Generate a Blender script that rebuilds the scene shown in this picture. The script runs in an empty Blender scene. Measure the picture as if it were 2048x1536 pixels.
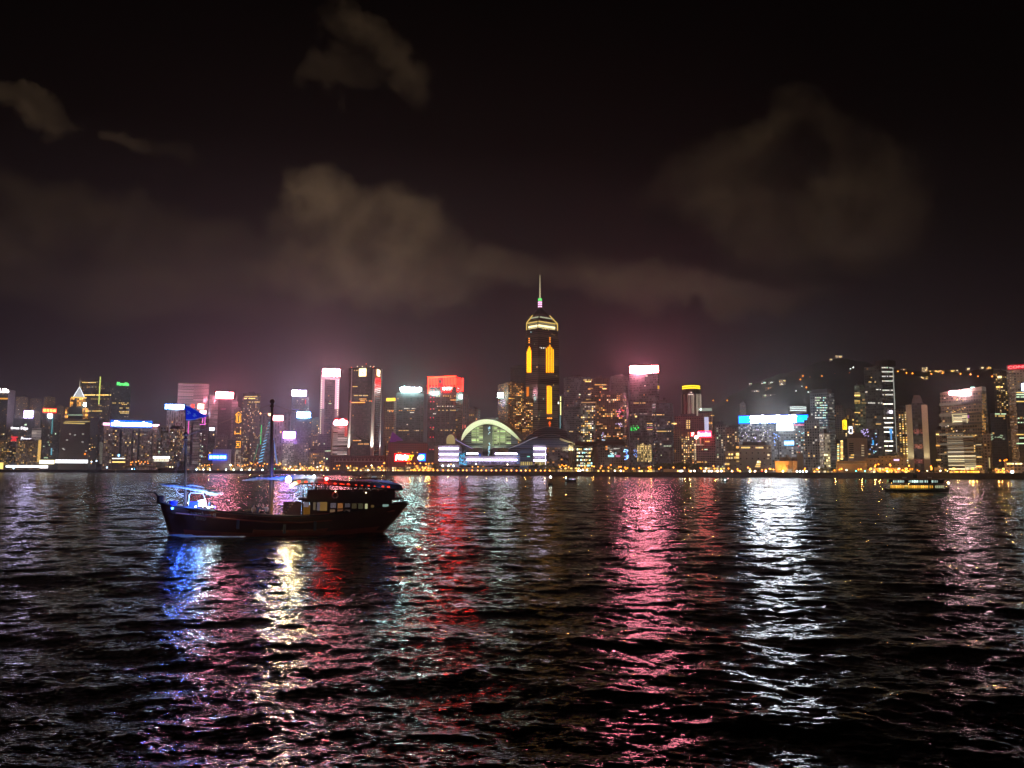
import bpy, bmesh, math, random
import numpy as np
from mathutils import Vector, Matrix, Euler

R = math.radians
sc = bpy.context.scene
col = sc.collection
random.seed(7)

# ------------------------------------------------------------------ camera
CAM_H = 7.5
FPX = 1607.0            # focal length in pixels of the 2048 px wide photograph
PITCH, ROLL = R(6.12), R(0.15)
cam_d = bpy.data.cameras.new('camera')
cam = bpy.data.objects.new('camera', cam_d)
col.objects.link(cam)
cam_d.sensor_width = 36.0
cam_d.lens = FPX / 2048.0 * 36.0
cam_d.clip_start = 0.5
cam_d.clip_end = 9000
CAMM = (Matrix.Translation((0, 0, CAM_H)) @ Matrix.Rotation(R(90) + PITCH, 4, 'X') @ Matrix.Rotation(ROLL, 4, 'Z'))
cam.matrix_world = CAMM
sc.camera = cam

# ------------------------------------------------------------------ render settings
sc.view_settings.view_transform = 'Standard'
sc.view_settings.look = 'None'
sc.view_settings.exposure = 0.0
sc.view_settings.gamma = 1.0
cy = sc.cycles
cy.max_bounces = 5
cy.diffuse_bounces = 1
cy.glossy_bounces = 3
cy.transmission_bounces = 2
cy.transparent_max_bounces = 8
cy.volume_bounces = 0
cy.use_denoising = True
cy.sample_clamp_direct = 0
cy.sample_clamp_indirect = 12
cy.caustics_reflective = True
cy.use_light_tree = True
cy.use_adaptive_sampling = True
cy.adaptive_threshold = 0.01

# ------------------------------------------------------------------ pixel helpers (2048 x 1536 pixels of the photograph)
def ray(px, py):
    v = Vector(((px - 1024) / FPX, (768 - py) / FPX, -1.0))
    return (CAMM.to_3x3() @ v)
def at(px, py, Y):
    d = ray(px, py)
    return Vector((0, 0, CAM_H)) + d * (Y / d.y)
def at_z(px, py, z):
    d = ray(px, py)
    return Vector((0, 0, CAM_H)) + d * ((z - CAM_H) / d.z)

# ------------------------------------------------------------------ world: dim night sky with clouds lit from the city below
def mk_world():
    w = bpy.data.worlds.new('World'); sc.world = w; w.use_nodes = True
    nt = w.node_tree; nd = nt.nodes; lk = nt.links
    for n in list(nd): nd.remove(n)
    out = nd.new('ShaderNodeOutputWorld')
    bg = nd.new('ShaderNodeBackground'); bg.inputs['Strength'].default_value = 1.0
    sky = nd.new('ShaderNodeTexSky'); sky.sky_type = 'NISHITA'; sky.sun_disc = False
    sky.sun_elevation = R(-5); sky.sun_rotation = R(250)
    bg2 = nd.new('ShaderNodeBackground'); bg2.inputs['Strength'].default_value = 0.002
    lk.new(sky.outputs[0], bg2.inputs['Color'])
    add = nd.new('ShaderNodeAddShader')
    tc = nd.new('ShaderNodeTexCoord')
    def vm(op, a, b=None):
        n = nd.new('ShaderNodeVectorMath'); n.operation = op
        for i, x in enumerate((a, b)):
            if x is None: continue
            if isinstance(x, (tuple, list, Vector)): n.inputs[i].default_value = x
            else: lk.new(x, n.inputs[i])
        return n
    def m(op, a, b=None, c=None, clamp=False):
        n = nd.new('ShaderNodeMath'); n.operation = op; n.use_clamp = clamp
        for i, x in enumerate((a, b, c)):
            if x is None: continue
            if isinstance(x, (int, float)): n.inputs[i].default_value = x
            else: lk.new(x, n.inputs[i])
        return n.outputs[0]
    d = tc.outputs['Generated']
    sep = nd.new('ShaderNodeSeparateXYZ'); lk.new(d, sep.inputs[0])
    ramp = nd.new('ShaderNodeValToRGB'); cr = ramp.color_ramp
    stops = [(0.0, (0.029, 0.0175, 0.024)), (0.10, (0.0265, 0.016, 0.022)), (0.17, (0.0175, 0.0105, 0.0135)),
             (0.27, (0.0085, 0.0052, 0.0054)), (0.38, (0.0022, 0.0013, 0.0010)), (0.55, (0.0003, 0.0002, 0.0001))]
    while len(cr.elements) < len(stops): cr.elements.new(0.5)
    for e, (p, c) in zip(cr.elements, stops):
        e.position = p; e.color = (*c, 1)
    lk.new(sep.outputs['Z'], ramp.inputs[0])
    # the city glow is a little stronger to the left of the harbour view and fades to the right
    sx_ = m('ADD', sep.outputs['X'], 0.17)
    behind = nd.new('ShaderNodeMapRange'); behind.interpolation_type = 'SMOOTHSTEP'      # near-shore city glow behind the camera, added to light hull and facades
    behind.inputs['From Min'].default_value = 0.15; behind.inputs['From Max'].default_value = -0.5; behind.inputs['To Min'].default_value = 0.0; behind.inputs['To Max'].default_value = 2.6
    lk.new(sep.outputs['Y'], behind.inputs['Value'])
    side = m('MAXIMUM', m('MULTIPLY_ADD', m('MULTIPLY', sx_, sx_), -3.0, 1.12), 0.34)
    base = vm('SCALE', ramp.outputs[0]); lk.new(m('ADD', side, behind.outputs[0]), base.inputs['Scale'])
    n1 = nd.new('ShaderNodeTexNoise'); n1.inputs['Scale'].default_value = 7; n1.inputs['Detail'].default_value = 6
    n1.inputs['Roughness'].default_value = 0.58
    lk.new(d, n1.inputs['Vector'])
    n2 = nd.new('ShaderNodeTexNoise'); n2.inputs['Scale'].default_value = 16; n2.inputs['Detail'].default_value = 7
    n2.inputs['Roughness'].default_value = 0.6
    lk.new(d, n2.inputs['Vector'])
    off = vm('SUBTRACT', n1.outputs['Color'], (0.5, 0.5, 0.5))
    offs = vm('SCALE', off.outputs[0]); offs.inputs['Scale'].default_value = 0.13
    off2 = vm('SUBTRACT', n2.outputs['Color'], (0.5, 0.5, 0.5))
    offs2 = vm('SCALE', off2.outputs[0]); offs2.inputs['Scale'].default_value = 0.06
    dd = vm('ADD', vm('ADD', d, offs.outputs[0]).outputs[0], offs2.outputs[0]).outputs[0]
    blobs = [  # px, py, rx, ry, strength, tilt in degrees
        (735, 500, 165, 105, .95, 8), (650, 415, 55, 85, .85, -15), (780, 420, 85, 60, .8, 15), (890, 530, 150, 60, .5, 14), (1010, 545, 80, 36, .32, 10), (700, 575, 190, 40, .35, 4),
        (330, 470, 330, 60, .22, 12), (150, 545, 260, 70, .18, 5), (450, 590, 330, 50, .18, 6),
        (765, 100, 95, 34, .32, 40), (715, 82, 60, 26, .16, 20), (665, 140, 70, 26, .18, -15), (25, 174, 70, 18, .24, 18), (85, 190, 48, 15, .22, 8), (262, 264, 42, 15, .20, 28), (350, 300, 50, 14, .10, 15),
        (1445, 345, 120, 75, .18, -10), (1540, 268, 110, 42, .12, -10), (1690, 310, 100, 70, .12, 20), (1740, 410, 100, 90, .15, 0), (1600, 430, 200, 70, .14, 5), (1640, 510, 170, 50, .11, 0), (1480, 440, 90, 50, .12, 10),
        (1300, 585, 240, 42, .42, 6), (1190, 545, 90, 38, .28, 10), (1430, 600, 200, 36, .2, 0)]
    acc = None
    for (px, py, rx, ry, s, tilt) in blobs:
        c = ray(px, py).normalized()
        rt = c.cross(Vector((0, 0, 1))).normalized(); up = rt.cross(c)
        rt, up = rt * math.cos(R(tilt)) - up * math.sin(R(tilt)), up * math.cos(R(tilt)) + rt * math.sin(R(tilt))
        a = vm('DOT_PRODUCT', dd, rt * (FPX / rx)).outputs['Value']
        b = vm('DOT_PRODUCT', dd, up * (FPX / ry)).outputs['Value']
        q = m('ADD', m('MULTIPLY', a, a), m('MULTIPLY', b, b))
        f = nd.new('ShaderNodeMapRange'); f.interpolation_type = 'SMOOTHSTEP'
        f.inputs['From Min'].default_value = 1.7; f.inputs['From Max'].default_value = 0.0
        f.inputs['To Min'].default_value = 0; f.inputs['To Max'].default_value = s
        lk.new(q, f.inputs['Value'])
        front = m('GREATER_THAN', vm('DOT_PRODUCT', d, c).outputs['Value'], 0.2)
        v = m('MULTIPLY', f.outputs[0], front)
        acc = v if acc is None else m('SUBTRACT', m('ADD', acc, v), m('MULTIPLY', acc, v))   # soft union of the puffs
    hole = None
    c = ray(1565, 335).normalized(); rt = c.cross(Vector((0, 0, 1))).normalized(); up = rt.cross(c)
    a = vm('DOT_PRODUCT', dd, rt * (FPX / 70)).outputs['Value']; b = vm('DOT_PRODUCT', dd, up * (FPX / 45)).outputs['Value']
    q = m('ADD', m('MULTIPLY', a, a), m('MULTIPLY', b, b))
    f = nd.new('ShaderNodeMapRange'); f.interpolation_type = 'SMOOTHSTEP'
    f.inputs['From Min'].default_value = 0.1; f.inputs['From Max'].default_value = 1.6
    f.inputs['To Min'].default_value = 0.5; f.inputs['To Max'].default_value = 1
    lk.new(q, f.inputs['Value'])
    acc = m('MULTIPLY', acc, f.outputs[0])
    tex = nd.new('ShaderNodeMapRange'); tex.inputs['From Min'].default_value = 0.34; tex.inputs['From Max'].default_value = 0.64
    tex.inputs['To Min'].default_value = 0.45; tex.inputs['To Max'].default_value = 1.2
    lk.new(n2.outputs['Fac'], tex.inputs['Value'])
    acc = m('MULTIPLY', acc, tex.outputs[0])
    cl = vm('SCALE', (0.060, 0.0385, 0.0215)); lk.new(acc, cl.inputs['Scale'])
    tot = vm('ADD', base.outputs[0], cl.outputs[0])
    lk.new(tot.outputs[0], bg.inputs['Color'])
    lk.new(bg.outputs[0], add.inputs[0]); lk.new(bg2.outputs[0], add.inputs[1])
    lk.new(add.outputs[0], out.inputs['Surface'])
    w.cycles.sampling_method = 'AUTOMATIC'
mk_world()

# ------------------------------------------------------------------ object helpers
def link(o, parent=None):
    col.objects.link(o)
    if parent is not None: o.parent = parent
    return o
def empty(name, loc, rz=0.0):
    o = bpy.data.objects.new(name, None); col.objects.link(o)
    o.location = loc; o.rotation_euler = (0, 0, rz)
    o.empty_display_size = 1
    return o
def tag(o, label=None, cat=None, group=None, kind=None):
    if label: o['label'] = label
    if cat: o['category'] = cat
    if group: o['group'] = group
    if kind: o['kind'] = kind
    return o

class MB:
    """collects shapes into one mesh"""
    def __init__(s): s.v = []; s.f = []; s.m = []
    def add(s, vs, fs, m=0):
        b = len(s.v); s.v += [tuple(v) for v in vs]
        for f in fs: s.f.append(tuple(i + b for i in f)); s.m.append(m)
        return s
    def box(s, x0, x1, y0, y1, z0, z1, m=0):
        vs = [(x, y, z) for z in (z0, z1) for y in (y0, y1) for x in (x0, x1)]
        fs = [(0, 2, 3, 1), (4, 5, 7, 6), (0, 1, 5, 4), (2, 6, 7, 3), (0, 4, 6, 2), (1, 3, 7, 5)]
        return s.add(vs, fs, m)
    def prism(s, pts, z0, z1, m=0, ztop=None):
        """upright prism on a counter-clockwise outline"""
        n = len(pts)
        vs = [(x, y, z0) for x, y in pts] + [(x, y, (z1 if ztop is None else ztop(x, y))) for x, y in pts]
        fs = [tuple(range(n))[::-1], tuple(range(n, 2 * n))] + [(i, (i + 1) % n, n + (i + 1) % n, n + i) for i in range(n)]
        return s.add(vs, fs, m)
    def frustum(s, r0, r1, z0, z1, cx=0, cy=0, n=4, rot=math.pi / 4, m=0, sx=1, sy=1):
        vs = []
        for r, z in ((r0, z0), (r1, z1)):
            for i in range(n):
                a = rot + 2 * math.pi * i / n
                vs.append((cx + math.cos(a) * r * sx, cy + math.sin(a) * r * sy, z))
        fs = [tuple(range(n))[::-1], tuple(range(n, 2 * n))] + [(i, (i + 1) % n, n + (i + 1) % n, n + i) for i in range(n)]
        return s.add(vs, fs, m)
    def tube(s, pts, r, n=6, m=0, r1=None, cap=True):
        pts = [Vector(p) for p in pts]; N = len(pts); vs = []; 
        for i, p in enumerate(pts):
            t = (pts[min(i + 1, N - 1)] - pts[max(i - 1, 0)]).normalized()
            a = t.cross(Vector((0, 0, 1)))
            if a.length < 1e-3: a = Vector((1, 0, 0))
            a.normalize(); b = t.cross(a)
            rr = r if r1 is None else r + (r1 - r) * i / (N - 1)
            for k in range(n):
                an = 2 * math.pi * k / n
                vs.append(p + a * math.cos(an) * rr + b * math.sin(an) * rr)
        fs = []
        for i in range(N - 1):
            for k in range(n):
                k2 = (k + 1) % n
                fs.append((i * n + k, i * n + k2, (i + 1) * n + k2, (i + 1) * n + k))
        if cap:
            fs.append(tuple(range(n))[::-1]); fs.append(tuple((N - 1) * n + k for k in range(n)))
        return s.add(vs, fs, m)
    def sphere(s, c, r, nu=10, nv=6, m=0, sz=1.0, sx=1.0, sy=1.0):
        vs = []; fs = []
        for j in range(nv + 1):
            th = math.pi * j / nv
            for i in range(nu):
                ph = 2 * math.pi * i / nu
                vs.append((c[0] + sx * r * math.sin(th) * math.cos(ph), c[1] + sy * r * math.sin(th) * math.sin(ph), c[2] + sz * r * math.cos(th)))
        for j in range(nv):
            for i in range(nu):
                i2 = (i + 1) % nu
                fs.append((j * nu + i, (j + 1) * nu + i, (j + 1) * nu + i2, j * nu + i2))
        return s.add(vs, fs, m)
    def mesh(s, name, mats):
        me = bpy.data.meshes.new(name)
        me.from_pydata(s.v, [], s.f)
        for mt in (mats if isinstance(mats, (list, tuple)) else [mats]): me.materials.append(mt)
        if any(s.m): me.polygons.foreach_set('material_index', s.m)
        me.update()
        return me
    def build(s, name, mats, parent=None, smooth=False, loc=None):
        me = s.mesh(name, mats)
        if smooth: me.polygons.foreach_set('use_smooth', [True] * len(me.polygons))
        o = bpy.data.objects.new(name, me); link(o, parent)
        if loc is not None: o.location = loc
        return o

# ------------------------------------------------------------------ materials
def principled(name, color, rough=0.6, metal=0.0, spec=0.5, noise=0.0, nscale=1.0):
    mt = bpy.data.materials.new(name); mt.use_nodes = True
    nt = mt.node_tree; b = nt.nodes['Principled BSDF']
    b.inputs['Base Color'].default_value = (*color, 1); b.inputs['Roughness'].default_value = rough
    b.inputs['Metallic'].default_value = metal
    b.inputs['Specular IOR Level'].default_value = spec
    if noise > 0:
        tc = nt.nodes.new('ShaderNodeTexCoord'); n = nt.nodes.new('ShaderNodeTexNoise')
        n.inputs['Scale'].default_value = nscale; n.inputs['Detail'].default_value = 4
        nt.links.new(tc.outputs['Object'], n.inputs['Vector'])
        mx = nt.nodes.new('ShaderNodeMix'); mx.data_type = 'RGBA'
        mx.inputs['A'].default_value = (*[c * (1 - noise) for c in color], 1)
        mx.inputs['B'].default_value = (*[min(1, c * (1 + noise)) for c in color], 1)
        nt.links.new(n.outputs['Fac'], mx.inputs['Factor'])
        nt.links.new(mx.outputs['Result'], b.inputs['Base Color'])
    return mt
_em = {}
def emit(color, strength, sample=True, name=None):
    key = (tuple(round(c, 3) for c in color), round(strength, 3), sample)
    if key in _em: return _em[key]
    mt = bpy.data.materials.new(name or 'lit_surface'); mt.use_nodes = True
    nt = mt.node_tree; nt.nodes.clear()
    o = nt.nodes.new('ShaderNodeOutputMaterial'); e = nt.nodes.new('ShaderNodeEmission')
    e.inputs['Color'].default_value = (*color, 1); e.inputs['Strength'].default_value = strength
    nt.links.new(e.outputs[0], o.inputs['Surface'])
    mt.cycles.emission_sampling = 'FRONT_BACK' if sample else 'NONE'
    _em[key] = mt
    return mt

_fac = {}
def facade(wall=(0.2, 0.17, 0.16), bw=3.2, fh=3.4, ww=0.6, wh=0.5, dim=0.012, dimcol=(1, .8, .7), p=0.06,
           lit_a=(1, .55, .16), lit_b=(1, .8, .5), lit=0.35, rows=0.5, rough=0.45, rib=0.0):
    """wall of a tower: a grid of windows; unlit panes give off the dim light of the rooms behind them, a share p is lit"""
    key = (wall, bw, fh, ww, wh, dim, dimcol, p, lit_a, lit_b, lit, rows, rough, rib)
    if key in _fac: return _fac[key]
    mt = bpy.data.materials.new('tower_facade'); mt.use_nodes = True
    nt = mt.node_tree; nd = nt.nodes; lk = nt.links
    b = nd['Principled BSDF']
    def m(op, a, b_=None, c=None, clamp=False):
        n = nd.new('ShaderNodeMath'); n.operation = op; n.use_clamp = clamp
        for i, x in enumerate((a, b_, c)):
            if x is None: continue
            if isinstance(x, (int, float)): n.inputs[i].default_value = x
            else: lk.new(x, n.inputs[i])
        return n.outputs[0]
    tc = nd.new('ShaderNodeTexCoord'); sep = nd.new('ShaderNodeSeparateXYZ'); lk.new(tc.outputs['Object'], sep.inputs[0])
    oi = nd.new('ShaderNodeObjectInfo')
    u = m('DIVIDE', m('ADD', sep.outputs['X'], sep.outputs['Y']), bw); v = m('DIVIDE', sep.outputs['Z'], fh)
    fu = m('FRACT', u); fv = m('FRACT', v); cu = m('FLOOR', u); cv = m('FLOOR', v)
    mu = m('LESS_THAN', m('ABSOLUTE', m('SUBTRACT', fu, 0.5)), ww / 2)
    mv = m('LESS_THAN', m('ABSOLUTE', m('SUBTRACT', fv, 0.5)), wh / 2)
    mask = m('MULTIPLY', mu, mv)
    cb = nd.new('ShaderNodeCombineXYZ'); lk.new(cu, cb.inputs[0]); lk.new(cv, cb.inputs[1]); lk.new(m('MULTIPLY', oi.outputs['Random'], 91.7), cb.inputs[2])
    wn = nd.new('ShaderNodeTexWhiteNoise'); wn.noise_dimensions = '3D'; lk.new(cb.outputs[0], wn.inputs['Vector'])
    cb2 = nd.new('ShaderNodeCombineXYZ'); lk.new(cv, cb2.inputs[1]); lk.new(m('MULTIPLY', oi.outputs['Random'], 47.3), cb2.inputs[2])
    wr = nd.new('ShaderNodeTexWhiteNoise'); wr.noise_dimensions = '3D'; lk.new(cb2.outputs[0], wr.inputs['Vector'])
    sp = nd.new('ShaderNodeSeparateColor'); lk.new(wn.outputs['Color'], sp.inputs[0])
    rowf = m('MULTIPLY_ADD', m('POWER', wr.outputs['Value'], 3.0), 4.0 * rows, 1.0 - rows)
    islit = m('LESS_THAN', wn.outputs['Value'], m('MULTIPLY', rowf, p))
    geo = nd.new('ShaderNodeNewGeometry'); sn = nd.new('ShaderNodeSeparateXYZ'); lk.new(geo.outputs['Normal'], sn.inputs[0])
    upright = m('LESS_THAN', m('ABSOLUTE', sn.outputs['Z']), 0.5)
    mask = m('MULTIPLY', mask, upright)
    s_lit = m('MULTIPLY', islit, m('MULTIPLY_ADD', sp.outputs[1], lit * 1.9, lit * 0.6))
    s_dim = m('MULTIPLY', m('SUBTRACT', 1.0, islit), m('MULTIPLY', m('POWER', sp.outputs[2], 2.0), dim * 2.8))
    mixl = nd.new('ShaderNodeMix'); mixl.data_type = 'RGBA'
    mixl.inputs['A'].default_value = (*lit_a, 1); mixl.inputs['B'].default_value = (*lit_b, 1); lk.new(sp.outputs[0], mixl.inputs['Factor'])
    mixc = nd.new('ShaderNodeMix'); mixc.data_type = 'RGBA'; mixc.inputs['A'].default_value = (*dimcol, 1)
    lk.new(mixl.outputs['Result'], mixc.inputs['B']); lk.new(islit, mixc.inputs['Factor'])
    lk.new(mixc.outputs['Result'], b.inputs['Emission Color'])
    lk.new(m('MULTIPLY', mask, m('ADD', s_lit, s_dim)), b.inputs['Emission Strength'])
    wc = nd.new('ShaderNodeMix'); wc.data_type = 'RGBA'
    wc.inputs['A'].default_value = (*wall, 1); wc.inputs['B'].default_value = (0.03, 0.032, 0.036, 1); lk.new(mask, wc.inputs['Factor'])
    lk.new(wc.outputs['Result'], b.inputs['Base Color'])
    rg = m('MULTIPLY_ADD', mask, 0.12 - rough, rough)
    lk.new(rg, b.inputs['Roughness'])
    mt.cycles.emission_sampling = 'NONE'
    _fac[key] = mt
    mt['grid'] = (bw, fh, ww, wh)
    return mt
# ================================================================== SETTING
QUAY_Z = 5.0
# shoreline: (px in the photograph, distance Y)
SHORE = [(-420, 2080), (-150, 2000), (0, 1940), (180, 1850), (320, 1700), (480, 1480), (560, 1330), (684, 1235), (690, 1085), (850, 1100), (1040, 1120),
         (1120, 1060), (1240, 990), (1400, 925), (1560, 880), (1800, 830), (2048, 785), (2250, 745), (2500, 690)]
def shore_xy(px, Y): 
    p = at(px, 945, Y); return (p.x, Y)
def shoreY(px):
    for (a, ya), (b, yb) in zip(SHORE, SHORE[1:]):
        if a <= px <= b: return ya + (yb - ya) * (px - a) / (b - a)
    return 1000

def mk_water():
    rng = np.random.RandomState(11)
    rs = [4.0]
    while rs[-1] < 2700:
        r = rs[-1]
        rs.append(r + (max(0.06, 0.0031 * r) if r < 420 else 0.0031 * r * (1 + (r - 420) / 160)))
    rs = np.array(rs)
    na = 901
    an = np.radians(np.linspace(-52, 52, na))
    Rr, A = np.meshgrid(rs, an, indexing='ij')
    X0 = (Rr * np.sin(A)).astype(np.float64); Y0 = (Rr * np.cos(A)).astype(np.float64)
    X = X0.copy(); Y = Y0.copy(); Z = np.zeros_like(X0)
    cell = np.maximum(0.07, 0.0033 * Rr[:, 0])
    # harbour chop: many short-crested waves running mostly towards the camera, with crossing boat wakes
    comps = []
    for lam_lo, lam_hi, n, steep in ((9, 22, 9, .020), (4, 9, 16, .036), (1.8, 4, 26, .058), (0.8, 1.8, 30, .085), (0.35, .8, 34, .075)):
        for i in range(n):
            lam = math.exp(rng.uniform(math.log(lam_lo), math.log(lam_hi)))
            th = R(-100 + rng.normal(0, 26 if lam > 4 else 42))          # travel direction (x right, y away)
            k = 2 * math.pi / lam
            a = steep * math.sqrt(2.0 / n) / k
            comps.append((lam, k * math.cos(th), k * math.sin(th), a, rng.uniform(0, 6.283)))
    gust = 0.72 + 0.28 * (np.sin(X0 * 0.031 + Y0 * 0.017) * np.sin(Y0 * 0.023 - X0 * 0.011 + 1.3) + 0.5 * np.sin(X0 * 0.085 - Y0 * 0.06 + 2))
    for lam, kx, ky, a, ph in comps:
        wgt = np.clip((lam / cell - 2.6) / 2.5, 0, 1)
        n = int(np.max(np.nonzero(wgt > 0)[0]) + 1) if np.any(wgt > 0) else 0
        if n == 0: continue
        w = (wgt[:n, None] * a)
        if lam < 2: w = w * gust[:n]
        p = kx * X0[:n] + ky * Y0[:n] + ph
        k = math.hypot(kx, ky)
        s = np.sin(p); c = np.cos(p)
        Z[:n] += w * c
        X[:n] -= w * s * (kx / k) * 0.9
        Y[:n] -= w * s * (ky / k) * 0.9
    nr = len(rs)
    co = np.stack([X, Y, Z], -1).reshape(-1, 3).astype(np.float32)
    idx = np.arange(nr * na).reshape(nr, na)
    quads = np.stack([idx[:-1, :-1], idx[:-1, 1:], idx[1:, 1:], idx[1:, :-1]], -1).reshape(-1, 4).astype(np.int32)
    me = bpy.data.meshes.new('water')
    nv, nf = len(co), len(quads)
    me.vertices.add(nv); me.vertices.foreach_set('co', co.ravel())
    me.loops.add(nf * 4); me.loops.foreach_set('vertex_index', quads.ravel())
    me.polygons.add(nf)
    me.polygons.foreach_set('loop_start', np.arange(0, nf * 4, 4, dtype=np.int32))
    me.update(calc_edges=True)
    me.polygons.foreach_set('use_smooth', np.ones(nf, dtype=bool))
    # --- material
    mt = bpy.data.materials.new('harbour_water'); mt.use_nodes = True
    nt = mt.node_tree; nd = nt.nodes; lk = nt.links
    nd.clear(); mo = nd.new('ShaderNodeOutputMaterial')
    body = nd.new('ShaderNodeBsdfDiffuse'); body.inputs['Color'].default_value = (0.002, 0.003, 0.003, 1)
    gl = nd.new('ShaderNodeBsdfGlossy'); gl.inputs['Color'].default_value = (0.66, 0.66, 0.66, 1); gl.inputs['Roughness'].default_value = 0.09
    fr = nd.new('ShaderNodeFresnel'); fr.inputs['IOR'].default_value = 1.33
    mxs = nd.new('ShaderNodeMixShader'); lk.new(fr.outputs[0], mxs.inputs[0]); lk.new(body.outputs[0], mxs.inputs[1]); lk.new(gl.outputs[0], mxs.inputs[2]); lk.new(mxs.outputs[0], mo.inputs['Surface'])
    geo = nd.new('ShaderNodeNewGeometry')
    mp = nd.new('ShaderNodeMapping'); mp.inputs['Scale'].default_value = (0.55, 1.35, 1.0); mp.inputs['Rotation'].default_value = (0, 0, R(10))
    lk.new(geo.outputs['Position'], mp.inputs['Vector'])
    def slopes(scale, detail, amp):
        n = nd.new('ShaderNodeTexNoise'); n.noise_dimensions = '2D'
        n.inputs['Scale'].default_value = scale; n.inputs['Detail'].default_value = detail; n.inputs['Roughness'].default_value = 0.62
        lk.new(mp.outputs[0], n.inputs['Vector'])
        s = nd.new('ShaderNodeVectorMath'); s.operation = 'SUBTRACT'; s.inputs[1].default_value = (0.5, 0.5, 0.5); lk.new(n.outputs['Color'], s.inputs[0])
        q = nd.new('ShaderNodeVectorMath'); q.operation = 'MULTIPLY'; q.inputs[1].default_value = (amp * 1.35, amp * 1.65, 0); lk.new(s.outputs[0], q.inputs[0])
        return q.outputs[0]
    def vadd(a, c):
        n = nd.new('ShaderNodeVectorMath'); n.operation = 'ADD'; lk.new(a, n.inputs[0]); lk.new(c, n.inputs[1]); return n.outputs[0]
    pn = nd.new('ShaderNodeTexNoise'); pn.noise_dimensions = '2D'; pn.inputs['Scale'].default_value = 0.035; pn.inputs['Detail'].default_value = 3
    lk.new(geo.outputs['Position'], pn.inputs['Vector'])
    pr = nd.new('ShaderNodeMapRange'); pr.inputs['From Min'].default_value = 0.35; pr.inputs['From Max'].default_value = 0.65
    pr.inputs['To Min'].default_value = 0.6; pr.inputs['To Max'].default_value = 1.25; lk.new(pn.outputs['Fac'], pr.inputs['Value'])
    sl = vadd(vadd(slopes(1.1, 3, 0.34), slopes(5.0, 3, 0.55)), slopes(15.0, 3, 0.35))
    sx = nd.new('ShaderNodeSeparateXYZ'); lk.new(geo.outputs['Position'], sx.inputs[0])
    chop = nd.new('ShaderNodeMapRange'); chop.interpolation_type = 'SMOOTHSTEP'        # the open fairway is choppier than the water by the near quay
    chop.inputs['From Min'].default_value = 60; chop.inputs['From Max'].default_value = 420; chop.inputs['To Min'].default_value = 1.0; chop.inputs['To Max'].default_value = 1.3
    lk.new(sx.outputs['Y'], chop.inputs['Value'])
    amp = nd.new('ShaderNodeMath'); amp.operation = 'MULTIPLY'; lk.new(pr.outputs[0], amp.inputs[0]); lk.new(chop.outputs[0], amp.inputs[1])
    ss = nd.new('ShaderNodeVectorMath'); ss.operation = 'SCALE'; lk.new(sl, ss.inputs[0]); lk.new(amp.outputs[0], ss.inputs['Scale'])
    nn = nd.new('ShaderNodeVectorMath'); nn.operation = 'NORMALIZE'; lk.new(vadd(geo.outputs['Normal'], ss.outputs[0]), nn.inputs[0])
    lk.new(nn.outputs[0], gl.inputs['Normal']); lk.new(nn.outputs[0], fr.inputs['Normal'])
    me.materials.append(mt)
    # calmer outer water on both sides of the modelled waves
    q = MB(); q.add([(-2900, -70, -.8), (2900, -70, -.8), (2900, 2100, -.8), (-2900, 2100, -.8)], [(0, 1, 2, 3)])
    tag(q.build('water', mt), 'calmer outer harbour water on both sides of the fairway', 'water', kind='structure')
    o = bpy.data.objects.new('water', me); link(o); tag(o, 'dark choppy harbour water with streaks of coloured light', 'water', kind='structure')
    return o
mk_water()

M_QUAY = principled('quay_concrete', (0.24, 0.21, 0.19), 0.85, noise=0.35, nscale=0.05)
M_WALL = principled('seawall_stone', (0.10, 0.09, 0.085), 0.9, noise=0.5, nscale=0.4)
M_ROAD = principled('asphalt', (0.05, 0.05, 0.052), 0.8, noise=0.3, nscale=0.3)
M_HILL = principled('hill_forest', (0.035, 0.045, 0.03), 0.95, noise=0.5, nscale=0.02)

def mk_land():
    pts = [shore_xy(px, Y) for px, Y in SHORE]
    b = MB()
    # ground sheet fanned from the shoreline back to the hills
    far = [(x * 3.6, 5000.0) for x, y in pts]
    n = len(pts)
    vs = [(x, y, QUAY_Z) for x, y in pts] + [(x, y, QUAY_Z) for x, y in far]
    b.add(vs, [(i, i + 1, n + i + 1, n + i) for i in range(n - 1)])
    g = b.build('ground', M_QUAY); tag(g, 'reclaimed city ground behind the seawall', 'ground', kind='structure')
    w = MB()
    for (x0, y0), (x1, y1) in zip(pts, pts[1:]):
        d = Vector((x1 - x0, y1 - y0)).normalized(); nrm = Vector((d.y, -d.x)) * 1.2
        w.add([(x0 + nrm.x, y0 + nrm.y, -3), (x1 + nrm.x, y1 + nrm.y, -3), (x1, y1, QUAY_Z + 0.004), (x0, y0, QUAY_Z + 0.004), (x0 + nrm.x, y0 + nrm.y, QUAY_Z + 0.9), (x1 + nrm.x, y1 + nrm.y, QUAY_Z + 0.9),
               (x1, y1, QUAY_Z + 0.9), (x0, y0, QUAY_Z + 0.9)], [(0, 1, 5, 4), (4, 5, 6, 7), (7, 6, 2, 3)])
    o = w.build('seawall', M_WALL); tag(o, 'dark stone seawall along the far shore', 'seawall', kind='structure')
    # road strip behind the promenade
    r = MB(); o1, o2 = 22, 40
    rp = []
    for i, (x, y) in enumerate(pts):
        rp.append(((x, y + o1), (x, y + o2)))
    for (a, c), (e, f) in zip(rp, rp[1:]):
        r.add([(*a, QUAY_Z + .006), (*e, QUAY_Z + .006), (*f, QUAY_Z + .006), (*c, QUAY_Z + .006)], [(0, 1, 2, 3)])
    o = r.build('road', M_ROAD); tag(o, 'asphalt waterfront road behind the promenade', 'road', kind='structure')
mk_land()

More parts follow.
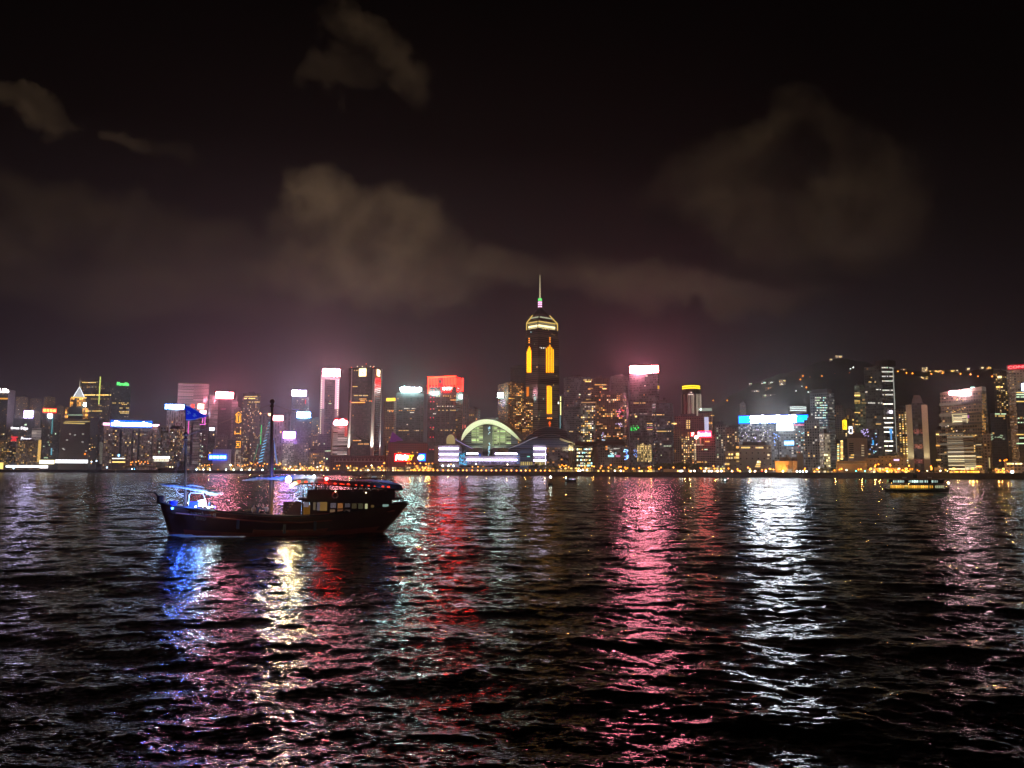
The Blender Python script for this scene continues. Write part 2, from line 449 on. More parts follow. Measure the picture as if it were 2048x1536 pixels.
def mk_hills():
    ridge = [(1250, 925), (1380, 850), (1440, 803), (1500, 772), (1560, 748), (1600, 738), (1640, 724), (1690, 713), (1725, 724), (1770, 738), (1830, 741),
             (1900, 744), (1980, 738), (2048, 742), (2150, 755), (2300, 790), (2500, 880)]
    ridge2 = [(-300, 850), (-100, 846), (0, 842), (100, 836), (160, 842), (260, 870), (380, 905), (470, 930)]
    rng = random.Random(5)
    for rd, Y0, dep in ((ridge, 2650, 900), (ridge2, 2900, 700)):
        # resample the ridge line
        xs = np.linspace(rd[0][0], rd[-1][0], 90)
        ys = np.interp(xs, [p[0] for p in rd], [p[1] for p in rd])
        rows = 14; vs = []; fs = []
        for j in range(rows + 1):
            t = j / rows                       # 0 foot facing the harbour, 1 ridge
            Y = Y0 - dep * (1 - t)
            for i, (px, py) in enumerate(zip(xs, ys)):
                top = at(px, py, Y0)
                z = QUAY_Z + (top.z - QUAY_Z) * (t ** 1.25)
                jit = (rng.uniform(-1, 1) * 7 if 0 < j else 0) * (1 if j < rows else .6)
                vs.append((top.x * (Y / Y0), Y, max(QUAY_Z - .5, z + jit)))
        n = len(xs)
        for i, (px, py) in enumerate(zip(xs, ys)):     # back side
            top = at(px, py, Y0); vs.append((top.x * 1.2, Y0 + 600, QUAY_Z))
        for j in range(rows + 1):
            for i in range(n - 1):
                fs.append((j * n + i, j * n + i + 1, (j + 1) * n + i + 1, (j + 1) * n + i))
        b = MB(); b.add(vs, fs)
        o = b.build('hills', M_HILL, smooth=True)
        tag(o, 'dark wooded hill rising behind the towers on the right' if Y0 < 2700 else 'low dark hill behind the leftmost towers', 'hill', kind='structure')
mk_hills()
def hill_at(px, py):
    """a point on the front slope of the right hill seen at this pixel"""
    ridge_x = [1250, 1380, 1440, 1500, 1560, 1600, 1640, 1690, 1725, 1770, 1830, 1900, 1980, 2048, 2150]
    ridge_y = [925, 850, 803, 772, 748, 738, 724, 713, 724, 738, 741, 744, 738, 742, 755]
    ry = float(np.interp(px, ridge_x, ridge_y)); Y0, dep = 2650, 900
    top = at(px, ry, Y0)
    lo, hi = 0.0, 1.0
    for _ in range(30):
        t = (lo + hi) / 2
        Y = Y0 - dep * (1 - t); z = QUAY_Z + (top.z - QUAY_Z) * (t ** 1.25)
        p = at(px, py, Y)
        if p.z > z: lo = t
        else: hi = t
    return at(px, py, Y)

def mk_haze():
    b = MB(); b.box(-3400, 3400, -80, 5100, -4.5, 425)
    mt = bpy.data.materials.new('humid_air'); mt.use_nodes = True
    nt = mt.node_tree; nt.nodes.clear()
    o = nt.nodes.new('ShaderNodeOutputMaterial'); v = nt.nodes.new('ShaderNodeVolumePrincipled')
    v.inputs['Color'].default_value = (0.92, 0.9, 0.92, 1); v.inputs['Density'].default_value = 0.8e-4; v.inputs['Anisotropy'].default_value = 0.84
    nt.links.new(v.outputs[0], o.inputs['Volume'])
    h = b.build('haze', mt); tag(h, 'thin humid night haze over the harbour', 'haze', kind='stuff')
    mt.cycles.homogeneous_volume = True if hasattr(mt.cycles, 'homogeneous_volume') else None
mk_haze()
# ================================================================== BUILDING KIT
WCOL = {'amber': (1, .47, .10), 'gold': (1, .66, .18), 'warm': (1, .78, .45), 'white': (1, .96, .84), 'green': (.72, 1, .62), 'cyan': (.45, .95, 1),
        'orange': (1, .33, .06), 'red': (1, .07, .07), 'blue': (.16, .36, 1), 'pink': (1, .25, .5), 'violet': (.6, .5, 1), 'neongreen': (.03, 1, .12)}
WLEV = (0.5, 1.15, 2.4)
_wm = {}
def win_mesh(c, lev):
    k = (c, lev)
    if k not in _wm:
        b = MB(); b.box(-.5, .5, -.12, .05, -.5, .5)
        _wm[k] = b.mesh('window', emit(WCOL[c], WLEV[lev], False, 'lit_window_glass'))
    return _wm[k]
PAL = {'amber': ('amber', 'amber', 'gold', 'orange', 'warm'), 'mix': ('amber', 'gold', 'warm', 'white', 'gold'), 'white': ('white', 'warm', 'white', 'green'),
       'gold': ('gold', 'amber', 'gold', 'warm'), 'cool': ('white', 'cyan', 'white', 'green'), 'green': ('green', 'white', 'green')}

class Face:
    def __init__(s, T, o, u, n):
        s.T = T; s.o = Vector((o[0], o[1], 0)); s.u = Vector((u[0], u[1], 0)).normalized(); s.n = Vector((n[0], n[1], 0)).normalized()
        s.ang = math.atan2(s.u.y, s.u.x)
    def uz(s, px, py):
        d = s.T.inv3 @ ray(px, py); c = s.T.inv @ Vector((0, 0, CAM_H))
        t = (s.o - c).dot(s.n) / d.dot(s.n)
        p = c + d * t
        return (p - s.o).dot(s.u), p.z
    def pt(s, u, z, out=0.0):
        p = s.o + s.u * u + s.n * out; return Vector((p.x, p.y, z))
    def box(s, b, px0, py0, px1, py1, out=.5, back=-.2, m=0):
        u0, z1 = s.uz(px0, py0); u1, _ = s.uz(px1, py0); um, z0 = s.uz((px0 + px1) / 2, py1)
        return s.boxuz(b, u0, u1, z0, z1, out, back, m)
    def boxuz(s, b, u0, u1, z0, z1, out=.5, back=-.2, m=0):
        vs = []
        for z in (z0, z1):
            for o_ in (out, back):
                for u in (u0, u1): vs.append(s.pt(u, z, o_))
        return b.add(vs, [(0, 2, 3, 1), (4, 5, 7, 6), (0, 1, 5, 4), (2, 6, 7, 3), (0, 4, 6, 2), (1, 3, 7, 5)], m)
    def window(s, u, z, w, h, c, lev, name='window'):
        o = bpy.data.objects.new(name, win_mesh(c, lev)); link(o, s.T.e)
        p = s.pt(u, z, 0.06); o.location = p; o.rotation_euler = (0, 0, s.ang); o.scale = (w, 1, h)
        s.T.nw += 1
        return o
    def win(s, px, py, wpx, hpx, c='amber', lev=1):
        u, z = s.uz(px, py); k = s.T.mpp
        return s.window(u, z, wpx * k, hpx * k, c, lev)
    def row(s, px0, px1, py, n, wpx, hpx, c='amber', lev=1, keep=1.0, slope=0.0):
        rg = s.T.rng
        for i in range(n):
            if rg.random() > keep: continue
            px = px0 + (px1 - px0) * (i + .5) / n
            cc = rg.choice(PAL[c]) if c in PAL and c not in WCOL else (rg.choice(PAL[c]) if c in PAL and rg.random() < .3 else c)
            s.win(px, py + slope * (px - px0), wpx, hpx, cc, lev)

class Tower:
    def __init__(s, name, label, px0, px1, top, Y, mat, split=None, side='R', base=QUAY_Z, dd=None, cat='tower', group=None, roof='parapet', yaw=None, seed=None, body='tower_body', roofm=None, phi=28):
        pc = (px0 + px1) / 2
        f0, f1 = (px0, px1)
        if split is not None: f0, f1 = (px0, split) if side == 'R' else (split, px1)
        a = at(f0, top, Y); c = at(f1, top, Y)
        al = math.atan2((a.x + c.x) / 2, Y)
        proj = (c.x - a.x) * math.cos(al)
        ph = 0.0
        if split is not None: ph = -R(phi) if side == 'R' else R(phi)
        s.w = proj / math.cos(ph)
        s.dd = dd or max(14.0, min(s.w * 0.9, 45))
        if split is not None:
            b0, b1 = (split, px1) if side == 'R' else (px0, split)
            sp = (at(b1, top, Y).x - at(b0, top, Y).x) * math.cos(al)
            s.dd = abs(sp / math.sin(ph))
        s.rz = -al + ph
        mid = (a + c) / 2
        s.h = mid.z - base
        s.base = base
        s.e = empty(name, (mid.x, Y, base), s.rz)
        bpy.context.view_layer.update()
        s.M = Matrix.Translation((mid.x, Y, base)) @ Matrix.Rotation(s.rz, 4, 'Z')
        s.inv = s.M.inverted(); s.inv3 = s.inv.to_3x3()
        s.mpp = math.hypot(mid.x, Y) / FPX
        s.rng = random.Random(seed if seed is not None else int(px0 * 31 + top * 7))
        s.mat = mat; s.nw = 0; s.name = name
        tag(s.e, label, cat, group)
        hw = s.w / 2
        s.F = Face(s, (-hw, 0), (1, 0), (0, -1)); s.Rr = Face(s, (hw, 0), (0, 1), (1, 0)); s.L = Face(s, (-hw, s.dd), (0, -1), (-1, 0))
        if body:
            b = MB(); b.box(-hw, hw, 0, s.dd, 0, s.h)
            b.build(body, mat, s.e)
        rm = roofm or M_ROOF
        if roof == 'parapet':
            b = MB(); t = .5
            b.box(-hw - .25, hw + .25, -.25, t, s.h, s.h + 1.4); b.box(-hw - .25, hw + .25, s.dd - t, s.dd + .25, s.h, s.h + 1.4)
            b.box(-hw - .25, -hw + t, t, s.dd - t, s.h, s.h + 1.4); b.box(hw - t, hw + .25, t, s.dd - t, s.h, s.h + 1.4)
            s.roof = b.build('roof', rm, s.e)
        if roof in ('parapet', 'plant'):
            rg = s.rng; q = MB()
            q.box(-hw * rg.uniform(.35, .7), hw * rg.uniform(.3, .6), s.dd * .25, s.dd * .8, s.h, s.h + rg.uniform(3, 6))
            q.box(hw * .1, hw * .25, s.dd * .3, s.dd * .5, s.h, s.h + rg.uniform(5, 8))
            q.build('roof_plant_room', rm, s.roof if roof == 'parapet' else s.e)
    def auto(s, n, pal='amber', z0=.08, z1=.97, run=2, lev=(0, 1, 1, 2), sides=True):
        bw, fh, ww, wh = s.mat['grid']
        rg = s.rng; done = set(); tries = 0; made = 0
        faces = [(s.F, s.w, -s.w / 2)]
        nf = [1.0]
        cand = []
        vis = [s.F]
        if sides == 'R': vis.append(s.Rr)
        if sides == 'L': vis.append(s.L)
        while made < n and tries < n * 12:
            tries += 1
            f = vis[0] if len(vis) == 1 or rg.random() < .72 else vis[1]
            W = s.w if f is s.F else s.dd
            nc = max(1, int(W / bw)); nr = max(2, int(s.h / fh))
            j = int(rg.uniform(z0, z1) * nr)
            i0 = rg.randrange(nc)
            r = 1 + int(rg.expovariate(1.0 / max(.01, run - .99))) if run > 1 else 1
            c = rg.choice(PAL[pal])
            for i in range(i0, min(nc, i0 + r)):
                if (id(f), i, j) in done or made >= n: continue
                done.add((id(f), i, j)); made += 1
                # align the pane with the painted bay grid of this face
                if f is s.F: u = (math.floor(-s.w / 2 / bw) + 1 + i + .5) * bw + s.w / 2
                else: u = (i + .5) * bw
                if u > W - bw * .3: continue
                f.window(u, (j + .5) * fh, bw * ww * rg.uniform(.85, 1.05), fh * wh * rg.uniform(.85, 1.1), c if rg.random() < .75 else rg.choice(PAL[pal]), rg.choice(lev))
        return s
    def strip(s, name, rects, mat, face=None, out=.5, label=None):
        b = MB()
        for r in rects: (face or s.F).box(b, *r, out=out)
        o = b.build(name, mat, s.e)
        if label: o['label'] = label
        return o

M_ROOF = principled('roof_concrete', (0.13, 0.12, 0.12), 0.85, noise=0.3, nscale=.2)
M_STEEL = principled('sign_steel', (0.12, 0.12, 0.13), 0.5, metal=.6)
M_PALE = principled('pale_cladding', (0.52, 0.47, 0.42), 0.7, noise=.12, nscale=.1)
M_DARK = principled('dark_cladding', (0.05, 0.05, 0.055), 0.5)

# facade styles
ST = dict(
    brown=dict(wall=(.22, .16, .13), bw=3.2, fh=3.2, ww=.55, wh=.5, dim=.085, dimcol=(1, .72, .55), p=.05, lit=.4),
    brown2=dict(wall=(.25, .18, .15), bw=4.2, fh=3.3, ww=.5, wh=.55, dim=.10, dimcol=(1, .7, .6), p=.07, lit=.45),
    flats=dict(wall=(.26, .2, .16), bw=3.6, fh=3.1, ww=.5, wh=.5, dim=.09, dimcol=(1, .72, .5), p=.16, lit=.55, lit_a=(1, .5, .12), lit_b=(1, .8, .42), rows=.1),
    flatsdark=dict(wall=(.15, .12, .11), bw=3.6, fh=3.1, ww=.5, wh=.5, dim=.04, dimcol=(1, .75, .6), p=.10, lit=.5, rows=.1),
    dark=dict(wall=(.07, .065, .07), bw=3.0, fh=3.6, ww=.8, wh=.6, dim=.022, dimcol=(.9, .8, .85), p=.02, lit=.3, rough=.25),
    darkblue=dict(wall=(.06, .065, .08), bw=2.8, fh=3.7, ww=.85, wh=.62, dim=.030, dimcol=(.72, .82, 1), p=.025, lit=.3, rough=.2, lit_a=(1, .8, .5), lit_b=(.9, 1, .8)),
    greyglass=dict(wall=(.15, .15, .155), bw=2.6, fh=3.6, ww=.75, wh=.6, dim=.055, dimcol=(1, .88, .85), p=.02, lit=.3, rough=.25),
    purple=dict(wall=(.16, .13, .15), bw=3.0, fh=3.5, ww=.7, wh=.55, dim=.07, dimcol=(1, .75, .9), p=.03, lit=.35),
    pinkband=dict(wall=(.30, .22, .22), bw=60., fh=3.6, ww=1.0, wh=.45, dim=.17, dimcol=(1, .62, .62), p=.0, lit=.3),
    amber=dict(wall=(.14, .10, .075), bw=3.4, fh=3.4, ww=.66, wh=.5, dim=.05, dimcol=(1, .62, .3), p=.42, lit=.5, lit_a=(1, .42, .08), lit_b=(1, .6, .2), rows=.35),
    amberdark=dict(wall=(.10, .085, .075), bw=3.4, fh=3.5, ww=.66, wh=.5, dim=.03, dimcol=(1, .7, .45), p=.13, lit=.4, lit_a=(1, .42, .1), lit_b=(1, .66, .3), rows=.4),
    whitegrid=dict(wall=(.3, .28, .27), bw=2.6, fh=3.3, ww=.72, wh=.6, dim=.34, dimcol=(1, .9, .78), p=.1, lit=.45, lit_a=(1, .85, .6), lit_b=(1, .9, .8)),
    beige=dict(wall=(.42, .34, .27), bw=4, fh=4, ww=.3, wh=.3, dim=.03, dimcol=(1, .8, .6), p=.03, lit=.3),
    coolgrid=dict(wall=(.2, .2, .21), bw=3, fh=3.6, ww=.6, wh=.5, dim=.10, dimcol=(.85, .95, 1), p=.05, lit=.45, lit_a=(1, .95, .8), lit_b=(.8, 1, 1), rows=.7),
    ledgrey=dict(wall=(.2, .2, .22), bw=3, fh=3.4, ww=.7, wh=.55, dim=.17, dimcol=(.88, .92, 1), p=.10, lit=.4, lit_a=(1, .95, .85), lit_b=(.8, .9, 1), rows=.6),
    stripe=dict(wall=(.2, .17, .16), bw=80., fh=3.4, ww=1.0, wh=.45, dim=.085, dimcol=(1, .8, .72), p=0., lit=.3),
    greygrid=dict(wall=(.2, .17, .17), bw=3.0, fh=3.3, ww=.6, wh=.6, dim=.12, dimcol=(1, .86, .82), p=.02, lit=.3),
    redbrown=dict(wall=(.22, .11, .10), bw=3.4, fh=3.4, ww=.5, wh=.5, dim=.07, dimcol=(1, .5, .45), p=.04, lit=.35),
)
def fs(k, **kw):
    d = dict(ST[k]); d.update(kw); return facade(**d)

# ------------------------------------------------------------------ lettering
_fontobs = {}
def text_mesh(txt, height, depth, shear=0.0, bold=0.0, spacing=1.0):
    cu = bpy.data.curves.new('lettering', 'FONT'); cu.body = txt; cu.size = 1.0; cu.extrude = 0.0
    cu.shear = shear; cu.offset = bold; cu.space_character = spacing
    cu.align_x = 'CENTER'; cu.align_y = 'CENTER'; cu.resolution_u = 3; cu.extrude = 0.06
    o = bpy.data.objects.new('lettering', cu); col.objects.link(o)
    dg = bpy.context.evaluated_depsgraph_get(); dg.update()
    me = bpy.data.meshes.new_from_object(o.evaluated_get(dg))
    bpy.data.objects.remove(o); bpy.data.curves.remove(cu)
    return me
def put_text(parent, txt, center, w, h, mat, rz=0.0, depth=.6, shear=0.0, bold=0.0, name='lettering', spacing=1.0):
    """upright lettering fitted to w x h metres, facing local -y"""
    me = text_mesh(txt, h, depth, shear, bold, spacing)
    co = np.empty(len(me.vertices) * 3, dtype=np.float32); me.vertices.foreach_get('co', co); co = co.reshape(-1, 3)
    lo, hi = co.min(0), co.max(0); c = (lo + hi) / 2; sz = np.maximum(hi - lo, 1e-4)
    co = (co - c) / sz
    co = co * np.array([w, h, depth])
    co = np.stack([co[:, 0], -co[:, 2], co[:, 1]], -1)
    me.vertices.foreach_set('co', co.astype(np.float32).ravel()); me.update()
    me.materials.clear(); me.materials.append(mat)
    me.name = name
    o = bpy.data.objects.new(name, me); link(o, parent)
    o.location = center; o.rotation_euler = (0, 0, rz)
    return o

def sign(label, px0, py0, px1, py1, Y, core, strength, frame=None, fstr=3.0, text=None, tcol=None, tstr=None, blobs=0, legs=6.0, panel=True, name='rooftop_sign', shear=0.0, bold=.02, group=None, ends=None, fr=None, cat='sign', thick=1.2):
    """a lit billboard standing on steel legs; panel gives off light, framed by a neon tube"""
    if strength >= 6: strength *= 5.2; core = tuple(max(.03, v ** 2.3) for v in core)
    a = at(px0, py0, Y); c = at(px1, py0, Y); d = at((px0 + px1) / 2, py1, Y)
    al = math.atan2((a.x + c.x) / 2, Y)
    w = (c.x - a.x) * math.cos(al); h = a.z - d.z
    e = empty(name, ((a.x + c.x) / 2, Y, d.z), -al); tag(e, label, cat, group)
    if panel:
        b = MB(); b.box(-w / 2, w / 2, 0, thick, 0, h)
        b.build('sign_panel', emit(core, strength, True, 'backlit_panel'), e)
    if frame:
        t = (fr or max(.6, h * .09)) * 1.35; b = MB()
        y0, y1 = -.35, thick + .1
        b.box(-w / 2 - t, w / 2 + t, y0, y1, h + .003, h + t); b.box(-w / 2 - t, w / 2 + t, y0, y1, -t, -.003)
        b.box(-w / 2 - t, -w / 2 - .003, y0, y1, -.003, h + .003); b.box(w / 2 + .003, w / 2 + t, y0, y1, -.003, h + .003)
        b.build('neon_frame', emit(frame, fstr * .6, False, 'neon_tube'), e)
    if text:
        put_text(e, text, (0, -.5, h / 2), w * .92, h * .8, emit(tcol or (1, 1, 1), tstr or 20, True, 'lit_letters'), shear=shear, bold=bold)
    if blobs:
        b = MB(); bw = w / blobs
        for i in range(blobs):
            cx = -w / 2 + bw * (i + .5)
            b.prism([(cx + math.cos(q) * bw * .42 * (1 if abs(math.cos(q)) < .8 else .95), 0) for q in ()] or [(cx - bw * .4, -.6), (cx + bw * .4, -.6), (cx + bw * .4, -.1), (cx - bw * .4, -.1)], h * .2, h * .8)
        b.build('lettering', emit(tcol or (1, 1, 1), tstr or 12, True, 'lit_letters'), e)
    if legs:
        n = min(6, max(2, int(w / 8)))
        for i in range(n):
            b = MB(); x = -w / 2 + w * (i + .5) / n; zt = -.003 - (max(.5, h * .09) if frame else 0)
            b.add([(x - .2, .4, -legs), (x + .2, .4, -legs), (x + .2, 4.2, -legs), (x - .2, 4.2, -legs), (x - .2, .4, zt), (x + .2, .4, zt), (x + .2, .9, zt), (x - .2, .9, zt)], [(0, 3, 2, 1), (4, 5, 6, 7), (0, 1, 5, 4), (2, 3, 7, 6), (1, 2, 6, 5), (3, 0, 4, 7)])
            b.build('support_leg', M_STEEL, e)
    return e
# ================================================================== THE CITY, from the typhoon shelter to Admiralty
T = Tower
# ---- far west of the shelter: hill flats and the first office blocks
for i, (x0, x1, tp, n, lab) in enumerate([
        (33, 57, 794, 26, 'pale hillside apartment tower with warm windows nearest the cream sided office block'),
        (60, 84, 797, 26, 'middle one of three hillside apartment towers with warm windows'),
        (88, 111, 794, 26, 'hillside apartment tower with warm windows above the red oval sign'),
        (112, 128, 812, 10, 'low dim hillside apartment tower beside the amber stepped tower')]):
    t = T('apartment_tower', lab, x0, x1, tp, 2650 + i * 15, fs('flats', dim=.11, p=.12), cat='apartment tower', group='apartment towers on the hill', roof='plant')
    t.auto(n, 'mix', .25, .98, 1.6)
t = T('office_tower', 'dark grid office block with cream end wall at the edge of the view', -60, 31, 779, 2080, fs('dark', dim=.03, p=.05), split=17, dd=None)
t.strip('light_band', [(-58, 795, 16, 798.5)], emit((1, .45, .08), .9, False))
b = MB(); t.Rr.box(b, 17.5, 779, 31, 935, out=.4); b.build('end_wall', M_PALE, t.e)
t.auto(10, 'gold', .2, .8, 1.5)
sign('small white letters with a pink glow on the cream sided office block', -14, 775.5, 20, 786, 2076, (1, .62, .66), 1.2, text='e Life', tcol=(1, .86, .84), tstr=9, legs=0, panel=False, bold=.05)
t = T('office_tower', 'black office tower carrying a small white violet rooftop sign', 27, 70, 838, 2030, fs('dark', dim=.03, p=.06))
t.auto(12, 'green', .5, .97, 2)
sign('small white and violet sign atop the black office tower', 49, 822, 66, 835, 2032, (.86, .82, 1), 10, frame=(.4, .2, 1), fstr=1.5, legs=3)
t = T('office_block', 'dark block with two rows of white shop letters behind the shelter', 16, 64, 862, 1990, fs('dark', dim=.05, p=.08), cat='office block')
t.auto(14, 'gold', .25, .95, 2)
sign('upper white lettering on the dark block behind the shelter', 20, 852.5, 58, 861, 1986, (1, 1, 1), 1, text='times Edge', tcol=(1, .93, 1), tstr=3.2, legs=0, panel=False, bold=.01)
e = sign('lower white lettering with a red emblem on the dark block', 41, 873.5, 64, 881, 1986, (1, 1, 1), 1, text='Fitness', tcol=(.95, .88, 1), tstr=2.6, legs=0, panel=False, shear=.2, bold=.01)
b = MB(); b.prism([(-32, -.3), (-18, -.3), (-18, .3), (-32, .3)], 6, 9.5); b.prism([(-29, -.3), (-21, -.3), (-21, .3), (-29, .3)], 2, 6); b.prism([(-32, -.3), (-19, -.3), (-19, .3), (-32, .3)], -2, 2)
b.build('emblem', emit((1, .04, .06), .9, False), e)
t = T('office_block', 'pale louvred block beside the white letter rows', 64, 83, 856, 2010, fs('stripe', wall=(.5, .46, .4), dim=.30), cat='office block', roof='plant')
t = T('apartment_block', 'brown apartment block full of amber windows beside the bright waterfront panels', -30, 32, 880, 1975, fs('flats', dim=.12, p=.18), cat='apartment block'); t.auto(34, 'gold', .1, .97, 1.5)
t = T('apartment_block', 'brown apartment block edged by a glowing yellow corner strip', 33, 83, 882, 1960, fs('flats', dim=.12, p=.14), cat='apartment block'); t.auto(30, 'gold', .1, .97, 1.5)
t.strip('corner_light', [(77, 880, 83, 924)], emit((1, .6, .16), .85, False))
t = T('office_tower', 'slim dark tower with a teal neon line below the red oval sign', 86, 122, 829, 2050, fs('dark', dim=.045, p=.03))
t.strip('neon_line', [(104, 836, 106.5, 868)], emit((.15, .55, .6), .5, False)); t.auto(10, 'green', .1, .8, 1.5)
t.strip('neon_line', [(102, 896, 104.5, 910)], emit((.25, .7, .9), .7, False))
sign('red rounded sign with amber letters above the teal lined tower', 86, 816.5, 113, 825.5, 2046, (1, .02, .02), 3.5, blobs=4, tcol=(1, .5, .1), tstr=3.0, legs=3)
sign('small round white light panel under the red rounded sign', 96.5, 828, 104, 836, 2046, (.85, .92, 1), 9, legs=0)

# ---- amber stepped tower with a white pyramid top
t = T('pyramid_tower', 'stepped amber lit tower with white pyramid top and mast', 122, 183, 838, 2000, fs('stripe', wall=(.25, .2, .16), bw=3, fh=500, dim=.10, dimcol=(1, .8, .6)), roof='parapet')
M_AMB = facade(wall=(.3, .2, .1), bw=4.5, fh=5, ww=.85, wh=.85, dim=1.1, dimcol=(1, .42, .07), p=0.0)
k = t.mpp
def blk(t, px0, px1, py0, py1, y0, y1, name, mat):
    u0, z1 = t.F.uz(px0, py0); u1, _ = t.F.uz(px1, py0); _, z0 = t.F.uz((px0 + px1) / 2, py1)
    b = MB(); b.box(u0 - t.w / 2, u1 - t.w / 2, y0, y1, z0, z1); return b.build(name, mat, t.e)
blk(t, 131, 177, 814, 838, 8, 50, 'middle_tier', M_AMB)
blk(t, 137, 166, 813, 837, 7.3, 8 - .01, 'dark_infill', M_DARK)
blk(t, 141, 173, 795, 814, 14, 44, 'upper_tier', M_AMB)
blk(t, 149, 154, 795, 814, 13.2, 13.99, 'dark_infill', M_DARK)
u, z = t.F.uz(158, 793); _, z1 = t.F.uz(158, 772); _, z2 = t.F.uz(158, 753)
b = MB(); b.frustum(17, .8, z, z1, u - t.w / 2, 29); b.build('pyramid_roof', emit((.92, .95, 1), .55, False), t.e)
b = MB(); hw = 16.3 * .75
for sx in (-1, 1):
    for sy in (-1, 1): b.tube([(u - t.w / 2 + sx * hw, 29 + sy * hw, z), (u - t.w / 2, 29, z1)], .7, 5)
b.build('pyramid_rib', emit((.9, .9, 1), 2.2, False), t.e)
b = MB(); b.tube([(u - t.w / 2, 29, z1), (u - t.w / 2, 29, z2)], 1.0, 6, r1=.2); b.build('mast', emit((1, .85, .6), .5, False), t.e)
b = MB(); b.box(u - t.w / 2 - 17, u - t.w / 2 + 17, 13, 46, z - 2, z); b.build('lit_cornice', emit((1, .62, .12), 1.3, False), t.e)
t.strip('light_band', [(127, 845, 170, 847.5)], emit((1, .7, .2), .8, False))
t.F.row(130, 180, 843, 10, 4, 1.6, 'gold', 0); t.F.row(135, 165, 830, 7, 3.4, 1.5, 'green', 0)
for px_, py_ in ((126, 897), (134, 880), (150, 870), (165, 884), (172, 902), (140, 868), (166, 868), (128, 899)): t.F.win(px_, py_, 3, 1.6, 'white', 0)
sign('white glowing panel at the shoulder of the amber stepped tower', 167, 806, 173, 812, 2004, (.8, .95, 1), 6, legs=0)

t = T('office_tower', 'dark banded office tower with lit floors behind the pyramid top', 160, 222, 763, 2250, fs('dark', dim=.04, p=.05, rows=.9), roof='plant')
for py, a0, a1, n, kp, lv in ((765, 164, 192, 9, .8, 1), (774, 160, 200, 12, .5, 0), (790, 168, 222, 22, .95, 2), (798, 170, 222, 14, .4, 0), (811, 174, 218, 12, .4, 0), (822, 176, 204, 10, .8, 1), (835, 182, 204, 8, .9, 1)):
    t.F.row(a0, a1, py, n, 2.4, 1.5, 'gold', lv, kp)
t.strip('neon_line', [(199.6, 753, 202, 809)], emit((.85, .95, .2), 1.0, False))
t = T('office_tower', 'dark glass tower under the green lettered sign', 224, 262, 774, 2200, fs('darkblue', dim=.035, p=.03), roof='plant')
for py, a0, a1, n, kp in ((806, 224, 258, 8, .6), (809, 224, 258, 9, .5), (816, 239, 258, 6, .5), (823, 238, 258, 6, .9), (826, 240, 258, 6, .8)): t.F.row(a0, a1, py, n, 2.2, 1.4, 'gold', 1, kp)
b = MB(); u, z = t.F.uz(261, 774); _, z2 = t.F.uz(261, 752); b.tube([(u - t.w / 2 - 1, 1, z), (u - t.w / 2 - 1, 1, z2)], .5, 5, r1=.15); b.build('mast', M_STEEL, t.e)
sign('green lettered sign on top of the dark glass tower', 233, 763.5, 259, 772, 2196, (0, .3, .02), .5, text='Manulife', tcol=(.12, 1, .2), tstr=2.2, legs=3, panel=False, bold=.03)

t = T('office_tower', 'narrow black tower with a pale lattice corner beside the amber stepped tower', 181, 208, 836, 1985, fs('dark', dim=.02, p=.02), split=197)
t.strip('lattice_corner', [(199, 885 + i * 4, 206, 887 + i * 4) for i in range(11)], emit((1, .9, .7), .22, False), face=t.Rr)
t.auto(10, 'gold', .1, .75, 1)

# ---- long ribbed blocks under the white and blue letter sign
t = T('apartment_block', 'long ribbed brown block under the white and blue letter sign', 209, 319, 853, 1880, fs('brown2', bw=4.4, dim=.16, p=.05), cat='apartment block')
t.strip('recess', [(240, 860, 245, 934), (265, 860, 268, 934), (277, 858, 281, 934), (304, 862, 306, 934)], M_DARK, out=.25)  # dark strips laid over the wall face
t.auto(46, 'mix', .08, .95, 1)
e = sign('long white and blue letter sign with pink tube ends above the ribbed block', 226, 841, 301, 854, 1876, (0, .1, .9), 2.0, text='Panasonic', tcol=(.82, .9, 1), tstr=9, panel=False, legs=4, bold=.09)
b = MB(); b.box(-44, 44, .4, .8, -.8, 15.2); b.build('sign_panel', emit((.0, .12, 1), 2.2, True), e)
b = MB(); b.box(-42.5, 42.5, -.2, .39, 1.6, 9.2); b.build('bright_panel', emit((.6, .75, 1), 6, True), e)  # glare of the letters put in as a glowing panel
b = MB(); b.tube([(-59, 0, 5.6), (-45.5, 0, 5.6)], 2.2, 8); b.tube([(45.5, 0, 5.2), (59, 0, 5.2)], 2.2, 8); b.build('tube_light', emit((1, .5, .75), 9, True), e)

t = T('arch_tower', 'pale tower with a square arched crown beside the ribbed block', 316, 336, 851, 1800, fs('flatsdark', dim=.05, p=.08), roof=None)
blk(t, 318, 322, 851, 876, -1.2, -.02, 'crown_frame', principled('white_render', (.62, .52, .46), .7))
b = MB(); t.F.box(b, 322, 851, 334.5, 855, out=1.2); t.F.box(b, 331.5, 855.3, 334.5, 875, out=1.2); t.F.box(b, 322.4, 859, 331, 861, out=1.0); t.F.box(b, 326, 855.3, 327.4, 858.7, out=1.0)
b.build('crown_frame', principled('white_render2', (.62, .52, .46), .7), t.e)
t.auto(14, 'white', .1, .6, 1)
t = T('apartment_tower', 'pinkish ribbed tower under the white blue scalloped sign', 334, 371, 822, 1850, fs('purple', wall=(.34, .25, .24), dim=.16, bw=5, ww=.4, wh=1.0), cat='apartment tower'); t.auto(14, 'mix', .2, .9, 1)
sign('white blue scalloped sign above the pinkish ribbed tower', 331, 809.5, 368, 817.5, 1846, (.72, .86, 1), 9, frame=(.05, .25, 1), fstr=3.5, legs=3, fr=1.4)
t = T('apartment_tower', 'brown eight sided apartment tower in front of the pinkish ribbed tower', 340, 368, 858, 1760, fs('flats', dim=.10, p=.14), roof=None, cat='apartment tower')
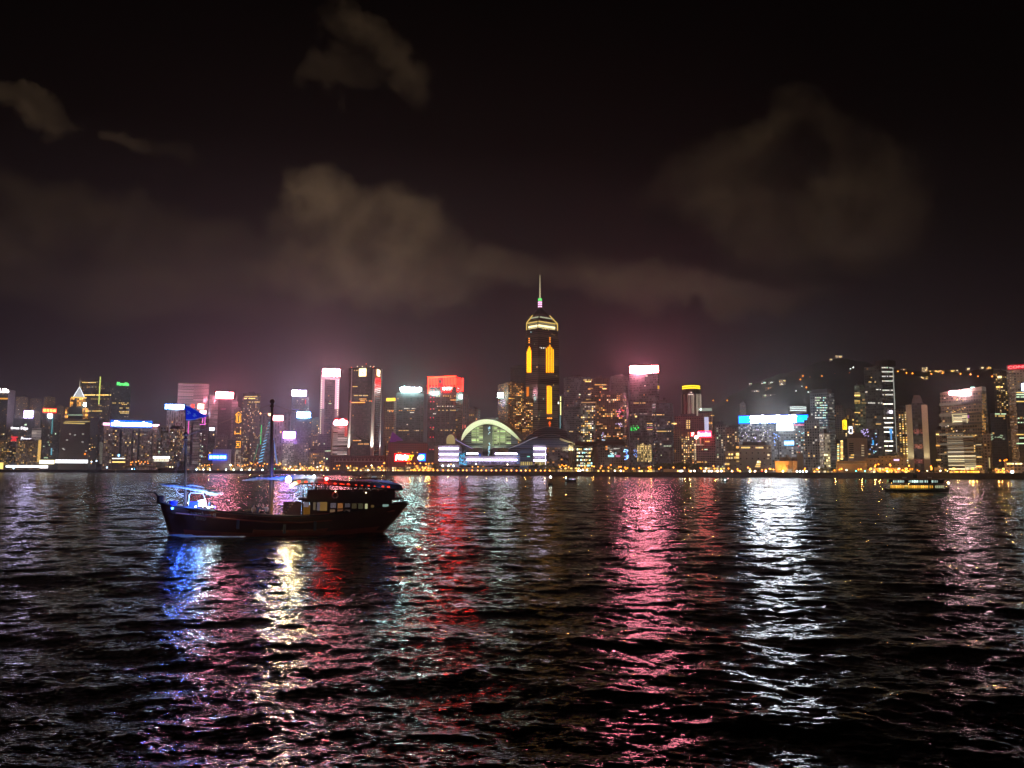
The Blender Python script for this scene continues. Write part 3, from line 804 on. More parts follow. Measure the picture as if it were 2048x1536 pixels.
b = MB(); b.frustum(t.w * .62, t.w * .3, t.h, t.h + 8, 0, t.dd / 2, 8, R(22)); b.build('crown_roof', M_ROOF, t.e); t.auto(26, 'mix', .08, .95, 1)
t = T('apartment_tower', 'grey apartment tower with few windows beside the eight sided one', 326, 341, 866, 1790, fs('greygrid', dim=.09), cat='apartment tower'); t.auto(6, 'gold')
# ---- curved banded twin tower
M_PB = fs('pinkband')
for (x0, x1, tp, Y, lab) in ((357, 418.5, 768, 1950, 'tall pale pink banded tower with a wavy top edge'), (418.5, 437, 791, 1960, 'pale pink banded lower wing next to the red sign tower')):
    t = T('banded_tower', lab, x0, x1, tp, Y, M_PB, body=None, roof=None)
    n = 13; pts = []; w = t.w
    for i in range(n):
        u = i / (n - 1); pts.append((-w / 2 + w * u, (math.sin(u * 6.3) * 3.2 if tp == 768 else math.sin(u * 3.1) * -2.5)))
    pts2 = pts + [(w / 2, 30), (-w / 2, 30)]
    b = MB(); b.prism(pts2, 0, t.h); b.build('tower_body', M_PB, t.e)
    b = MB(); b.prism([(x * 1.01, y - .6) for x, y in pts] + [(w / 2, 30.5), (-w / 2, 30.5)], t.h, t.h + 2.2); b.build('lit_cornice', emit((1, .55, .5), .28, False), t.e)
    t.auto(5, 'gold', .3, .9, 1)
T('office_tower', 'slim pink banded strip of tower between the red sign tower and the amber dragon lights', 462, 476, 803, 1960, fs('pinkband', dim=.10), roof='plant')
t = T('office_tower', 'dark plain tower under the red framed white sign', 437, 464, 798, 1900, fs('purple', wall=(.10, .06, .07), dim=.025, bw=3, p=.004)); t.F.row(441, 452, 818, 4, 2.2, 1.2, 'pink', 0)
sign('red framed glowing white sign on the dark plain tower', 432.5, 784.5, 466.5, 796.5, 1896, (1, .58, .68), 20, frame=(1, .06, .03), fstr=4, legs=2)
# neon cluster
t = T('office_tower', 'dark tower with magenta neon figures beside the striped apartment block', 397, 419, 838, 1830, fs('dark', dim=.04, p=.05), roof='plant')
t.strip('neon_figure', [(398, 848, 411, 849.4), (409.6, 834, 411, 848), (405, 836, 406.2, 846), (398, 841, 400, 847)], emit((1, .15, .8), 1.6, False))
sign('small red character sign next to the blue pennant flag', 382, 808, 389, 816, 1826, (1, .05, .03), 2.2, legs=2)
sign('red and white sign above the magenta neon figures', 396, 808, 408, 818, 1826, (1, .45, .4), 7, frame=(1, .04, .03), fstr=3, legs=2)
sign('white pink rounded sign under the red and white sign', 400, 820.5, 412.5, 828, 1824, (1, .72, .75), 5, frame=(1, .05, .2), fstr=1.5, legs=2)
t = T('apartment_block', 'striped grey apartment block beneath the magenta neon figures', 371, 400, 842, 1740, fs('stripe', dim=.14, wall=(.3, .26, .25)), cat='apartment block'); t.strip('recess', [(382, 845, 387, 930)], M_DARK, out=.3); t.auto(6, 'white')
t.strip('neon_line', [(376.5, 842, 378.5, 868)], emit((1, .12, .6), 1.1, False))
t = T('apartment_block', 'dark slim block with small white lights beside the striped grey block', 400, 416, 856, 1735, fs('flatsdark'), cat='apartment block'); t.auto(16, 'cool', .1, .95, 1)
t = T('apartment_block', 'dark grey block with a white roof lamp', 415, 431, 862, 1745, fs('dark', dim=.03), cat='apartment block'); t.auto(5, 'gold')
sign('white glowing roof lamp panel on the dark grey block', 419, 855, 429, 861, 1740, (.85, .9, 1), 3.5, legs=2)
t = T('apartment_block', 'low brown block with amber windows under the red framed sign tower', 431, 456, 872, 1720, fs('flatsdark', dim=.06), cat='apartment block'); t.auto(14, 'gold', .3, .95, 1.4)
t = T('pale_hall', 'pale low hall carrying the blue character sign', 426, 463, 899, 1560, fs('beige', wall=(.55, .5, .55), p=0, dim=.06, ww=.2), cat='hall')
sign('blue billboard with four pale characters on the low hall', 418.5, 909.5, 453, 919, 1554, (.01, .13, 1), 3.2, frame=(.0, .06, 1), fstr=3.5, blobs=5, tcol=(.45, .92, 1), tstr=3.5, legs=0)
t = T('pale_hall', 'narrow pale block next to the blue character sign', 470, 483, 900, 1550, fs('beige', wall=(.6, .5, .48), p=0, dim=.16, ww=.9, wh=.9), cat='block')
T('apartment_block', 'dark block between the low hall and the narrow pale block', 455, 472, 880, 1600, fs('dark', dim=.02), cat='apartment block')
# amber dragon/lantern neon tower
t = T('neon_tower', 'slim tower outlined with amber neon lantern shapes', 468, 487, 818, 1720, fs('flatsdark', dim=.03, p=.03), roof='plant')
AM = emit((1, .42, .02), 2.0, False)
def neon(t, name, segs, mat, r=.8, out=.8, face=None):
    f = face or t.F; b = MB()
    for s_ in segs: b.tube([f.pt(*f.uz(px, py), out) for px, py in s_], r, 4)
    return b.build(name, mat, t.e)
neon(t, 'neon_lantern', [[(471, 830), (477, 824), (484, 830), (471, 830)], [(473, 831), (472, 844), (477, 846), (482, 843), (481, 831)], [(475, 832), (475, 843)], [(479, 832), (479, 843)]], AM)
neon(t, 'neon_lantern', [[(470, 862), (470, 869)], [(481, 861), (481, 869)], [(472, 867), (479, 867)]], AM)
neon(t, 'neon_lantern', [[(470, 883), (470, 893), (474, 896), (480, 895), (481, 883), (470, 883)], [(473, 886), (478, 892)], [(478, 886), (473, 892)]], AM)
t.auto(10, 'gold')
t = T('apartment_tower', 'dark tower scattered with amber windows and a lit crown', 486, 521, 788, 1800, fs('flatsdark', dim=.025, p=.10, bw=2.8), cat='apartment tower')
for py, a0, a1, n, kp, lv in ((793, 489, 517, 12, .7, 1), (797, 488, 510, 12, .9, 2), (804, 497, 520, 10, .9, 1)): t.F.row(a0, a1, py, n, 2, 1.4, 'gold', lv, kp)
t.auto(84, 'mix', .05, .88, 1.5)
# flared LED tower
t = T('flared_tower', 'flared tower with blue rungs of light sweeping up its sides', 514, 557, 838, 1500, fs('darkblue', dim=.04), body=None, roof=None)
prof = []
for i in range(13):
    q = i / 12; wid = 0.22 + 0.78 * (1 - q) ** 2.2; prof.append((q, wid))
b = MB(); vs = []; fs_ = []
for q, wd in prof:
    for (sx, sy) in ((-1, 0), (1, 0), (1, 1), (-1, 1)): vs.append((sx * wd * t.w / 2 + .22 * t.w * q * .6, sy * 18 * wd + 4 * (1 - wd), q * t.h))
for i in range(12):
    for k_ in range(4): fs_.append((i * 4 + k_, i * 4 + (k_ + 1) % 4, i * 4 + 4 + (k_ + 1) % 4, i * 4 + 4 + k_))
fs_.append((48, 49, 50, 51)); b.add(vs, fs_); b.build('tower_body', fs('darkblue', dim=.05, wall=(.09, .08, .1)), t.e)
CY = emit((.18, .62, 1), 1.0, False); CY2 = emit((.2, .55, .6), .5, False)
neon(t, 'light_rung', [[(516 + (1 - (925 - y) / 85) * 0 + (925 - y) * .26, y), (525 + (925 - y) * .20, y - 3.2)] for y in range(925, 880, -6)], CY, .8, 2.5)
neon(t, 'light_rung', [[(516 + (925 - y) * .26, y), (525 + (925 - y) * .20, y - 3)] for y in range(877, 842, -6)], CY2, .7, 2.5)
neon(t, 'light_line', [[(554, 928), (550, 900), (546, 876)]], emit((.2, .4, 1), .55, False), 1.1, 2.5)
neon(t, 'light_line', [[(507, 922), (512, 905), (517, 888)]], emit((.1, .6, .35), .4, False), .6, 2.5)
neon(t, 'light_line', [[(521, 889), (523, 850)]], emit((.05, 1, .2), .9, False), .7, 2.5)
t = T('office_tower', 'purple grey tower under the small red framed sign', 542, 567, 842, 1640, fs('purple', dim=.10, bw=5, ww=.5, wh=1.)); t.auto(4, 'mix')
sign('small red framed sign on the purple grey tower', 544, 831.5, 566, 840.5, 1636, (1, .66, .68), 12, frame=(1, .03, .08), fstr=3, legs=2)
t = T('office_tower', 'plain purple tower with an orange beacon behind the flared tower', 518, 545, 832, 1900, fs('purple', dim=.06, bw=8, ww=.4, wh=1.), roof='plant')
b = MB(); p = t.F.pt(*t.F.uz(539, 829), 1); b.sphere(p, 3.0); b.build('beacon', emit((1, .5, .2), 9, True), t.e)
b = MB(); p = t.F.pt(*t.F.uz(521, 827), 1); b.sphere(p, 1.6); b.build('beacon', emit((1, .4, .1), 5, True), t.e)
t = T('office_tower', 'pale grid lit tower under the violet framed white sign', 566, 589, 878, 1500, fs('whitegrid', dim=.30)); t.auto(4, 'gold', .05, .3, 2)
sign('violet framed white sign above the pale grid tower', 567, 864, 590.5, 876, 1496, (.82, .58, 1), 14, frame=(.35, .08, 1), fstr=3, legs=2)
t = T('office_tower', 'dim blue grey tower topped by a white sign with a red corner', 584, 618, 793, 1900, fs('darkblue', dim=.045, dimcol=(.8, .75, 1)), roof='plant')
sign('white sign with a red corner on the dim blue grey tower', 584.5, 781, 612.5, 791.5, 1896, (.92, .84, 1), 16, frame=(.5, .4, 1), fstr=1.5, legs=2)
t.strip('neon_line', [(610, 799, 612, 808)], emit((1, .05, .1), .6, False)); t.strip('light_band', [(585, 818, 598, 819.5)], emit((.4, .3, 1), .35, False))
t = T('office_tower', 'bluish tower under the sky blue framed sign', 588, 624, 838, 1700, fs('darkblue', dim=.05, dimcol=(.75, .8, 1)), roof='plant'); t.auto(6, 'mix')
sign('sky blue framed sign on the bluish tower', 594.5, 824.5, 620.5, 835, 1696, (.55, .84, 1), 14, frame=(.02, .2, 1), fstr=4, legs=2)
t = T('office_block', 'brown grid block between the pale grid tower and the dotted tower', 588, 617, 890, 1560, fs('greygrid', dim=.11), cat='office block'); t.auto(4, 'gold')
T('office_tower', 'plain tower with purple edges behind the sky blue sign', 566, 584, 828, 1950, fs('purple', dim=.07, bw=9, ww=.4, wh=1.), roof='plant')
t = T('apartment_tower', 'dim apartment tower with warm windows beside the dotted edge tower', 624, 642, 838, 1800, fs('flatsdark', dim=.05, p=.08), cat='apartment tower', roof='plant'); t.auto(26, 'mix', .1, .97, 1)
t = T('apartment_block', 'low brown block with amber windows near the dotted edge tower', 618, 650, 905, 1420, fs('flats', dim=.07, p=.12), cat='apartment block'); t.auto(18, 'gold', .1, .95, 1.5)
T('apartment_block', 'low dark slab with a small blue lamp near the dotted edge tower', 619, 632, 898, 1460, fs('dark', dim=.03), cat='apartment block')
# ---- tower with dotted light edges
t = T('dotted_tower', 'tall tower with pink edges, dotted white corner lights and a glowing top panel', 641, 679, 753, 1560, fs('purple', wall=(.13, .10, .12), dim=.05, bw=3, fh=3.6), roof='plant')
t.strip('edge_column', [(642, 753, 650, 868), (671, 753, 679, 835), (650.3, 753, 670.7, 759)], facade(wall=(.4, .25, .3), bw=60, fh=60, ww=1, wh=1, dim=.55, dimcol=(1, .52, .66), p=0), out=1.2)
b = MB()
for i in range(27): b.sphere(t.F.pt(*t.F.uz(643.6 - i * .115, 761 + i * 4.05), 1.4), .75, 6, 4)
for i in range(18): b.sphere(t.F.pt(*t.F.uz(676.4 - i * .1, 761 + i * 4.05), 1.4), .75, 6, 4)
o = b.build('corner_light', emit((1, .95, .62), 2.2, False), t.e); o['kind'] = 'stuff'
t.F.row(657, 663, 807, 3, 2, 1.6, 'green', 1); t.F.row(650, 662, 902, 4, 3, 1.4, 'green', 1); t.auto(4, 'white', .1, .5, 1)
sign('large glowing pink white panel on the dotted edge tower', 646, 738.5, 680, 752.5, 1556, (1, .66, .72), 26, frame=(1, .05, .08), fstr=4, legs=0, fr=1.0)
t = T('office_tower', 'pale horizontally striped tower with a red glowing side', 663, 698, 851, 1380, fs('stripe', wall=(.42, .35, .34), dim=.30, dimcol=(1, .78, .74)), split=689, roof='parapet')
b = MB(); t.Rr.box(b, 689.5, 852, 697, 873, out=.4); b.build('red_side', emit((1, .12, .10), .55, False), t.e)
t.strip('edge_column', [(663, 851, 666, 910)], M_PALE, out=.6)
e = sign('lumpy white sign with a red glow on the striped tower', 670, 838, 693, 850.5, 1376, (1, .5, .5), 20, legs=0, panel=False)
b = MB()
for x, z, r in ((-6.5, 4.5, 4.6), (-1, 4, 4.5), (3, 6.2, 4.6), (7.8, 4.6, 3.9)): b.sphere((x, 0, z), r, 12, 8, sy=.3)
b.box(-9.5, 9.5, -.8, .8, 0, 4.5); b.build('sign_panel', emit((1, .22, .26), 60, True), e)
b = MB(); b.box(-11, 11, 1.6, 2.2, -1, 12.5); b.build('backing_panel', emit((1, .03, .05), .7, True), e)
b = MB(); b.box(-12.6, -11.4, -.5, .5, 1, 5.5); b.build('end_lamp', emit((1, .5, .6), 5, False), e)
# ---- tower with white floodlit fins and square emblem
t = T('fin_tower', 'tall dark bronze tower with white floodlit fins and lit square emblems', 698, 764, 735, 1340, fs('dark', wall=(.075, .062, .06), dim=.03, dimcol=(1, .8, .75), p=0.004, bw=2.4, fh=3.5), split=748, roof='plant', phi=24)
M_FIN = principled('white_fin', (.75, .72, .68), .6)
def fin(pts_top, pts_bot, ptop, pbot, face, out0, out1):
    b = MB(); vs = []
    for (px, py, wpx, out) in ((pts_top, ptop, 2.2, out0), (pts_bot, pbot, 4.0, out1)): pass
for (xt, xb, wt, wb, ytop, out, nm) in ((703.3, 697.6, 1.3, 4.2, 768, 1.2, 1), (747.6, 744.2, 4.6, 5.8, 768, 2.0, 1), (762.6, 758.4, 1.2, 2.2, 768, 1.0, 0)):
    face = t.F if nm else t.Rr
    b = MB(); vs = []
    for (xc, wp, py) in ((xb, wb, 912), (xt, wt, ytop), (xt + .8, wt * .9, 738)):
        u, z = face.uz(xc, py); hw = wp * t.mpp / 2
        for o_ in (out, -.8):
            for q in (-1, 1): vs.append(face.pt(u + q * hw, z, o_))
    b.add(vs, [(0, 1, 5, 4), (4, 5, 9, 8), (0, 4, 6, 2), (4, 8, 10, 6), (1, 3, 7, 5), (5, 7, 11, 9), (8, 9, 11, 10)])
    b.build('floodlit_fin', M_FIN, t.e)
    u, z = face.uz(xb, 911); p = face.pt(u, z + 1, out + 4.5)
    for (zz, en, ang) in ((0, 420000, 34),):
        ld = bpy.data.lights.new('fin_floodlight', 'SPOT'); ld.energy = en; ld.spot_size = R(ang); ld.spot_blend = .6; ld.color = (1, .93, .80) if xb < 757 else (.9, .95, 1); ld.shadow_soft_size = .8
        lo = bpy.data.objects.new('fin_floodlight', ld); link(lo, t.e); lo.location = p
        aim = face.pt(u, z + 95, out - 1); lo.rotation_euler = (aim - p).to_track_quat('-Z', 'Y').to_euler()
def emblem(face, cx, cy, wx, hy):
    b = MB(); u0, z1 = face.uz(cx - wx / 2, cy - hy / 2); u1, z0 = face.uz(cx + wx / 2, cy + hy / 2)
    face.boxuz(b, u0, u1, z0, z1, 1.0); o = b.build('emblem_panel', emit((1, .85, .6), 4.2, True), t.e)
    b = MB(); face.boxuz(b, u0 - .9, u1 + .9, z0 - .9, z1 + .9, .6); b.build('emblem_edge', emit((1, .62, .1), 1.2, False), t.e)
    um, zm = (u0 + u1) / 2, (z0 + z1) / 2; w_, h_ = (u1 - u0), (z1 - z0)
    b = MB()
    pts = [(-.26, .30), (-.08, .18), (-.14, .02), (.14, -.02), (.08, -.18), (.26, -.30)]
    b.tube([face.pt(um + x * w_, zm + y * h_, 1.15) for x, y in pts], w_ * .085, 5)
    b.build('emblem_mark', M_DARK, t.e)
emblem(t.F, 725.5, 745, 13, 14); emblem(t.Rr, 756.3, 746, 5.4, 14)
for a0, a1, py, n, c, kp in ((705, 715, 773, 6, 'gold', .9), (708, 736, 791, 14, 'gold', .9), (718, 733, 798, 8, 'amber', .9), (720, 738, 801.5, 9, 'amber', .9), (703, 730, 805, 15, 'orange', 1), (706, 722, 881, 9, 'amber', .9), (716, 738, 888, 11, 'amber', .9), (708, 716, 741, 4, 'gold', .8), (738, 745, 802, 4, 'amber', .8)):
    t.F.row(a0, a1, py, n, 1.9, 1.5, c, 1 if c != 'orange' else 2, kp)
b = MB()
for px, py in ((703.5, 735), (732.5, 728), (746, 735)): b.sphere(t.F.pt(*t.F.uz(px, py), .5), .8, 6, 4)
for px, py in ((702, 803), (744.5, 802.5)): b.sphere(t.F.pt(*t.F.uz(px, py), 2.6), .8, 6, 4)
b.build('beacon', emit((1, .12, .05), 3, False), t.e)
b = MB()
for px in (715, 725, 741, 748): b.sphere(t.F.pt(*t.F.uz(px, 733), .5), .9, 6, 4)
b.build('roof_lamp', emit((1, .9, .6), 2.5, False), t.e)
t = T('podium', 'long dark red brown podium with pale rail at the foot of the fin tower', 660, 776, 911, 1290, fs('redbrown', wall=(.12, .06, .05), dim=.015, p=0), cat='podium', roof=None)
b = MB(); t.F.box(b, 668, 922, 770, 923.3, out=.6)
for i in range(14): t.F.box(b, 670 + i * 7.4, 917 + (i % 2), 671 + i * 7.4, 922, out=.6)
b.build('terrace_rail', M_PALE, t.e)
t.F.box(MB(), 0, 0, 1, 1)
# ---- dim towers around the cyan sign
t = T('office_tower', 'brown slim tower with a yellow lit crown beside the fin tower', 768, 793, 803, 1420, fs('brown', dim=.06, p=.02), split=788, roof=None)
t.strip('lit_crown', [(773, 796.5, 790.5, 802)], emit((1, .62, .05), 2.2, False)); 
for py, n in ((821, 5), (823, 3), (856, 4), (875, 1), (884, 2), (903, 2), (908, 3)): t.F.row(771, 788, py, n, 2.2, 2, 'amber', 1, .8)
t = T('office_tower', 'dark slate tower under the cyan white lettered sign', 793, 848, 786, 1460, fs('dark', wall=(.08, .085, .09), dim=.030, dimcol=(.9, .85, 1), p=.01, bw=4), roof='plant')
t.strip('recess', [(805, 792, 806.5, 900), (818, 792, 819.5, 900), (830, 792, 831.5, 900), (841, 792, 843, 900)], M_DARK, out=.2)
for a0, a1, py, n, c, kp in ((796, 838, 793, 9, 'white', .3), (808, 832, 817, 8, 'white', .8), (797, 838, 821, 10, 'amber', .7), (820, 828, 825, 3, 'white', .8), (797, 838, 861, 12, 'gold', .8), (813, 816, 849, 1, 'white', 1)): t.F.row(a0, a1, py, n, 2.6, 1.4, c, 1, kp)
e = sign('cyan white lettered sign glowing on the dark slate tower', 801, 774, 842, 783.5, 1456, (.62, 1, .98), 34, legs=3, panel=False)
b = MB()
for i in range(8): b.sphere((-16 + i * 4.6, 0, 4.3), 2.9 if i != 1 else 3.6, 10, 6, sy=.35, sz=1.45 if i in (1,) else 1.3)
b.box(-17, 17, -.6, .6, 1.2, 7.4); b.build('lettering', emit((.60, 1, .93), 120, True), e)
t = T('fabric_canopy', 'violet lit pointed fabric canopy low in front of the slate tower', 780, 809, 885, 1400, M_DARK, body=None, roof=None, cat='canopy')
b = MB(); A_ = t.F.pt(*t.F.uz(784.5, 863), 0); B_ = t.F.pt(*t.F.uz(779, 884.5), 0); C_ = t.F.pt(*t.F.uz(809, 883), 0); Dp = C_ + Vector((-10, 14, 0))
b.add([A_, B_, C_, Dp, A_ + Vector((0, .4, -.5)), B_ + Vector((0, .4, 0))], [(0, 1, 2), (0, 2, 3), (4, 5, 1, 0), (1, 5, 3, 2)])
b.build('canopy_sheet', emit((.42, .04, .5), .16, False), t.e)  # violet light cone put in as a glowing sheet on an added pole
b = MB(); b.tube([(A_.x, 1.2, 0), (A_.x, 1.2, A_.z)], .5, 5); b.build('pole', M_STEEL, t.e)
t = T('office_block', 'dark red lit block behind the red and yellow character sign', 776, 856, 886, 1330, fs('redbrown', wall=(.25, .08, .07), dim=.02, p=.004), cat='office block')
t.F.row(771, 778, 903, 2, 2, 1.6, 'amber', 1)
e = sign('red white characters and yellow italic letters on the waterfront sign', 791, 909.5, 833, 921, 1210, (1, .02, .02), 3, panel=False, legs=9, name='waterfront_sign')
k_ = 1210 / FPX
W_ = 42 * k_; H_ = 11.5 * k_
b = MB(); b.box(-W_ / 2 - 1, -W_ / 2 + 15.5 * 1.35, .1, .5, -.8, H_ + 1); b.build('backing_panel', emit((1, .001, .002), 24.0, True), e)
put_text(e, '周奔', (-W_ / 2 + 9.8, -.5, H_ / 2), 20, 8.6, emit((1, .9, .8), 7, True), bold=.06)
put_text(e, 'AST', (4.5, -.5, H_ / 2), 14.5, 8, emit((1, .62, .02), 2.8, True), shear=.35, bold=.05)
e = sign('cyan and blue box sign with a white slanted mark beside the red characters', 839, 908.5, 850, 921, 1212, (.0, .62, 1), 2.2, frame=(.0, .04, 1), fstr=3, legs=9, name='waterfront_sign')
put_text(e, 'O', (-2.2, -.5, 4.6), 9.5, 7, emit((1, .97, 1), 6, True), shear=.4, bold=.12)

# ---- red neon tower
t = T('red_neon_tower', 'grey tower crowned with red neon stripes and a red edge', 855.5, 926, 755, 1480, fs('dark', wall=(.11, .08, .085), dim=.035, dimcol=(1, .7, .75), p=.008, bw=4), split=912.5, roof=None)
RED = emit((1, .03, .02), 7, True); RED2 = emit((1, .06, .025), 6, True)
rects = [(856.2, 754, 912, 755.6)] + [(857.6 + i * 3.03 - .35, 755.6, 857.6 + i * 3.03 + .45, (770 if i % 2 else 774)) for i in range(19) if not 7 <= i <= 9 and i > 0]
t.strip('neon_stripe', rects, RED2, out=1.2)
t.strip('neon_edge', [(855.2, 753.4, 857, 754), (856.4, 755.6, 858.3, 787)], RED2, out=1.2)
b = MB(); t.F.box(b, 855.6, 754, 912, 772, out=.3); b.build('red_glow_panel', emit((.9, .0012, .002), 30.0, True), t.e)
b = MB(); t.F.box(b, 876.5, 758, 884, 768, out=.5); b.build('dark_infill', M_DARK, t.e)
b = MB(); t.Rr.box(b, 913.5, 756, 925, 770, out=.4); b.build('red_glow_panel', emit((1, .006, .004), 14, True), t.e)
b = MB()
for i in range(6): t.Rr.box(b, 914 + i * 2, 770.3, 914.7 + i * 2, 782, out=.5)
t.Rr.box(b, 924.6, 756, 925.8, 783, out=.9); t.Rr.box(b, 912.6, 754, 925.8, 755.6, out=.9); b.build('neon_stripe', RED, t.e)
b = MB()
for i, y in enumerate((775, 779.5, 784.5, 789.5, 795, 803.5, 818, 835.5, 855, 874.5, 899)):
    for x in (862.3, 868.3): b.sphere(t.F.pt(*t.F.uz(x - (y - 780) * .014, y), .8), 1.05, 6, 4)
b.build('red_lamp', emit((1, .04, .08), 1.8, False), t.e)
for a0, a1, py, n, c, kp in ((872, 920, 792, 9, 'gold', .6), (898, 922, 800, 7, 'gold', .9), (873, 908, 812.5, 7, 'white', .8), (872, 920, 820.5, 10, 'gold', .75), (873, 920, 860.5, 10, 'gold', .7), (860, 872, 827.5, 4, 'white', .7), (914, 920, 840, 2, 'gold', .9)): t.F.row(a0, a1, py, n, 2.6, 1.5, c, 1, kp) if a1 < 913 else t.F.row(a0, 912, py, n, 2.6, 1.5, c, 1, kp)
t.strip('recess', [(872.3, 775, 873.2, 930), (881, 790, 882, 930), (890, 790, 891, 930), (900, 790, 901, 930)], M_DARK, out=.25)
e = sign('four glowing white characters on a red backing atop the red neon tower', 883.5, 773.3, 920, 781.8, 1472, (1, .0, .02), 2.5, panel=False, legs=0)
k_ = 1472 / FPX
b = MB(); b.box(-18.6 * k_, 18.6 * k_, .3, .8, -.9, 8.5 * k_ + .9); b.build('backing_panel', emit((1, .001, .0015), 40.0, True), e)
put_text(e, '中国平安', (0, -.4, 4.25 * k_), 34.5 * k_, 7.8 * k_, emit((1, .3, .25), 10, True), bold=.06)
t = T('office_tower', 'dark tower with faint vertical light lines behind the red neon tower', 922, 938, 791, 1600, fs('dark', dim=.03), roof='plant'); t.strip('neon_line', [(925.3, 793, 926, 850), (929, 793, 929.7, 850), (933.5, 795, 934.2, 850)], emit((1, .5, .5), .16, False)); t.strip('neon_line', [(925, 849, 926.4, 858), (929, 850, 931.5, 856)], emit((1, .2, .15), .9, False))
t = T('apartment_tower', 'small brown tower with a lit corner beyond the arched hall', 936, 961, 818, 1900, fs('brown', dim=.08, p=.05), split=950, cat='apartment tower'); t.F.row(938, 948, 830, 3, 2, 1.6, 'amber', 1)
for i in range(10): t.Rr.win(955 + (i % 3) * 2, 822 + i * 1.7, 2.6, 1.2, 'cyan' if i % 3 else 'pink', 0)
t.Rr.win(953, 838, 3, 2, 'amber', 2)
# ---- amber windowed pair behind the arched hall
M_AM = fs('amber', p=.22)
t = T('amber_tower', 'tower covered in rows of amber windows with a small white sign at its corner', 995, 1048, 766, 1560, M_AM, split=1017, side='L', roof='plant'); t.auto(100, 'amber', .12, .93, 2.2, (1, 1, 2), sides='L')
sign('small tilted white sign on the corner of the amber windowed tower', 995.5, 786, 1006.5, 795, 1548, (.85, 1, .95), 12, legs=0)
t = T('amber_tower', 'lower amber windowed wing against the tall spire tower', 1044, 1066, 797, 1550, M_AM, roof='plant'); t.auto(46, 'amber', .12, .95, 2.2, (1, 1, 2))
t = T('office_tower', 'almost black tower rising behind the amber windows', 1021, 1057, 735, 1750, fs('dark', dim=.018, p=0.002), roof='plant')

# ================================================================== tall spire tower
YC = 1540
t = T('spire_tower', 'tallest tower with amber light strips, glowing crown and spire', 1051, 1118, 690, YC, M_DARK, body=None, roof=None)
L0 = at(1051, 690, YC + 26).x; C0 = at(1077, 690, YC).x; R0 = at(1118, 690, YC + 34).x
ox = t.e.location.x; t.e.rotation_euler = (0, 0, 0); t.e.location.x = C0; ox = C0
t.M = Matrix.Translation((ox, YC, QUAY_Z)); t.inv = t.M.inverted(); t.inv3 = t.inv.to_3x3()
bpy.context.view_layer.update()
pl = (L0 - ox, 26.0); pr = (R0 - ox, 34.0); pc = (0.0, 0.0)
def lerp2(a, c, q): return (a[0] + (c[0] - a[0]) * q, a[1] + (c[1] - a[1]) * q)
def faceof(a, c):
    d = Vector((c[0] - a[0], c[1] - a[1])).normalized(); return Face(t, a, (d.x, d.y), (d.y, -d.x))
FL = faceof(pl, pc); FR = faceof(pc, pr)
zt = lambda py: FR.uz(1090, py)[1]
M_CP = facade(wall=(.085, .065, .05), bw=90, fh=3.9, ww=1., wh=.55, dim=.030, dimcol=(1, .72, .5), p=0)
b = MB(); outl = [pl, lerp2(pl, pc, .93), lerp2(pc, pr, .05), pr, lerp2(pr, (8, 62), .35), (10, 60), lerp2(pl, (6, 60), .3)]
b.prism(outl, 0, zt(672)); b.build('tower_body', M_CP, t.e)
sc_ = lambda f: [(x * f + (1 - f) * 4, (y - 30) * f + 30) for x, y in outl]
b = MB(); b.prism(sc_(.94), zt(672) + .01, zt(657)); b.build('upper_body', M_CP, t.e)
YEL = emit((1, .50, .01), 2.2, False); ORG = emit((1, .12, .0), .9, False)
def strips(face, xs, tops, bot, name='amber_strip', core=1.1):
    b = MB(); b2 = MB()
    for x, tp in zip(xs, tops):
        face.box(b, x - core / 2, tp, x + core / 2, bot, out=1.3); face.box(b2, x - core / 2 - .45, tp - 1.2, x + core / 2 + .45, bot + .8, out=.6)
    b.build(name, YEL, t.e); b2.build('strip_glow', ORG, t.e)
strips(FL, [1055.0, 1056.9, 1058.8, 1060.7, 1062.2], [703, 698, 693, 696, 701], 745)
strips(FR, [1092.6, 1095.8, 1099.2, 1102.8, 1105.8], [697, 694, 690, 695, 699], 745)
strips(FR, [1094.2, 1096.8, 1099.4, 1102.0], [772.5, 772, 772, 774], 827.5)
b = MB(); FL.box(b, 1053.6, 774, 1058, 797, out=.8); b.build('amber_strip', emit((1, .25, .01), .8, False), t.e)
b = MB()
for y in (677, 681, 685): b.sphere(FL.pt(*FL.uz(1058.8, y), .8), 1.3, 6, 4); b.sphere(FR.pt(*FR.uz(1099.4, y - 1), .8), 1.3, 6, 4)
for x in (1095, 1098.6, 1102.2): b.sphere(FR.pt(*FR.uz(x, 836.5), .8), 1.5, 6, 4)
b.build('amber_lamp', emit((1, .3, .03), 2.2, False), t.e)
b = MB(); FR.box(b, 1098.2, 842.5, 1100.4, 853, out=.8); FR.box(b, 1096.8, 845, 1101.6, 848, out=.7); b.build('amber_arrow', ORG, t.e)
for px, py, c, lv in ((1074, 734, 'gold', 2), (1080, 695, 'white', 1), (1083, 696, 'white', 2), (1087, 696, 'white', 2), (1090, 696, 'white', 1), (1086, 658, 'gold', 1), (1091, 658.5, 'gold', 1), (1097, 660, 'gold', 1),
                      (1104, 668, 'gold', 0), (1108, 670, 'gold', 0), (1070, 658, 'gold', 0), (1069, 688, 'green', 0), (1079, 831, 'green', 0), (1087, 798, 'green', 1), (1082, 821, 'gold', 0), (1078, 838, 'gold', 1), (1073, 833, 'gold', 1), (1107, 770, 'gold', 1), (1113, 752, 'gold', 0)):
    (FL if px < 1077 else FR).win(px, py, 2.2, 1.4, c, lv)
for px, py in ((1069, 789.5), (1062, 664)): FL.win(px, py, 2, 1.6, 'cyan', 1)
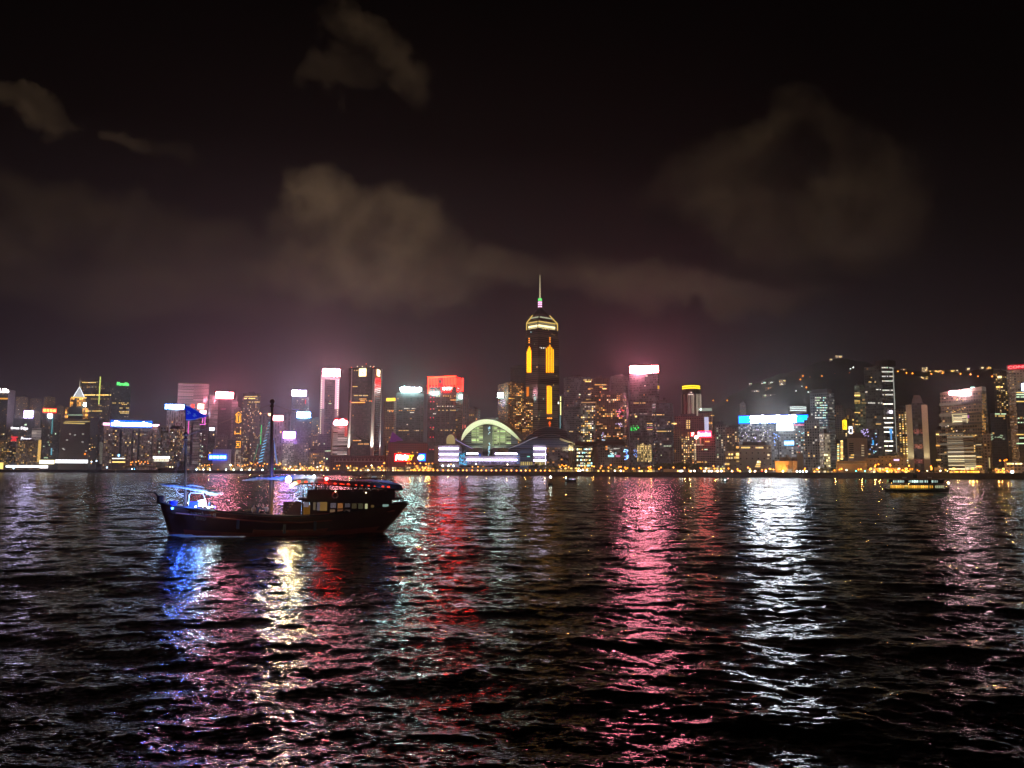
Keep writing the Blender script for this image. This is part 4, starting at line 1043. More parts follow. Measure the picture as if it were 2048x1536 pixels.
# crown: glowing drum behind an open gold frame, sloped glass roof, light column and mast
zc0, zc1, zc2 = zt(656), zt(641.5), zt(626)
cr = sc_(.80)
b = MB(); b.prism(cr, zc0 + .01, zc1); b.build('crown_drum', facade(wall=(.5, .45, .3), bw=90, fh=5.2, ww=1., wh=.72, dim=1.1, dimcol=(1, .85, .42), p=0), t.e)
b = MB()
cen = (4, 30); tops = [(lerp2(p, cen, .42)) for p in cr]; n = len(cr)
b.add([(x, y, zc1 + .02) for x, y in cr] + [(x, y, zc2) for x, y in tops], [(i, (i + 1) % n, n + (i + 1) % n, n + i) for i in range(n)] + [tuple(range(n, 2 * n))])
b.build('crown_roof', facade(wall=(.2, .2, .17), bw=90, fh=9, ww=1., wh=.3, dim=.42, dimcol=(.9, .95, .6), p=0), t.e)
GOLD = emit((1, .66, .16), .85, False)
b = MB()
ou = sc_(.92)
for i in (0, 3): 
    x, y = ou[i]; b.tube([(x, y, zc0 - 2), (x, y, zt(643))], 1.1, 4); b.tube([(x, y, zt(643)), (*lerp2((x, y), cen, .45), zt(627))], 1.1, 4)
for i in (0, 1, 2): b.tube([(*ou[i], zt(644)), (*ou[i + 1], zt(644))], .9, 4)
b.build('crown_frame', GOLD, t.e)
b = MB(); b.tube([(ou[1][0], ou[1][1] - 1, zc0 - 2), (ou[1][0] + .5, ou[1][1] - 1, zc1 + 4)], .8, 4); b.build('crown_post', M_DARK, t.e)
b = MB(); b.add([(x, y, zc2 + .01) for x, y in tops] + [(*lerp2(p, cen, .86), zt(612)) for p in tops], [(i, (i + 1) % n, n + (i + 1) % n, n + i) for i in range(n)] + [tuple(range(n, 2 * n))]); b.build('dark_cap', M_DARK, t.e)
b = MB(); b.frustum(3.4, 3.4, zt(614), zt(598.5), cen[0], cen[1], 12); b.build('light_column', M_DARK, t.e)
b = MB()
for y in (601, 605, 609.5): b.frustum(4.0, 4.0, zt(y + 1.2), zt(y - 1.2), cen[0], cen[1], 12)
b.build('pink_light_ring', emit((1, .45, .75), 2.2, False), t.e)
b = MB(); b.frustum(4.2, 4.2, zt(597.5), zt(593.2), cen[0], cen[1], 12); b.build('green_light_ring', emit((.15, .9, .2), 1.1, False), t.e)
b = MB(); b.tube([(*cen, zt(593)), (*cen, zt(570)), (*cen, zt(545))], 1.5, 8, r1=.5); b.build('mast', emit((1, .88, .5), .55, False), t.e)
b = MB(); b.sphere((cen[0] - 1, cen[1] - 6, zt(622)), 1.2, 6, 4); b.build('roof_lamp', emit((1, .5, .1), 2, False), t.e)

# ---- grey group between the spire tower and the pink signed tower
t = T('office_tower', 'slim pale tower with a bright vertical neon line beside the spire tower', 1116, 1125, 790, 1480, fs('dark', dim=.03), roof=None)
t.strip('neon_line', [(1120.2, 793, 1122.2, 802), (1120.2, 804, 1122.2, 830)], emit((1, .95, .35), 1.6, False)); t.strip('neon_line', [(1119.5, 831, 1121.2, 858)], emit((.3, .75, .8), .4, False)); t.F.win(1117, 806, 2.4, 4, 'white', 2)
t = T('office_tower', 'wide grey glass tower with a dark belt between spire tower and amber windows', 1127, 1181, 754, 1420, fs('greyglass', dim=.045, dimcol=(.95, .93, 1)), roof='plant')
t.strip('dark_belt', [(1128, 815, 1160, 818.5)], M_DARK, out=.4)
t.F.row(1164, 1184, 760, 8, 2.6, 1.5, 'gold', 1, .6); t.F.row(1170, 1182, 763, 5, 2.6, 1.6, 'amber', 2, .9); t.F.win(1136, 782, 4, 2, 'gold', 0); t.F.win(1159.5, 789, 3, 2.4, 'green', 1); t.F.row(1138, 1160, 863, 8, 2, 1.4, 'gold', 1, .8)
t.F.row(1176, 1181, 778, 2, 2.6, 2, 'amber', 1); t.F.row(1176, 1181, 789, 2, 2.6, 2, 'amber', 1); t.F.row(1172, 1181, 799, 4, 2.2, 1.6, 'gold', 0)
t = T('office_tower', 'brown office tower with scattered amber rows behind the grid front block', 1178, 1218, 757, 1440, fs('amberdark', p=.03), roof='plant')
for a0, a1, py, n, c, lv in ((1189, 1213, 769.5, 8, 'amber', 1), (1199, 1206, 774, 3, 'amber', 1), (1205, 1213, 777.5, 3, 'gold', 2), (1200, 1206, 784, 2, 'orange', 2), (1178, 1186, 777, 3, 'amber', 0), (1179, 1182, 787, 2, 'amber', 1), (1203, 1207, 811, 1, 'pink', 1)): t.F.row(a0, a1, py, n, 2.6, 1.7, c, lv, .95)
t = T('office_block', 'lit grid office block with cream and amber windows near the dark belt tower', 1161, 1191, 804, 1360, fs('whitegrid', wall=(.12, .11, .1), bw=3, fh=3.6, dim=.10, dimcol=(.9, 1, .75)), cat='office block'); t.auto(70, 'mix', .1, .97, 2.4); t.strip('lit_cornice', [(1163, 804, 1191, 805.6)], emit((1, .5, .2), .5, False))
t = T('office_tower', 'dark tower with crowded amber windows left of the pink signed tower', 1190, 1252, 788, 1390, fs('amberdark', p=.16), roof='plant'); t.auto(100, 'amber', .05, .97, 2.4, (0, 1, 1, 2))
t.strip('edge_lattice', [(1247, 770 + i * 4, 1252, 771.5 + i * 4) for i in range(30)], emit((1, .8, .7), .10, False))
for i in range(14): t.F.win(1232 + t.rng.random() * 16, 818 + t.rng.random() * 16, 2.4, 1.8, 'pink' if i % 3 else 'red', 1)  # pinkish reflections in the glass, put in as small glowing panes
for i in range(10): t.F.win(1203 + t.rng.random() * 8, 864 + t.rng.random() * 18, 1.8, 1.8, 'cyan' if i % 2 else 'violet', 1)
for i in range(8): t.F.win(1232 + t.rng.random() * 12, 846 + t.rng.random() * 10, 1.8, 1.6, 'violet', 1)
T('office_tower', 'plain grey tower top showing behind the crowded amber windows', 1222, 1256, 752, 1620, fs('greyglass', dim=.04), roof='plant')
# ---- pink signed tower
t = T('glass_tower', 'tall grey glass tower under the pink white panel with a golden reflection', 1258, 1318, 747, 1180, fs('greyglass', wall=(.12, .12, .125), dim=.05, dimcol=(1, .85, .88), p=.006), split=1314, roof='plant', phi=24)
t.strip('recess', [(1264, 760, 1264.8, 930), (1277, 760, 1277.6, 930), (1285, 770, 1285.6, 930), (1297, 770, 1297.6, 930)], M_DARK, out=.25)
t.F.box(MB(), 0, 0, 1, 1)
t.strip('dark_belt', [(1261, 813, 1304, 816.5), (1261, 873, 1304, 876)], M_DARK, out=.4)
t.F.row(1265, 1291, 806, 12, 2, 1.4, 'gold', 1, .8); t.F.row(1261, 1290, 814.6, 9, 2.8, 2, 'gold', 2, .6); t.F.row(1264, 1300, 827.5, 14, 1.6, 1.2, 'white', 0, .6); t.F.row(1294, 1306, 847, 6, 2, 1.4, 'gold', 1, .8); t.F.row(1294, 1306, 850.5, 6, 2, 1.3, 'white', 0, .9); t.F.row(1294, 1306, 855, 5, 2, 1.5, 'pink', 0, .9); t.F.row(1294, 1305, 859, 5, 2, 1.5, 'gold', 1, .9)
t.F.row(1261, 1285, 874, 7, 2.8, 2, 'gold', 2, .6); t.F.win(1272, 833, 4, 2.5, 'gold', 2); t.F.win(1290, 771.5, 3, 1.5, 'white', 1); t.F.win(1293.5, 752, 4, 1.6, 'white', 1)
for i in range(24): t.F.win(1262 + t.rng.random() ** 1.5 * 16, 851 + t.rng.random() * 10, 1.8, 1.4, 'neongreen', 1)
b = MB(); t.Rr.box(b, 1315, 771, 1318, 778, out=.5); b.build('side_lamp', emit((1, .7, .05), .8, False), t.e)
# golden reflection low in the glass wall, put in as small glowing panes
rg = t.rng; cnt = 0
for i in range(60):
    px = 1274 + rg.random() * 28; top = 886 + abs(px - 1290) * .35 + (8 if px < 1278 else 0)
    t.F.win(px, top + rg.random() * (923 - top), 1.5, 3.2, 'gold' if rg.random() < .7 else 'warm', 1 if rg.random() < .7 else 2)
for i in range(16): t.F.win(1267 + rg.random() * 8, 900 + rg.random() * 14, 1.6, 1.6, 'blue', 1)
b = MB(); t.F.box(b, 1274, 890, 1303, 923, out=.25); b.build('golden_glass', facade(wall=(.2, .16, .08), bw=1.6, fh=3, ww=.7, wh=.8, dim=.55, dimcol=(1, .72, .28), p=.2, lit=.7, lit_a=(1, .7, .25), lit_b=(1, .8, .4)), t.e)
sign('wide pink white panel with red frame on the grey glass tower', 1260, 732, 1316, 745.5, 1174, (1, .56, .64), 27, frame=(1, .07, .03), fstr=4.5, legs=2, fr=.8)
t = T('glass_tower', 'dark blue glass tower with stepped shoulder next to the golden reflection', 1304, 1346, 806, 1120, fs('darkblue', dim=.03, p=.008), split=1312, side='L', roof='plant')
for a0, a1, py, n, c in ((1306, 1336, 829.5, 12, 'gold'), (1333, 1340, 844, 3, 'gold'), (1345, 1346, 847, 1, 'gold'), (1311, 1342, 862.5, 13, 'gold'), (1327, 1343, 892, 5, 'green'), (1321, 1327, 910.5, 2, 'green'), (1333, 1342, 848, 2, 'gold')): t.F.row(max(a0, 1313), a1, py, n, 2, 1.4, c, 1, .75)
for px in (1306, 1309): t.L.win(px, 829.5, 2, 1.6, 'gold', 1)
t.F.win(1344, 847, 1, 2, 'gold', 2)
# golden reflections at the tower foot and blue screens
t = T('low_block', 'low glass block with blue video screens beside the pink signed tower', 1196, 1258, 893, 1090, fs('greygrid', dim=.06, wall=(.14, .13, .12)), cat='office block', roof=None)
for i in range(22): t.F.win(1248 + rg.random() * 8, 898 + rg.random() * 22, 3, 1.4, 'blue' if i % 4 else 'cyan', 2)
for i in range(10): t.F.win(1220 + rg.random() * 14, 902 + rg.random() * 8, 3, 1.4, 'cyan' if i % 2 else 'white', 1)
for i in range(6): t.F.win(1212 + rg.random() * 26, 887 + 8 + rg.random() * 4, 6, 1.2, 'white', 0)
t.F.win(1213, 893.5, 4, 3, 'orange', 1); t.F.win(1213, 898.5, 4, 2.5, 'orange', 1); t.F.win(1222, 912, 12, 4, 'cyan', 1); t.F.win(1236, 912, 9, 4, 'pink', 0)
# ---- round hotel tower
t = T('round_tower', 'round ribbed tower with a yellow ring of light at its crown', 1362, 1403, 788, 1560, M_DARK, body=None, roof=None, cat='tower')
r_ = t.w / 2; b = MB(); b.frustum(r_, r_, 0, t.h, 0, r_, 28, 0); 
b.build('tower_body', facade(wall=(.3, .25, .2), bw=2.8, fh=200, ww=.5, wh=1, dim=.3, dimcol=(1, .85, .6), p=0), t.e)
zz = lambda py: t.F.uz(1382, py)[1]
b = MB(); b.frustum(r_ * .92, r_ * .92, t.h, zz(778), 0, r_, 28, 0); b.build('crown_neck', M_DARK, t.e)
b = MB()
for y in (771.5, 775.5): b.frustum(r_ * .86, r_ * .9, zz(y + 1.1), zz(y - 1.1), 0, r_, 28, 0)
b.build('ring_light', emit((1, .66, .02), 2.4, False), t.e)
b = MB(); b.frustum(r_ * .84, r_ * .84, zz(777.9), zz(770), 0, r_, 28, 0); b.frustum(r_ * .8, r_ * .3, zz(770), zz(766), 0, r_, 28, 0); b.build('crown_roof', M_DARK, t.e)
b = MB(); b.sphere((0, -1, zz(785)), 1.6, 6, 4); b.build('roof_lamp', emit((1, .8, .6), .8, False), t.e)
t.F.row(1374, 1386, 788.8, 5, 2, 1.4, 'white', 1, .7)
t = T('apartment_tower', 'brown tower with a pale green lit top storey by the round tower', 1396, 1425, 826, 1330, fs('brown', dim=.07, p=.03), cat='apartment tower', roof=None)
t.strip('lit_storey', [(1396, 816.5, 1424, 822)], emit((.75, .95, .75), .35, False)); b = MB(); u, z = t.F.uz(1396.5, 824.5); u2, z2 = t.F.uz(1423.5, 816.6); b.box(u - t.w / 2, u2 - t.w / 2, .4, 12, t.h, z2 + .6); b.build('top_storey', M_DARK, t.e)
b = MB(); b.sphere(t.F.pt(*t.F.uz(1401.5, 819), 1.5), 1.3, 6, 4); b.build('roof_lamp', emit((.8, 1, .9), 6, True), t.e)
t.F.row(1421, 1429, 831, 2, 3, 1.6, 'gold', 1); t.F.row(1418, 1425, 846, 2, 1.8, 4, 'amber', 1)
t = T('office_block', 'red brown tower with a column of lit windows beside the vertical white sign', 1349, 1409, 832, 1250, fs('redbrown', dim=.06, p=.004), cat='office block', roof='plant')
for y in (841.5, 845, 849, 853, 856): t.F.row(1372, 1381, y, 2, 2.4, 2, 'gold', 1, .9)
t.F.win(1348.5, 847.3, 9, 2.4, 'gold', 2)
sign('vertical pale violet sign on the red brown tower', 1408.5, 834, 1417, 862, 1244, (.72, .72, 1), .75, legs=0, name='vertical_sign')
t = T('apartment_block', 'dark apartment block with lit balconies under the red script sign', 1360, 1389, 864, 1180, fs('flatsdark', bw=3, p=.14), cat='apartment block'); t.auto(44, 'gold', .06, .95, 1, (0, 1, 2))
t = T('apartment_block', 'plain brown slab end wall beside the dark apartment block', 1347, 1361, 858, 1190, fs('brown', dim=.03, p=.02, wall=(.26, .18, .15)), cat='apartment block'); t.F.row(1348, 1353, 902, 1, 1.6, 5, 'amber', 0)
t = T('hotel_block', 'plain purple brown block with a white edge lamp under the red script sign', 1388, 1430, 872, 1150, fs('purple', wall=(.2, .13, .12), dim=.03, p=.008), cat='hotel')
t.strip('edge_light', [(1388.8, 885, 1391.4, 928)], facade(wall=(.4, .3, .2), bw=60, fh=3.4, ww=1, wh=.7, dim=1.0, dimcol=(1, .8, .45), p=0))
for a0, a1, py, n, c in ((1408, 1419, 883, 5, 'gold'), (1396, 1406, 899, 4, 'gold'), (1409, 1417, 899, 4, 'green'), (1394, 1406, 924, 6, 'amber'), (1410, 1415, 924, 3, 'gold')): t.F.row(a0, a1, py, n, 2.2, 1.8, c, 1, .85)
b = MB(); b.sphere(t.F.pt(*t.F.uz(1392.5, 874.5), 2), 2.4, 8, 6); b.build('edge_lamp', emit((1, .92, .6), 12, True), t.e)
b = MB(); t.F.box(b, 1391.6, 877, 1407, 891, out=.3); b.build('lit_wall', facade(wall=(.5, .4, .3), bw=6, fh=20, ww=.7, wh=1, dim=.22, dimcol=(1, .8, .5), p=0), t.e)
e = sign('red script sign with white glowing letters over the hotel block', 1396, 863.3, 1421, 873, 1140, (1, 0, .03), 2, panel=False, legs=0)
k_ = 1140 / FPX; b = MB(); b.box(-13 * k_, 13.5 * k_, .3, .8, -.6, 9.7 * k_ + .6); b.build('backing_panel', emit((1, .01, .04), 14, True), e)
put_text(e, 'London', (0, -.4, 4.9 * k_), 24 * k_, 7.6 * k_, emit((1, .3, .25), 26, True), bold=.05)
b = MB(); b.box(-27 * k_, -18.5 * k_, .3, .8, 0, 8.5 * k_); b.build('backing_panel', emit((1, .01, .02), 2.6, True), e)
put_text(e, 'y', (-22.5 * k_, -.4, 4.4 * k_), 5.5 * k_, 6 * k_, emit((1, .8, .7), 7, True), bold=.06)
t = T('apartment_tower', 'dotted grey apartment tower beside the hotel block', 1430, 1452, 851, 1120, fs('greygrid', bw=3, dim=.05, p=.10, lit=.25, lit_a=(1, .85, .75), lit_b=(1, .9, .9)), cat='apartment tower'); t.auto(12, 'white', .1, .95, 1, (0, 0, 1))
t = T('apartment_tower', 'brown apartment tower with amber windows next to the wide blue sign', 1450, 1477, 856, 1160, fs('flatsdark', dim=.05), cat='apartment tower'); t.auto(16, 'gold', .5, .97, 1)
T('office_tower', 'faint slim tower in the glare behind the wide blue sign', 1479, 1492, 806, 1700, fs('greyglass', dim=.05), roof='plant')
# ---- arts academy: low beige blocks
t = T('arts_academy', 'low beige arts building with square holes and amber windows', 1478, 1542, 890, 1000, fs('beige', wall=(.46, .36, .27), dim=.01, p=0, bw=7, fh=7, ww=.22, wh=.22), cat='arts building', roof=None)
b = MB(); hw = t.w / 2; b.box(-hw * .8, hw * .65, 2, 20, t.h, t.h + 4); b.build('roof_plant_room', M_ROOF, t.e)
t.F.row(1482, 1500, 895.3, 6, 3, 2.4, 'gold', 1); t.F.row(1511, 1527, 895.3, 5, 3, 2.4, 'gold', 1); t.F.row(1514, 1521, 924, 2, 3, 4, 'gold', 2); t.F.row(1512, 1521, 929, 3, 2.6, 2.6, 'gold', 1); t.F.row(1510, 1521, 933, 3, 2.6, 2.4, 'gold', 1); t.F.win(1537, 910, 4, 3.6, 'warm', 1); t.F.win(1535, 896, 2, 3, 'warm', 0); t.F.win(1536, 917, 4, 2.4, 'warm', 0)
b = MB(); t.F.box(b, 1486, 921, 1507, 950, out=3, back=-1); b.build('front_bay', principled('beige_render', (.42, .36, .28), .8, noise=.1, nscale=.2), t.e)
t = T('arts_academy', 'stepped beige arts wing with tall amber windows', 1449, 1480, 902, 1010, fs('beige', wall=(.44, .34, .26), dim=.01, p=0, bw=6, fh=6, ww=.2, wh=.2), cat='arts building', roof=None)
blk(t, 1454, 1463, 886, 902, 4, 20, 'roof_plant_room', M_ROOF); blk(t, 1467, 1479, 890, 902, 3, 20, 'roof_plant_room', M_ROOF)
t.F.row(1456, 1467, 908.7, 2, 2.8, 3, 'gold', 2); t.F.row(1452, 1466, 916, 3, 2.8, 2.8, 'gold', 1); t.F.win(1475, 908.5, 5.5, 5, 'gold', 2); t.F.win(1475, 915, 5.5, 4, 'gold', 1); t.F.win(1475, 894.7, 5, 4, 'amber', 1); t.F.row(1450, 1459, 928, 3, 2.6, 3, 'gold', 1); t.F.win(1470, 915, 2, 4, 'gold', 1); t.F.win(1475.5, 922.5, 5, 2.4, 'gold', 0)
t = T('shell_hall', 'orange floodlit square front of the low hall below the wide blue sign', 1550, 1595, 922, 905, principled('orange_render', (.6, .42, .28), .8), split=1586, cat='hall', roof='plant', phi=30)
for (px, en) in ((1562, 26000), (1573, 9000)):
    ld = bpy.data.lights.new('facade_floodlight', 'SPOT'); ld.energy = en; ld.color = (1, .38, .04); ld.spot_size = R(120); ld.spot_blend = .8; ld.shadow_soft_size = .5
    lo = bpy.data.objects.new('facade_floodlight', ld); link(lo, t.e); u, z = t.F.uz(px, 946); lo.location = t.F.pt(u, z, 6); lo.rotation_euler = (t.F.pt(u, z + 9, 0) - lo.location).to_track_quat('-Z', 'Y').to_euler()
t.F.win(1573.5, 932, 3.2, 2, 'orange', 0)
b = MB(); t.F.box(b, 1575, 938, 1586, 947, out=4, back=2); b.build('white_screen', facade(wall=(.5, .5, .5), bw=1.6, fh=2, ww=.6, wh=.6, dim=.7, dimcol=(1, .95, .8), p=0), t.e)
t = T('pale_slab', 'curved pale grey wall rising behind the orange hall', 1594, 1606, 905, 930, principled('pale_render', (.46, .43, .36), .8), cat='wall', roof=None)
T('pale_slab', 'dim grey hall roof rising behind the orange front', 1560, 1597, 914, 945, principled('grey_render', (.22, .21, .2), .8), cat='hall', roof=None)
# ---- wide LED signed block
t = T('led_block', 'wide grey block with glittering panes and a pink neon corner under the blue ended sign', 1476, 1618, 846, 1060, fs('ledgrey'), roof='plant', cat='office block')
t.strip('recess', [(1554.5, 862, 1556.5, 915)], M_DARK, out=.3)
rg = t.rng
for i in range(64):
    px = 1480 + rg.random() * 64; py = 852 + rg.random() * 32
    t.F.win(px, py, 1.5, 1.6, 'white' if rg.random() < .6 else 'violet', 1 if rg.random() < .5 else 0)
for i in range(30): t.F.win(1592 + rg.random() * 22, 860 + rg.random() * 70, 2, 1.8, rg.choice(('white', 'amber', 'gold', 'cyan', 'red')), 1)
for i in range(10): t.F.win(1547 + rg.random() * 16, 860 + rg.random() * 50, 1.4, 2, 'blue', 2)
neon(t, 'neon_corner', [[(1588, 850), (1614.5, 850)], [(1614, 850), (1616.5, 895)]], emit((1, .12, .3), 1.5, False), .45, 1.2)
neon(t, 'neon_corner', [[(1616.5, 895), (1618, 934)]], emit((1, .05, .1), 1.2, False), .5, 1.2)
neon(t, 'neon_core', [[(1615.6, 858), (1617, 915)]], emit((.8, .4, 1), 1.6, False), .3, 1.6)
e = sign('wide sign with sky blue ends and a dazzling white centre', 1477, 831.5, 1614, 845, 1052, (0, .50, 1), 2.4, frame=(0, .07, 1), fstr=2.6, legs=0, fr=.7)
k_ = 1052 / FPX; b = MB(); b.box(-43 * k_, 44 * k_, -.5, -.01, .2, 13.2 * k_); b.build('bright_panel', emit((.78, .9, 1), 85, True), e)
b = MB()
for i in range(9): b.box(-41 * k_ + i * 9.6 * k_, -35 * k_ + i * 9.6 * k_, -.9, -.51, 2, 12.5 * k_ + (i % 3) * .6)
b.build('lettering', emit((.95, .95, 1), 85, True), e)
sign('dazzling white square screen hanging below the wide blue ended sign', 1553, 847.5, 1585.5, 861, 1050, (.82, .95, 1), 5.9, legs=0, name='video_screen', cat='screen')
e = sign('small sky blue glowing screen low on the glittering block', 1568, 881, 1588, 891, 1052, (.1, .5, 1), 1.6, legs=0, name='video_screen', cat='screen', blobs=5, tcol=(.7, .95, 1), tstr=2)
t = T('curved_top_tower', 'dim tower with three curved white light bands behind the wide blue ended sign', 1578, 1614, 811, 1400, fs('greyglass', dim=.05), roof=None)
for y in (814, 817.3, 820.8): neon(t, 'light_band', [[(1580, y + .6), (1588, y), (1604, y), (1612.5, y + .8)]], emit((.85, 1, .95), 1.1, False), .8, 1.2)
# ---- towers on the right of the wide sign
t = T('glass_tower', 'blue grey tower with rows of white windows and a rounded top', 1619, 1668, 786, 1060, fs('coolgrid', dim=.045), split=1655, roof=None)
b = MB(); b.box(-t.w * .46, t.w * .46, t.dd * .1, t.dd * .8, t.h, t.h + 5); b.build('roof_plant_room', M_ROOF, t.e)
for i in range(13): t.F.row(1630, 1655, 795.5 + i * 5, 8, 2.4, 1.7, 'cool', 1 if i < 9 else 0, .55)
t = T('office_block', 'beige gridded low tower lit from below near the blue grey tower', 1638, 1660, 867, 960, fs('whitegrid', wall=(.4, .34, .27), dim=.22, dimcol=(1, .85, .6)), split=1647, side='L', roof='parapet', cat='office block')
b = MB(); t.F.box(b, 1648, 905, 1660, 933, out=.3); b.build('lit_wall', facade(wall=(.5, .42, .3), bw=2.6, fh=3.3, ww=.72, wh=.6, dim=1.3, dimcol=(1, .82, .4), p=0), t.e)
T('apartment_block', 'grey block in the gap beside the beige gridded tower', 1608, 1638, 842, 1020, fs('greygrid', dim=.05), cat='apartment block').auto(8, 'mix', .2, .9, 1)
t = T('office_tower', 'dim brown tower behind the column of yellow windows', 1668, 1686, 811, 1200, fs('brown', dim=.03, p=.01), roof='plant'); t.F.win(1668.5, 831.5, 4, 2, 'amber', 2)
t = T('office_block', 'dark block with two columns of yellow green windows', 1671, 1694, 878, 960, fs('dark', dim=.02), cat='office block')
for i in range(9): t.F.win(1676.5, 889 + i * 3.9, 3.6, 2.6, 'green' if i % 2 else 'gold', 1)
for i in range(10): t.F.win(1683.5, 882.5 + i * 3.9, 4, 2.8, 'gold', 1 if i % 3 else 2)
t = T('apartment_block', 'brown block with amber windows behind the yellow oval sign', 1686, 1710, 824, 1260, fs('flatsdark', dim=.03, p=.06), cat='apartment block', roof='plant'); t.auto(16, 'gold', .4, .97, 1)
e = sign('yellow rounded vertical sign above the pale blank block', 1684.5, 842, 1693.5, 859, 1010, (1, .62, .02), 1.9, legs=2, name='vertical_sign')
b = MB(); b.sphere((0, .6, 10.7), 2.83, 12, 6, sz=.6); b.build('sign_cap', emit((1, .62, .02), 1.9, False), e)
b = MB(); b.tube([(-1.2, -.2, 1.5), (-1.2, -.2, 9)], .3, 4); b.tube([(-1.0, -.2, 6), (1.3, -.2, 4), (0, -.2, 1.5)], .3, 4); b.build('mark', emit((1, .3, .0), .5, False), e)
e = sign('white and grey vertical sign beside the yellow rounded sign', 1697, 852.5, 1705, 867.5, 1008, (.86, .88, 1), 1.6, legs=2, name='vertical_sign')
b = MB(); b.box(-1.2, 1.4, -.3, -.01, 1.5, 6); b.build('mark', M_DARK, e)
t = T('pale_block', 'pale blank block with small slot windows near the waterfront', 1694, 1734, 876, 940, principled('pale_pink_render', (.40, .32, .29), .8, noise=.08), cat='office block', roof='parapet')
b = MB()
for i in range(6): t.F.box(b, 1698, 886 + i * 4, 1707, 888.5 + i * 4, out=.1)
b.build('slot_window', M_DARK, t.e)
for i in range(5): t.F.win(1725.5, 891 + i * 5, 5, 1.4, 'warm', 0)
t.F.row(1699, 1707, 915, 3, 3, 2, 'gold', 1); t.F.row(1702, 1708, 910, 2, 3, 2, 'gold', 1)
t = T('viaduct_block', 'long low beige terrace with shaded bays at the waterfront', 1672, 1733, 922, 880, principled('beige_concrete', (.36, .27, .19), .85, noise=.1), cat='terrace', roof=None)
b = MB(); t.F.box(b, 1673, 927, 1733, 928.3, out=1.4); t.F.box(b, 1673, 932, 1733, 950, out=-.2, back=-.25); b.build('terrace_rail', M_PALE, t.e)
# tall dark towers
t = T('dark_tower', 'tall black tower with bright white floor bands on one side and a mast', 1727, 1786, 733, 1120, fs('dark', wall=(.09, .085, .08), dim=.030, dimcol=(1, .95, .85), p=.012), split=1762, roof=None, phi=30)
blk(t, 1742, 1768, 721, 733, 10, 30, 'roof_plant_room', M_ROOF)
b = MB(); u, z = t.Rr.uz(1783.5, 733); p = t.Rr.pt(u, t.h, -.5); b.tube([p, p + Vector((0, 0, 10))], .35, 5, r1=.12); b.build('mast', M_STEEL, t.e)
for y in (735.3, 743.6, 752.7, 762, 780.5, 789.5, 808, 836, 845.5, 855, 864, 882.5, 892, 901.5):
    a0 = 1763 + (y - 735) * .035
    t.Rr.row(a0, 1786, y, 9, 2.7, 1.9, 'white', 1 if y < 800 else 2, .92)
for a0, a1, y, n, c, kp in ((1733, 1750, 755, 6, 'gold', .5), (1734, 1752, 764, 6, 'gold', .5), (1736, 1765, 806, 10, 'white', .7), (1752, 1762, 848, 5, 'gold', .9), (1752, 1762, 779, 4, 'white', .5), (1729, 1735, 784, 3, 'white', .8), (1755, 1762, 895, 5, 'white', .8), (1738, 1762, 817, 5, 'white', .3)): t.F.row(a0, a1, y, n, 2.2, 1.5, c, 1, kp)
b = MB(); t.Rr.box(b, 1784.8, 735, 1786, 905, out=.6); b.build('edge_light', emit((.95, 1, .85), .35, False), t.e)
b = MB(); b.sphere(t.Rr.pt(*t.Rr.uz(1780, 824), 1.5), 2.2, 8, 6); b.build('round_sign', emit((.95, .85, 1), 6, True), t.e)
b = MB(); t.Rr.box(b, 1778.5, 857, 1783.5, 868, out=.7); t.Rr.box(b, 1780.5, 868.2, 1782.5, 880, out=.7); b.build('blue_banner', emit((.12, .45, 1), .9, False), t.e)
t = T('office_tower', 'slim green tinted tower stepping up to the tall black tower', 1708, 1729, 770, 1090, fs('dark', wall=(.1, .11, .08), dim=.05, dimcol=(.85, 1, .6), p=.05, rows=.9), roof='plant')
for y, n, lv in ((786, 5, 0), (790.5, 6, 2), (793, 5, 0), (802, 4, 1), (806, 6, 0), (825, 5, 1), (849, 6, 1)): t.F.row(1709, 1720, y, n, 2, 1.6, 'gold', lv, .9)
t.F.row(1723, 1733, 806, 3, 2, 1.5, 'gold', 0)
t = T('office_block', 'dark block with violet and blue lights at the foot of the tall black tower', 1722, 1756, 858, 1000, fs('dark', dim=.03), cat='office block', roof=None)
rg = t.rng
for i in range(24): t.F.win(1723 + rg.random() * 14, 858 + rg.random() * 16, 2, 1.6, 'violet', 1 if i % 2 else 0)
for i in range(12): t.F.win(1740 + rg.random() * 14, 866 + rg.random() * 40, 1.6, 2, rg.choice(('cyan', 'blue', 'white')), 1)
t.strip('blue_banner', [(1744.5, 880, 1747.5, 890)], emit((.05, .45, 1), .9, False))
T('low_block', 'low grey hall with violet screens beside the twin column tower', 1756, 1812, 912, 900, fs('beige', wall=(.3, .23, .2), dim=.03, p=.03), cat='hall', roof=None).F.row(1788, 1798, 920, 4, 2.6, 2.4, 'violet', 2)
T('low_block', 'low beige hall near the long terrace', 1733, 1757, 916, 905, fs('beige', wall=(.42, .3, .22), dim=.04, p=.02), cat='hall', roof=None)
t = T('apartment_tower', 'amber windowed apartment tower between the black tower and the twin columns', 1790, 1813, 819, 1100, fs('flats', dim=.05, p=.22), cat='apartment tower'); t.auto(52, 'gold', .15, .97, 1.2)
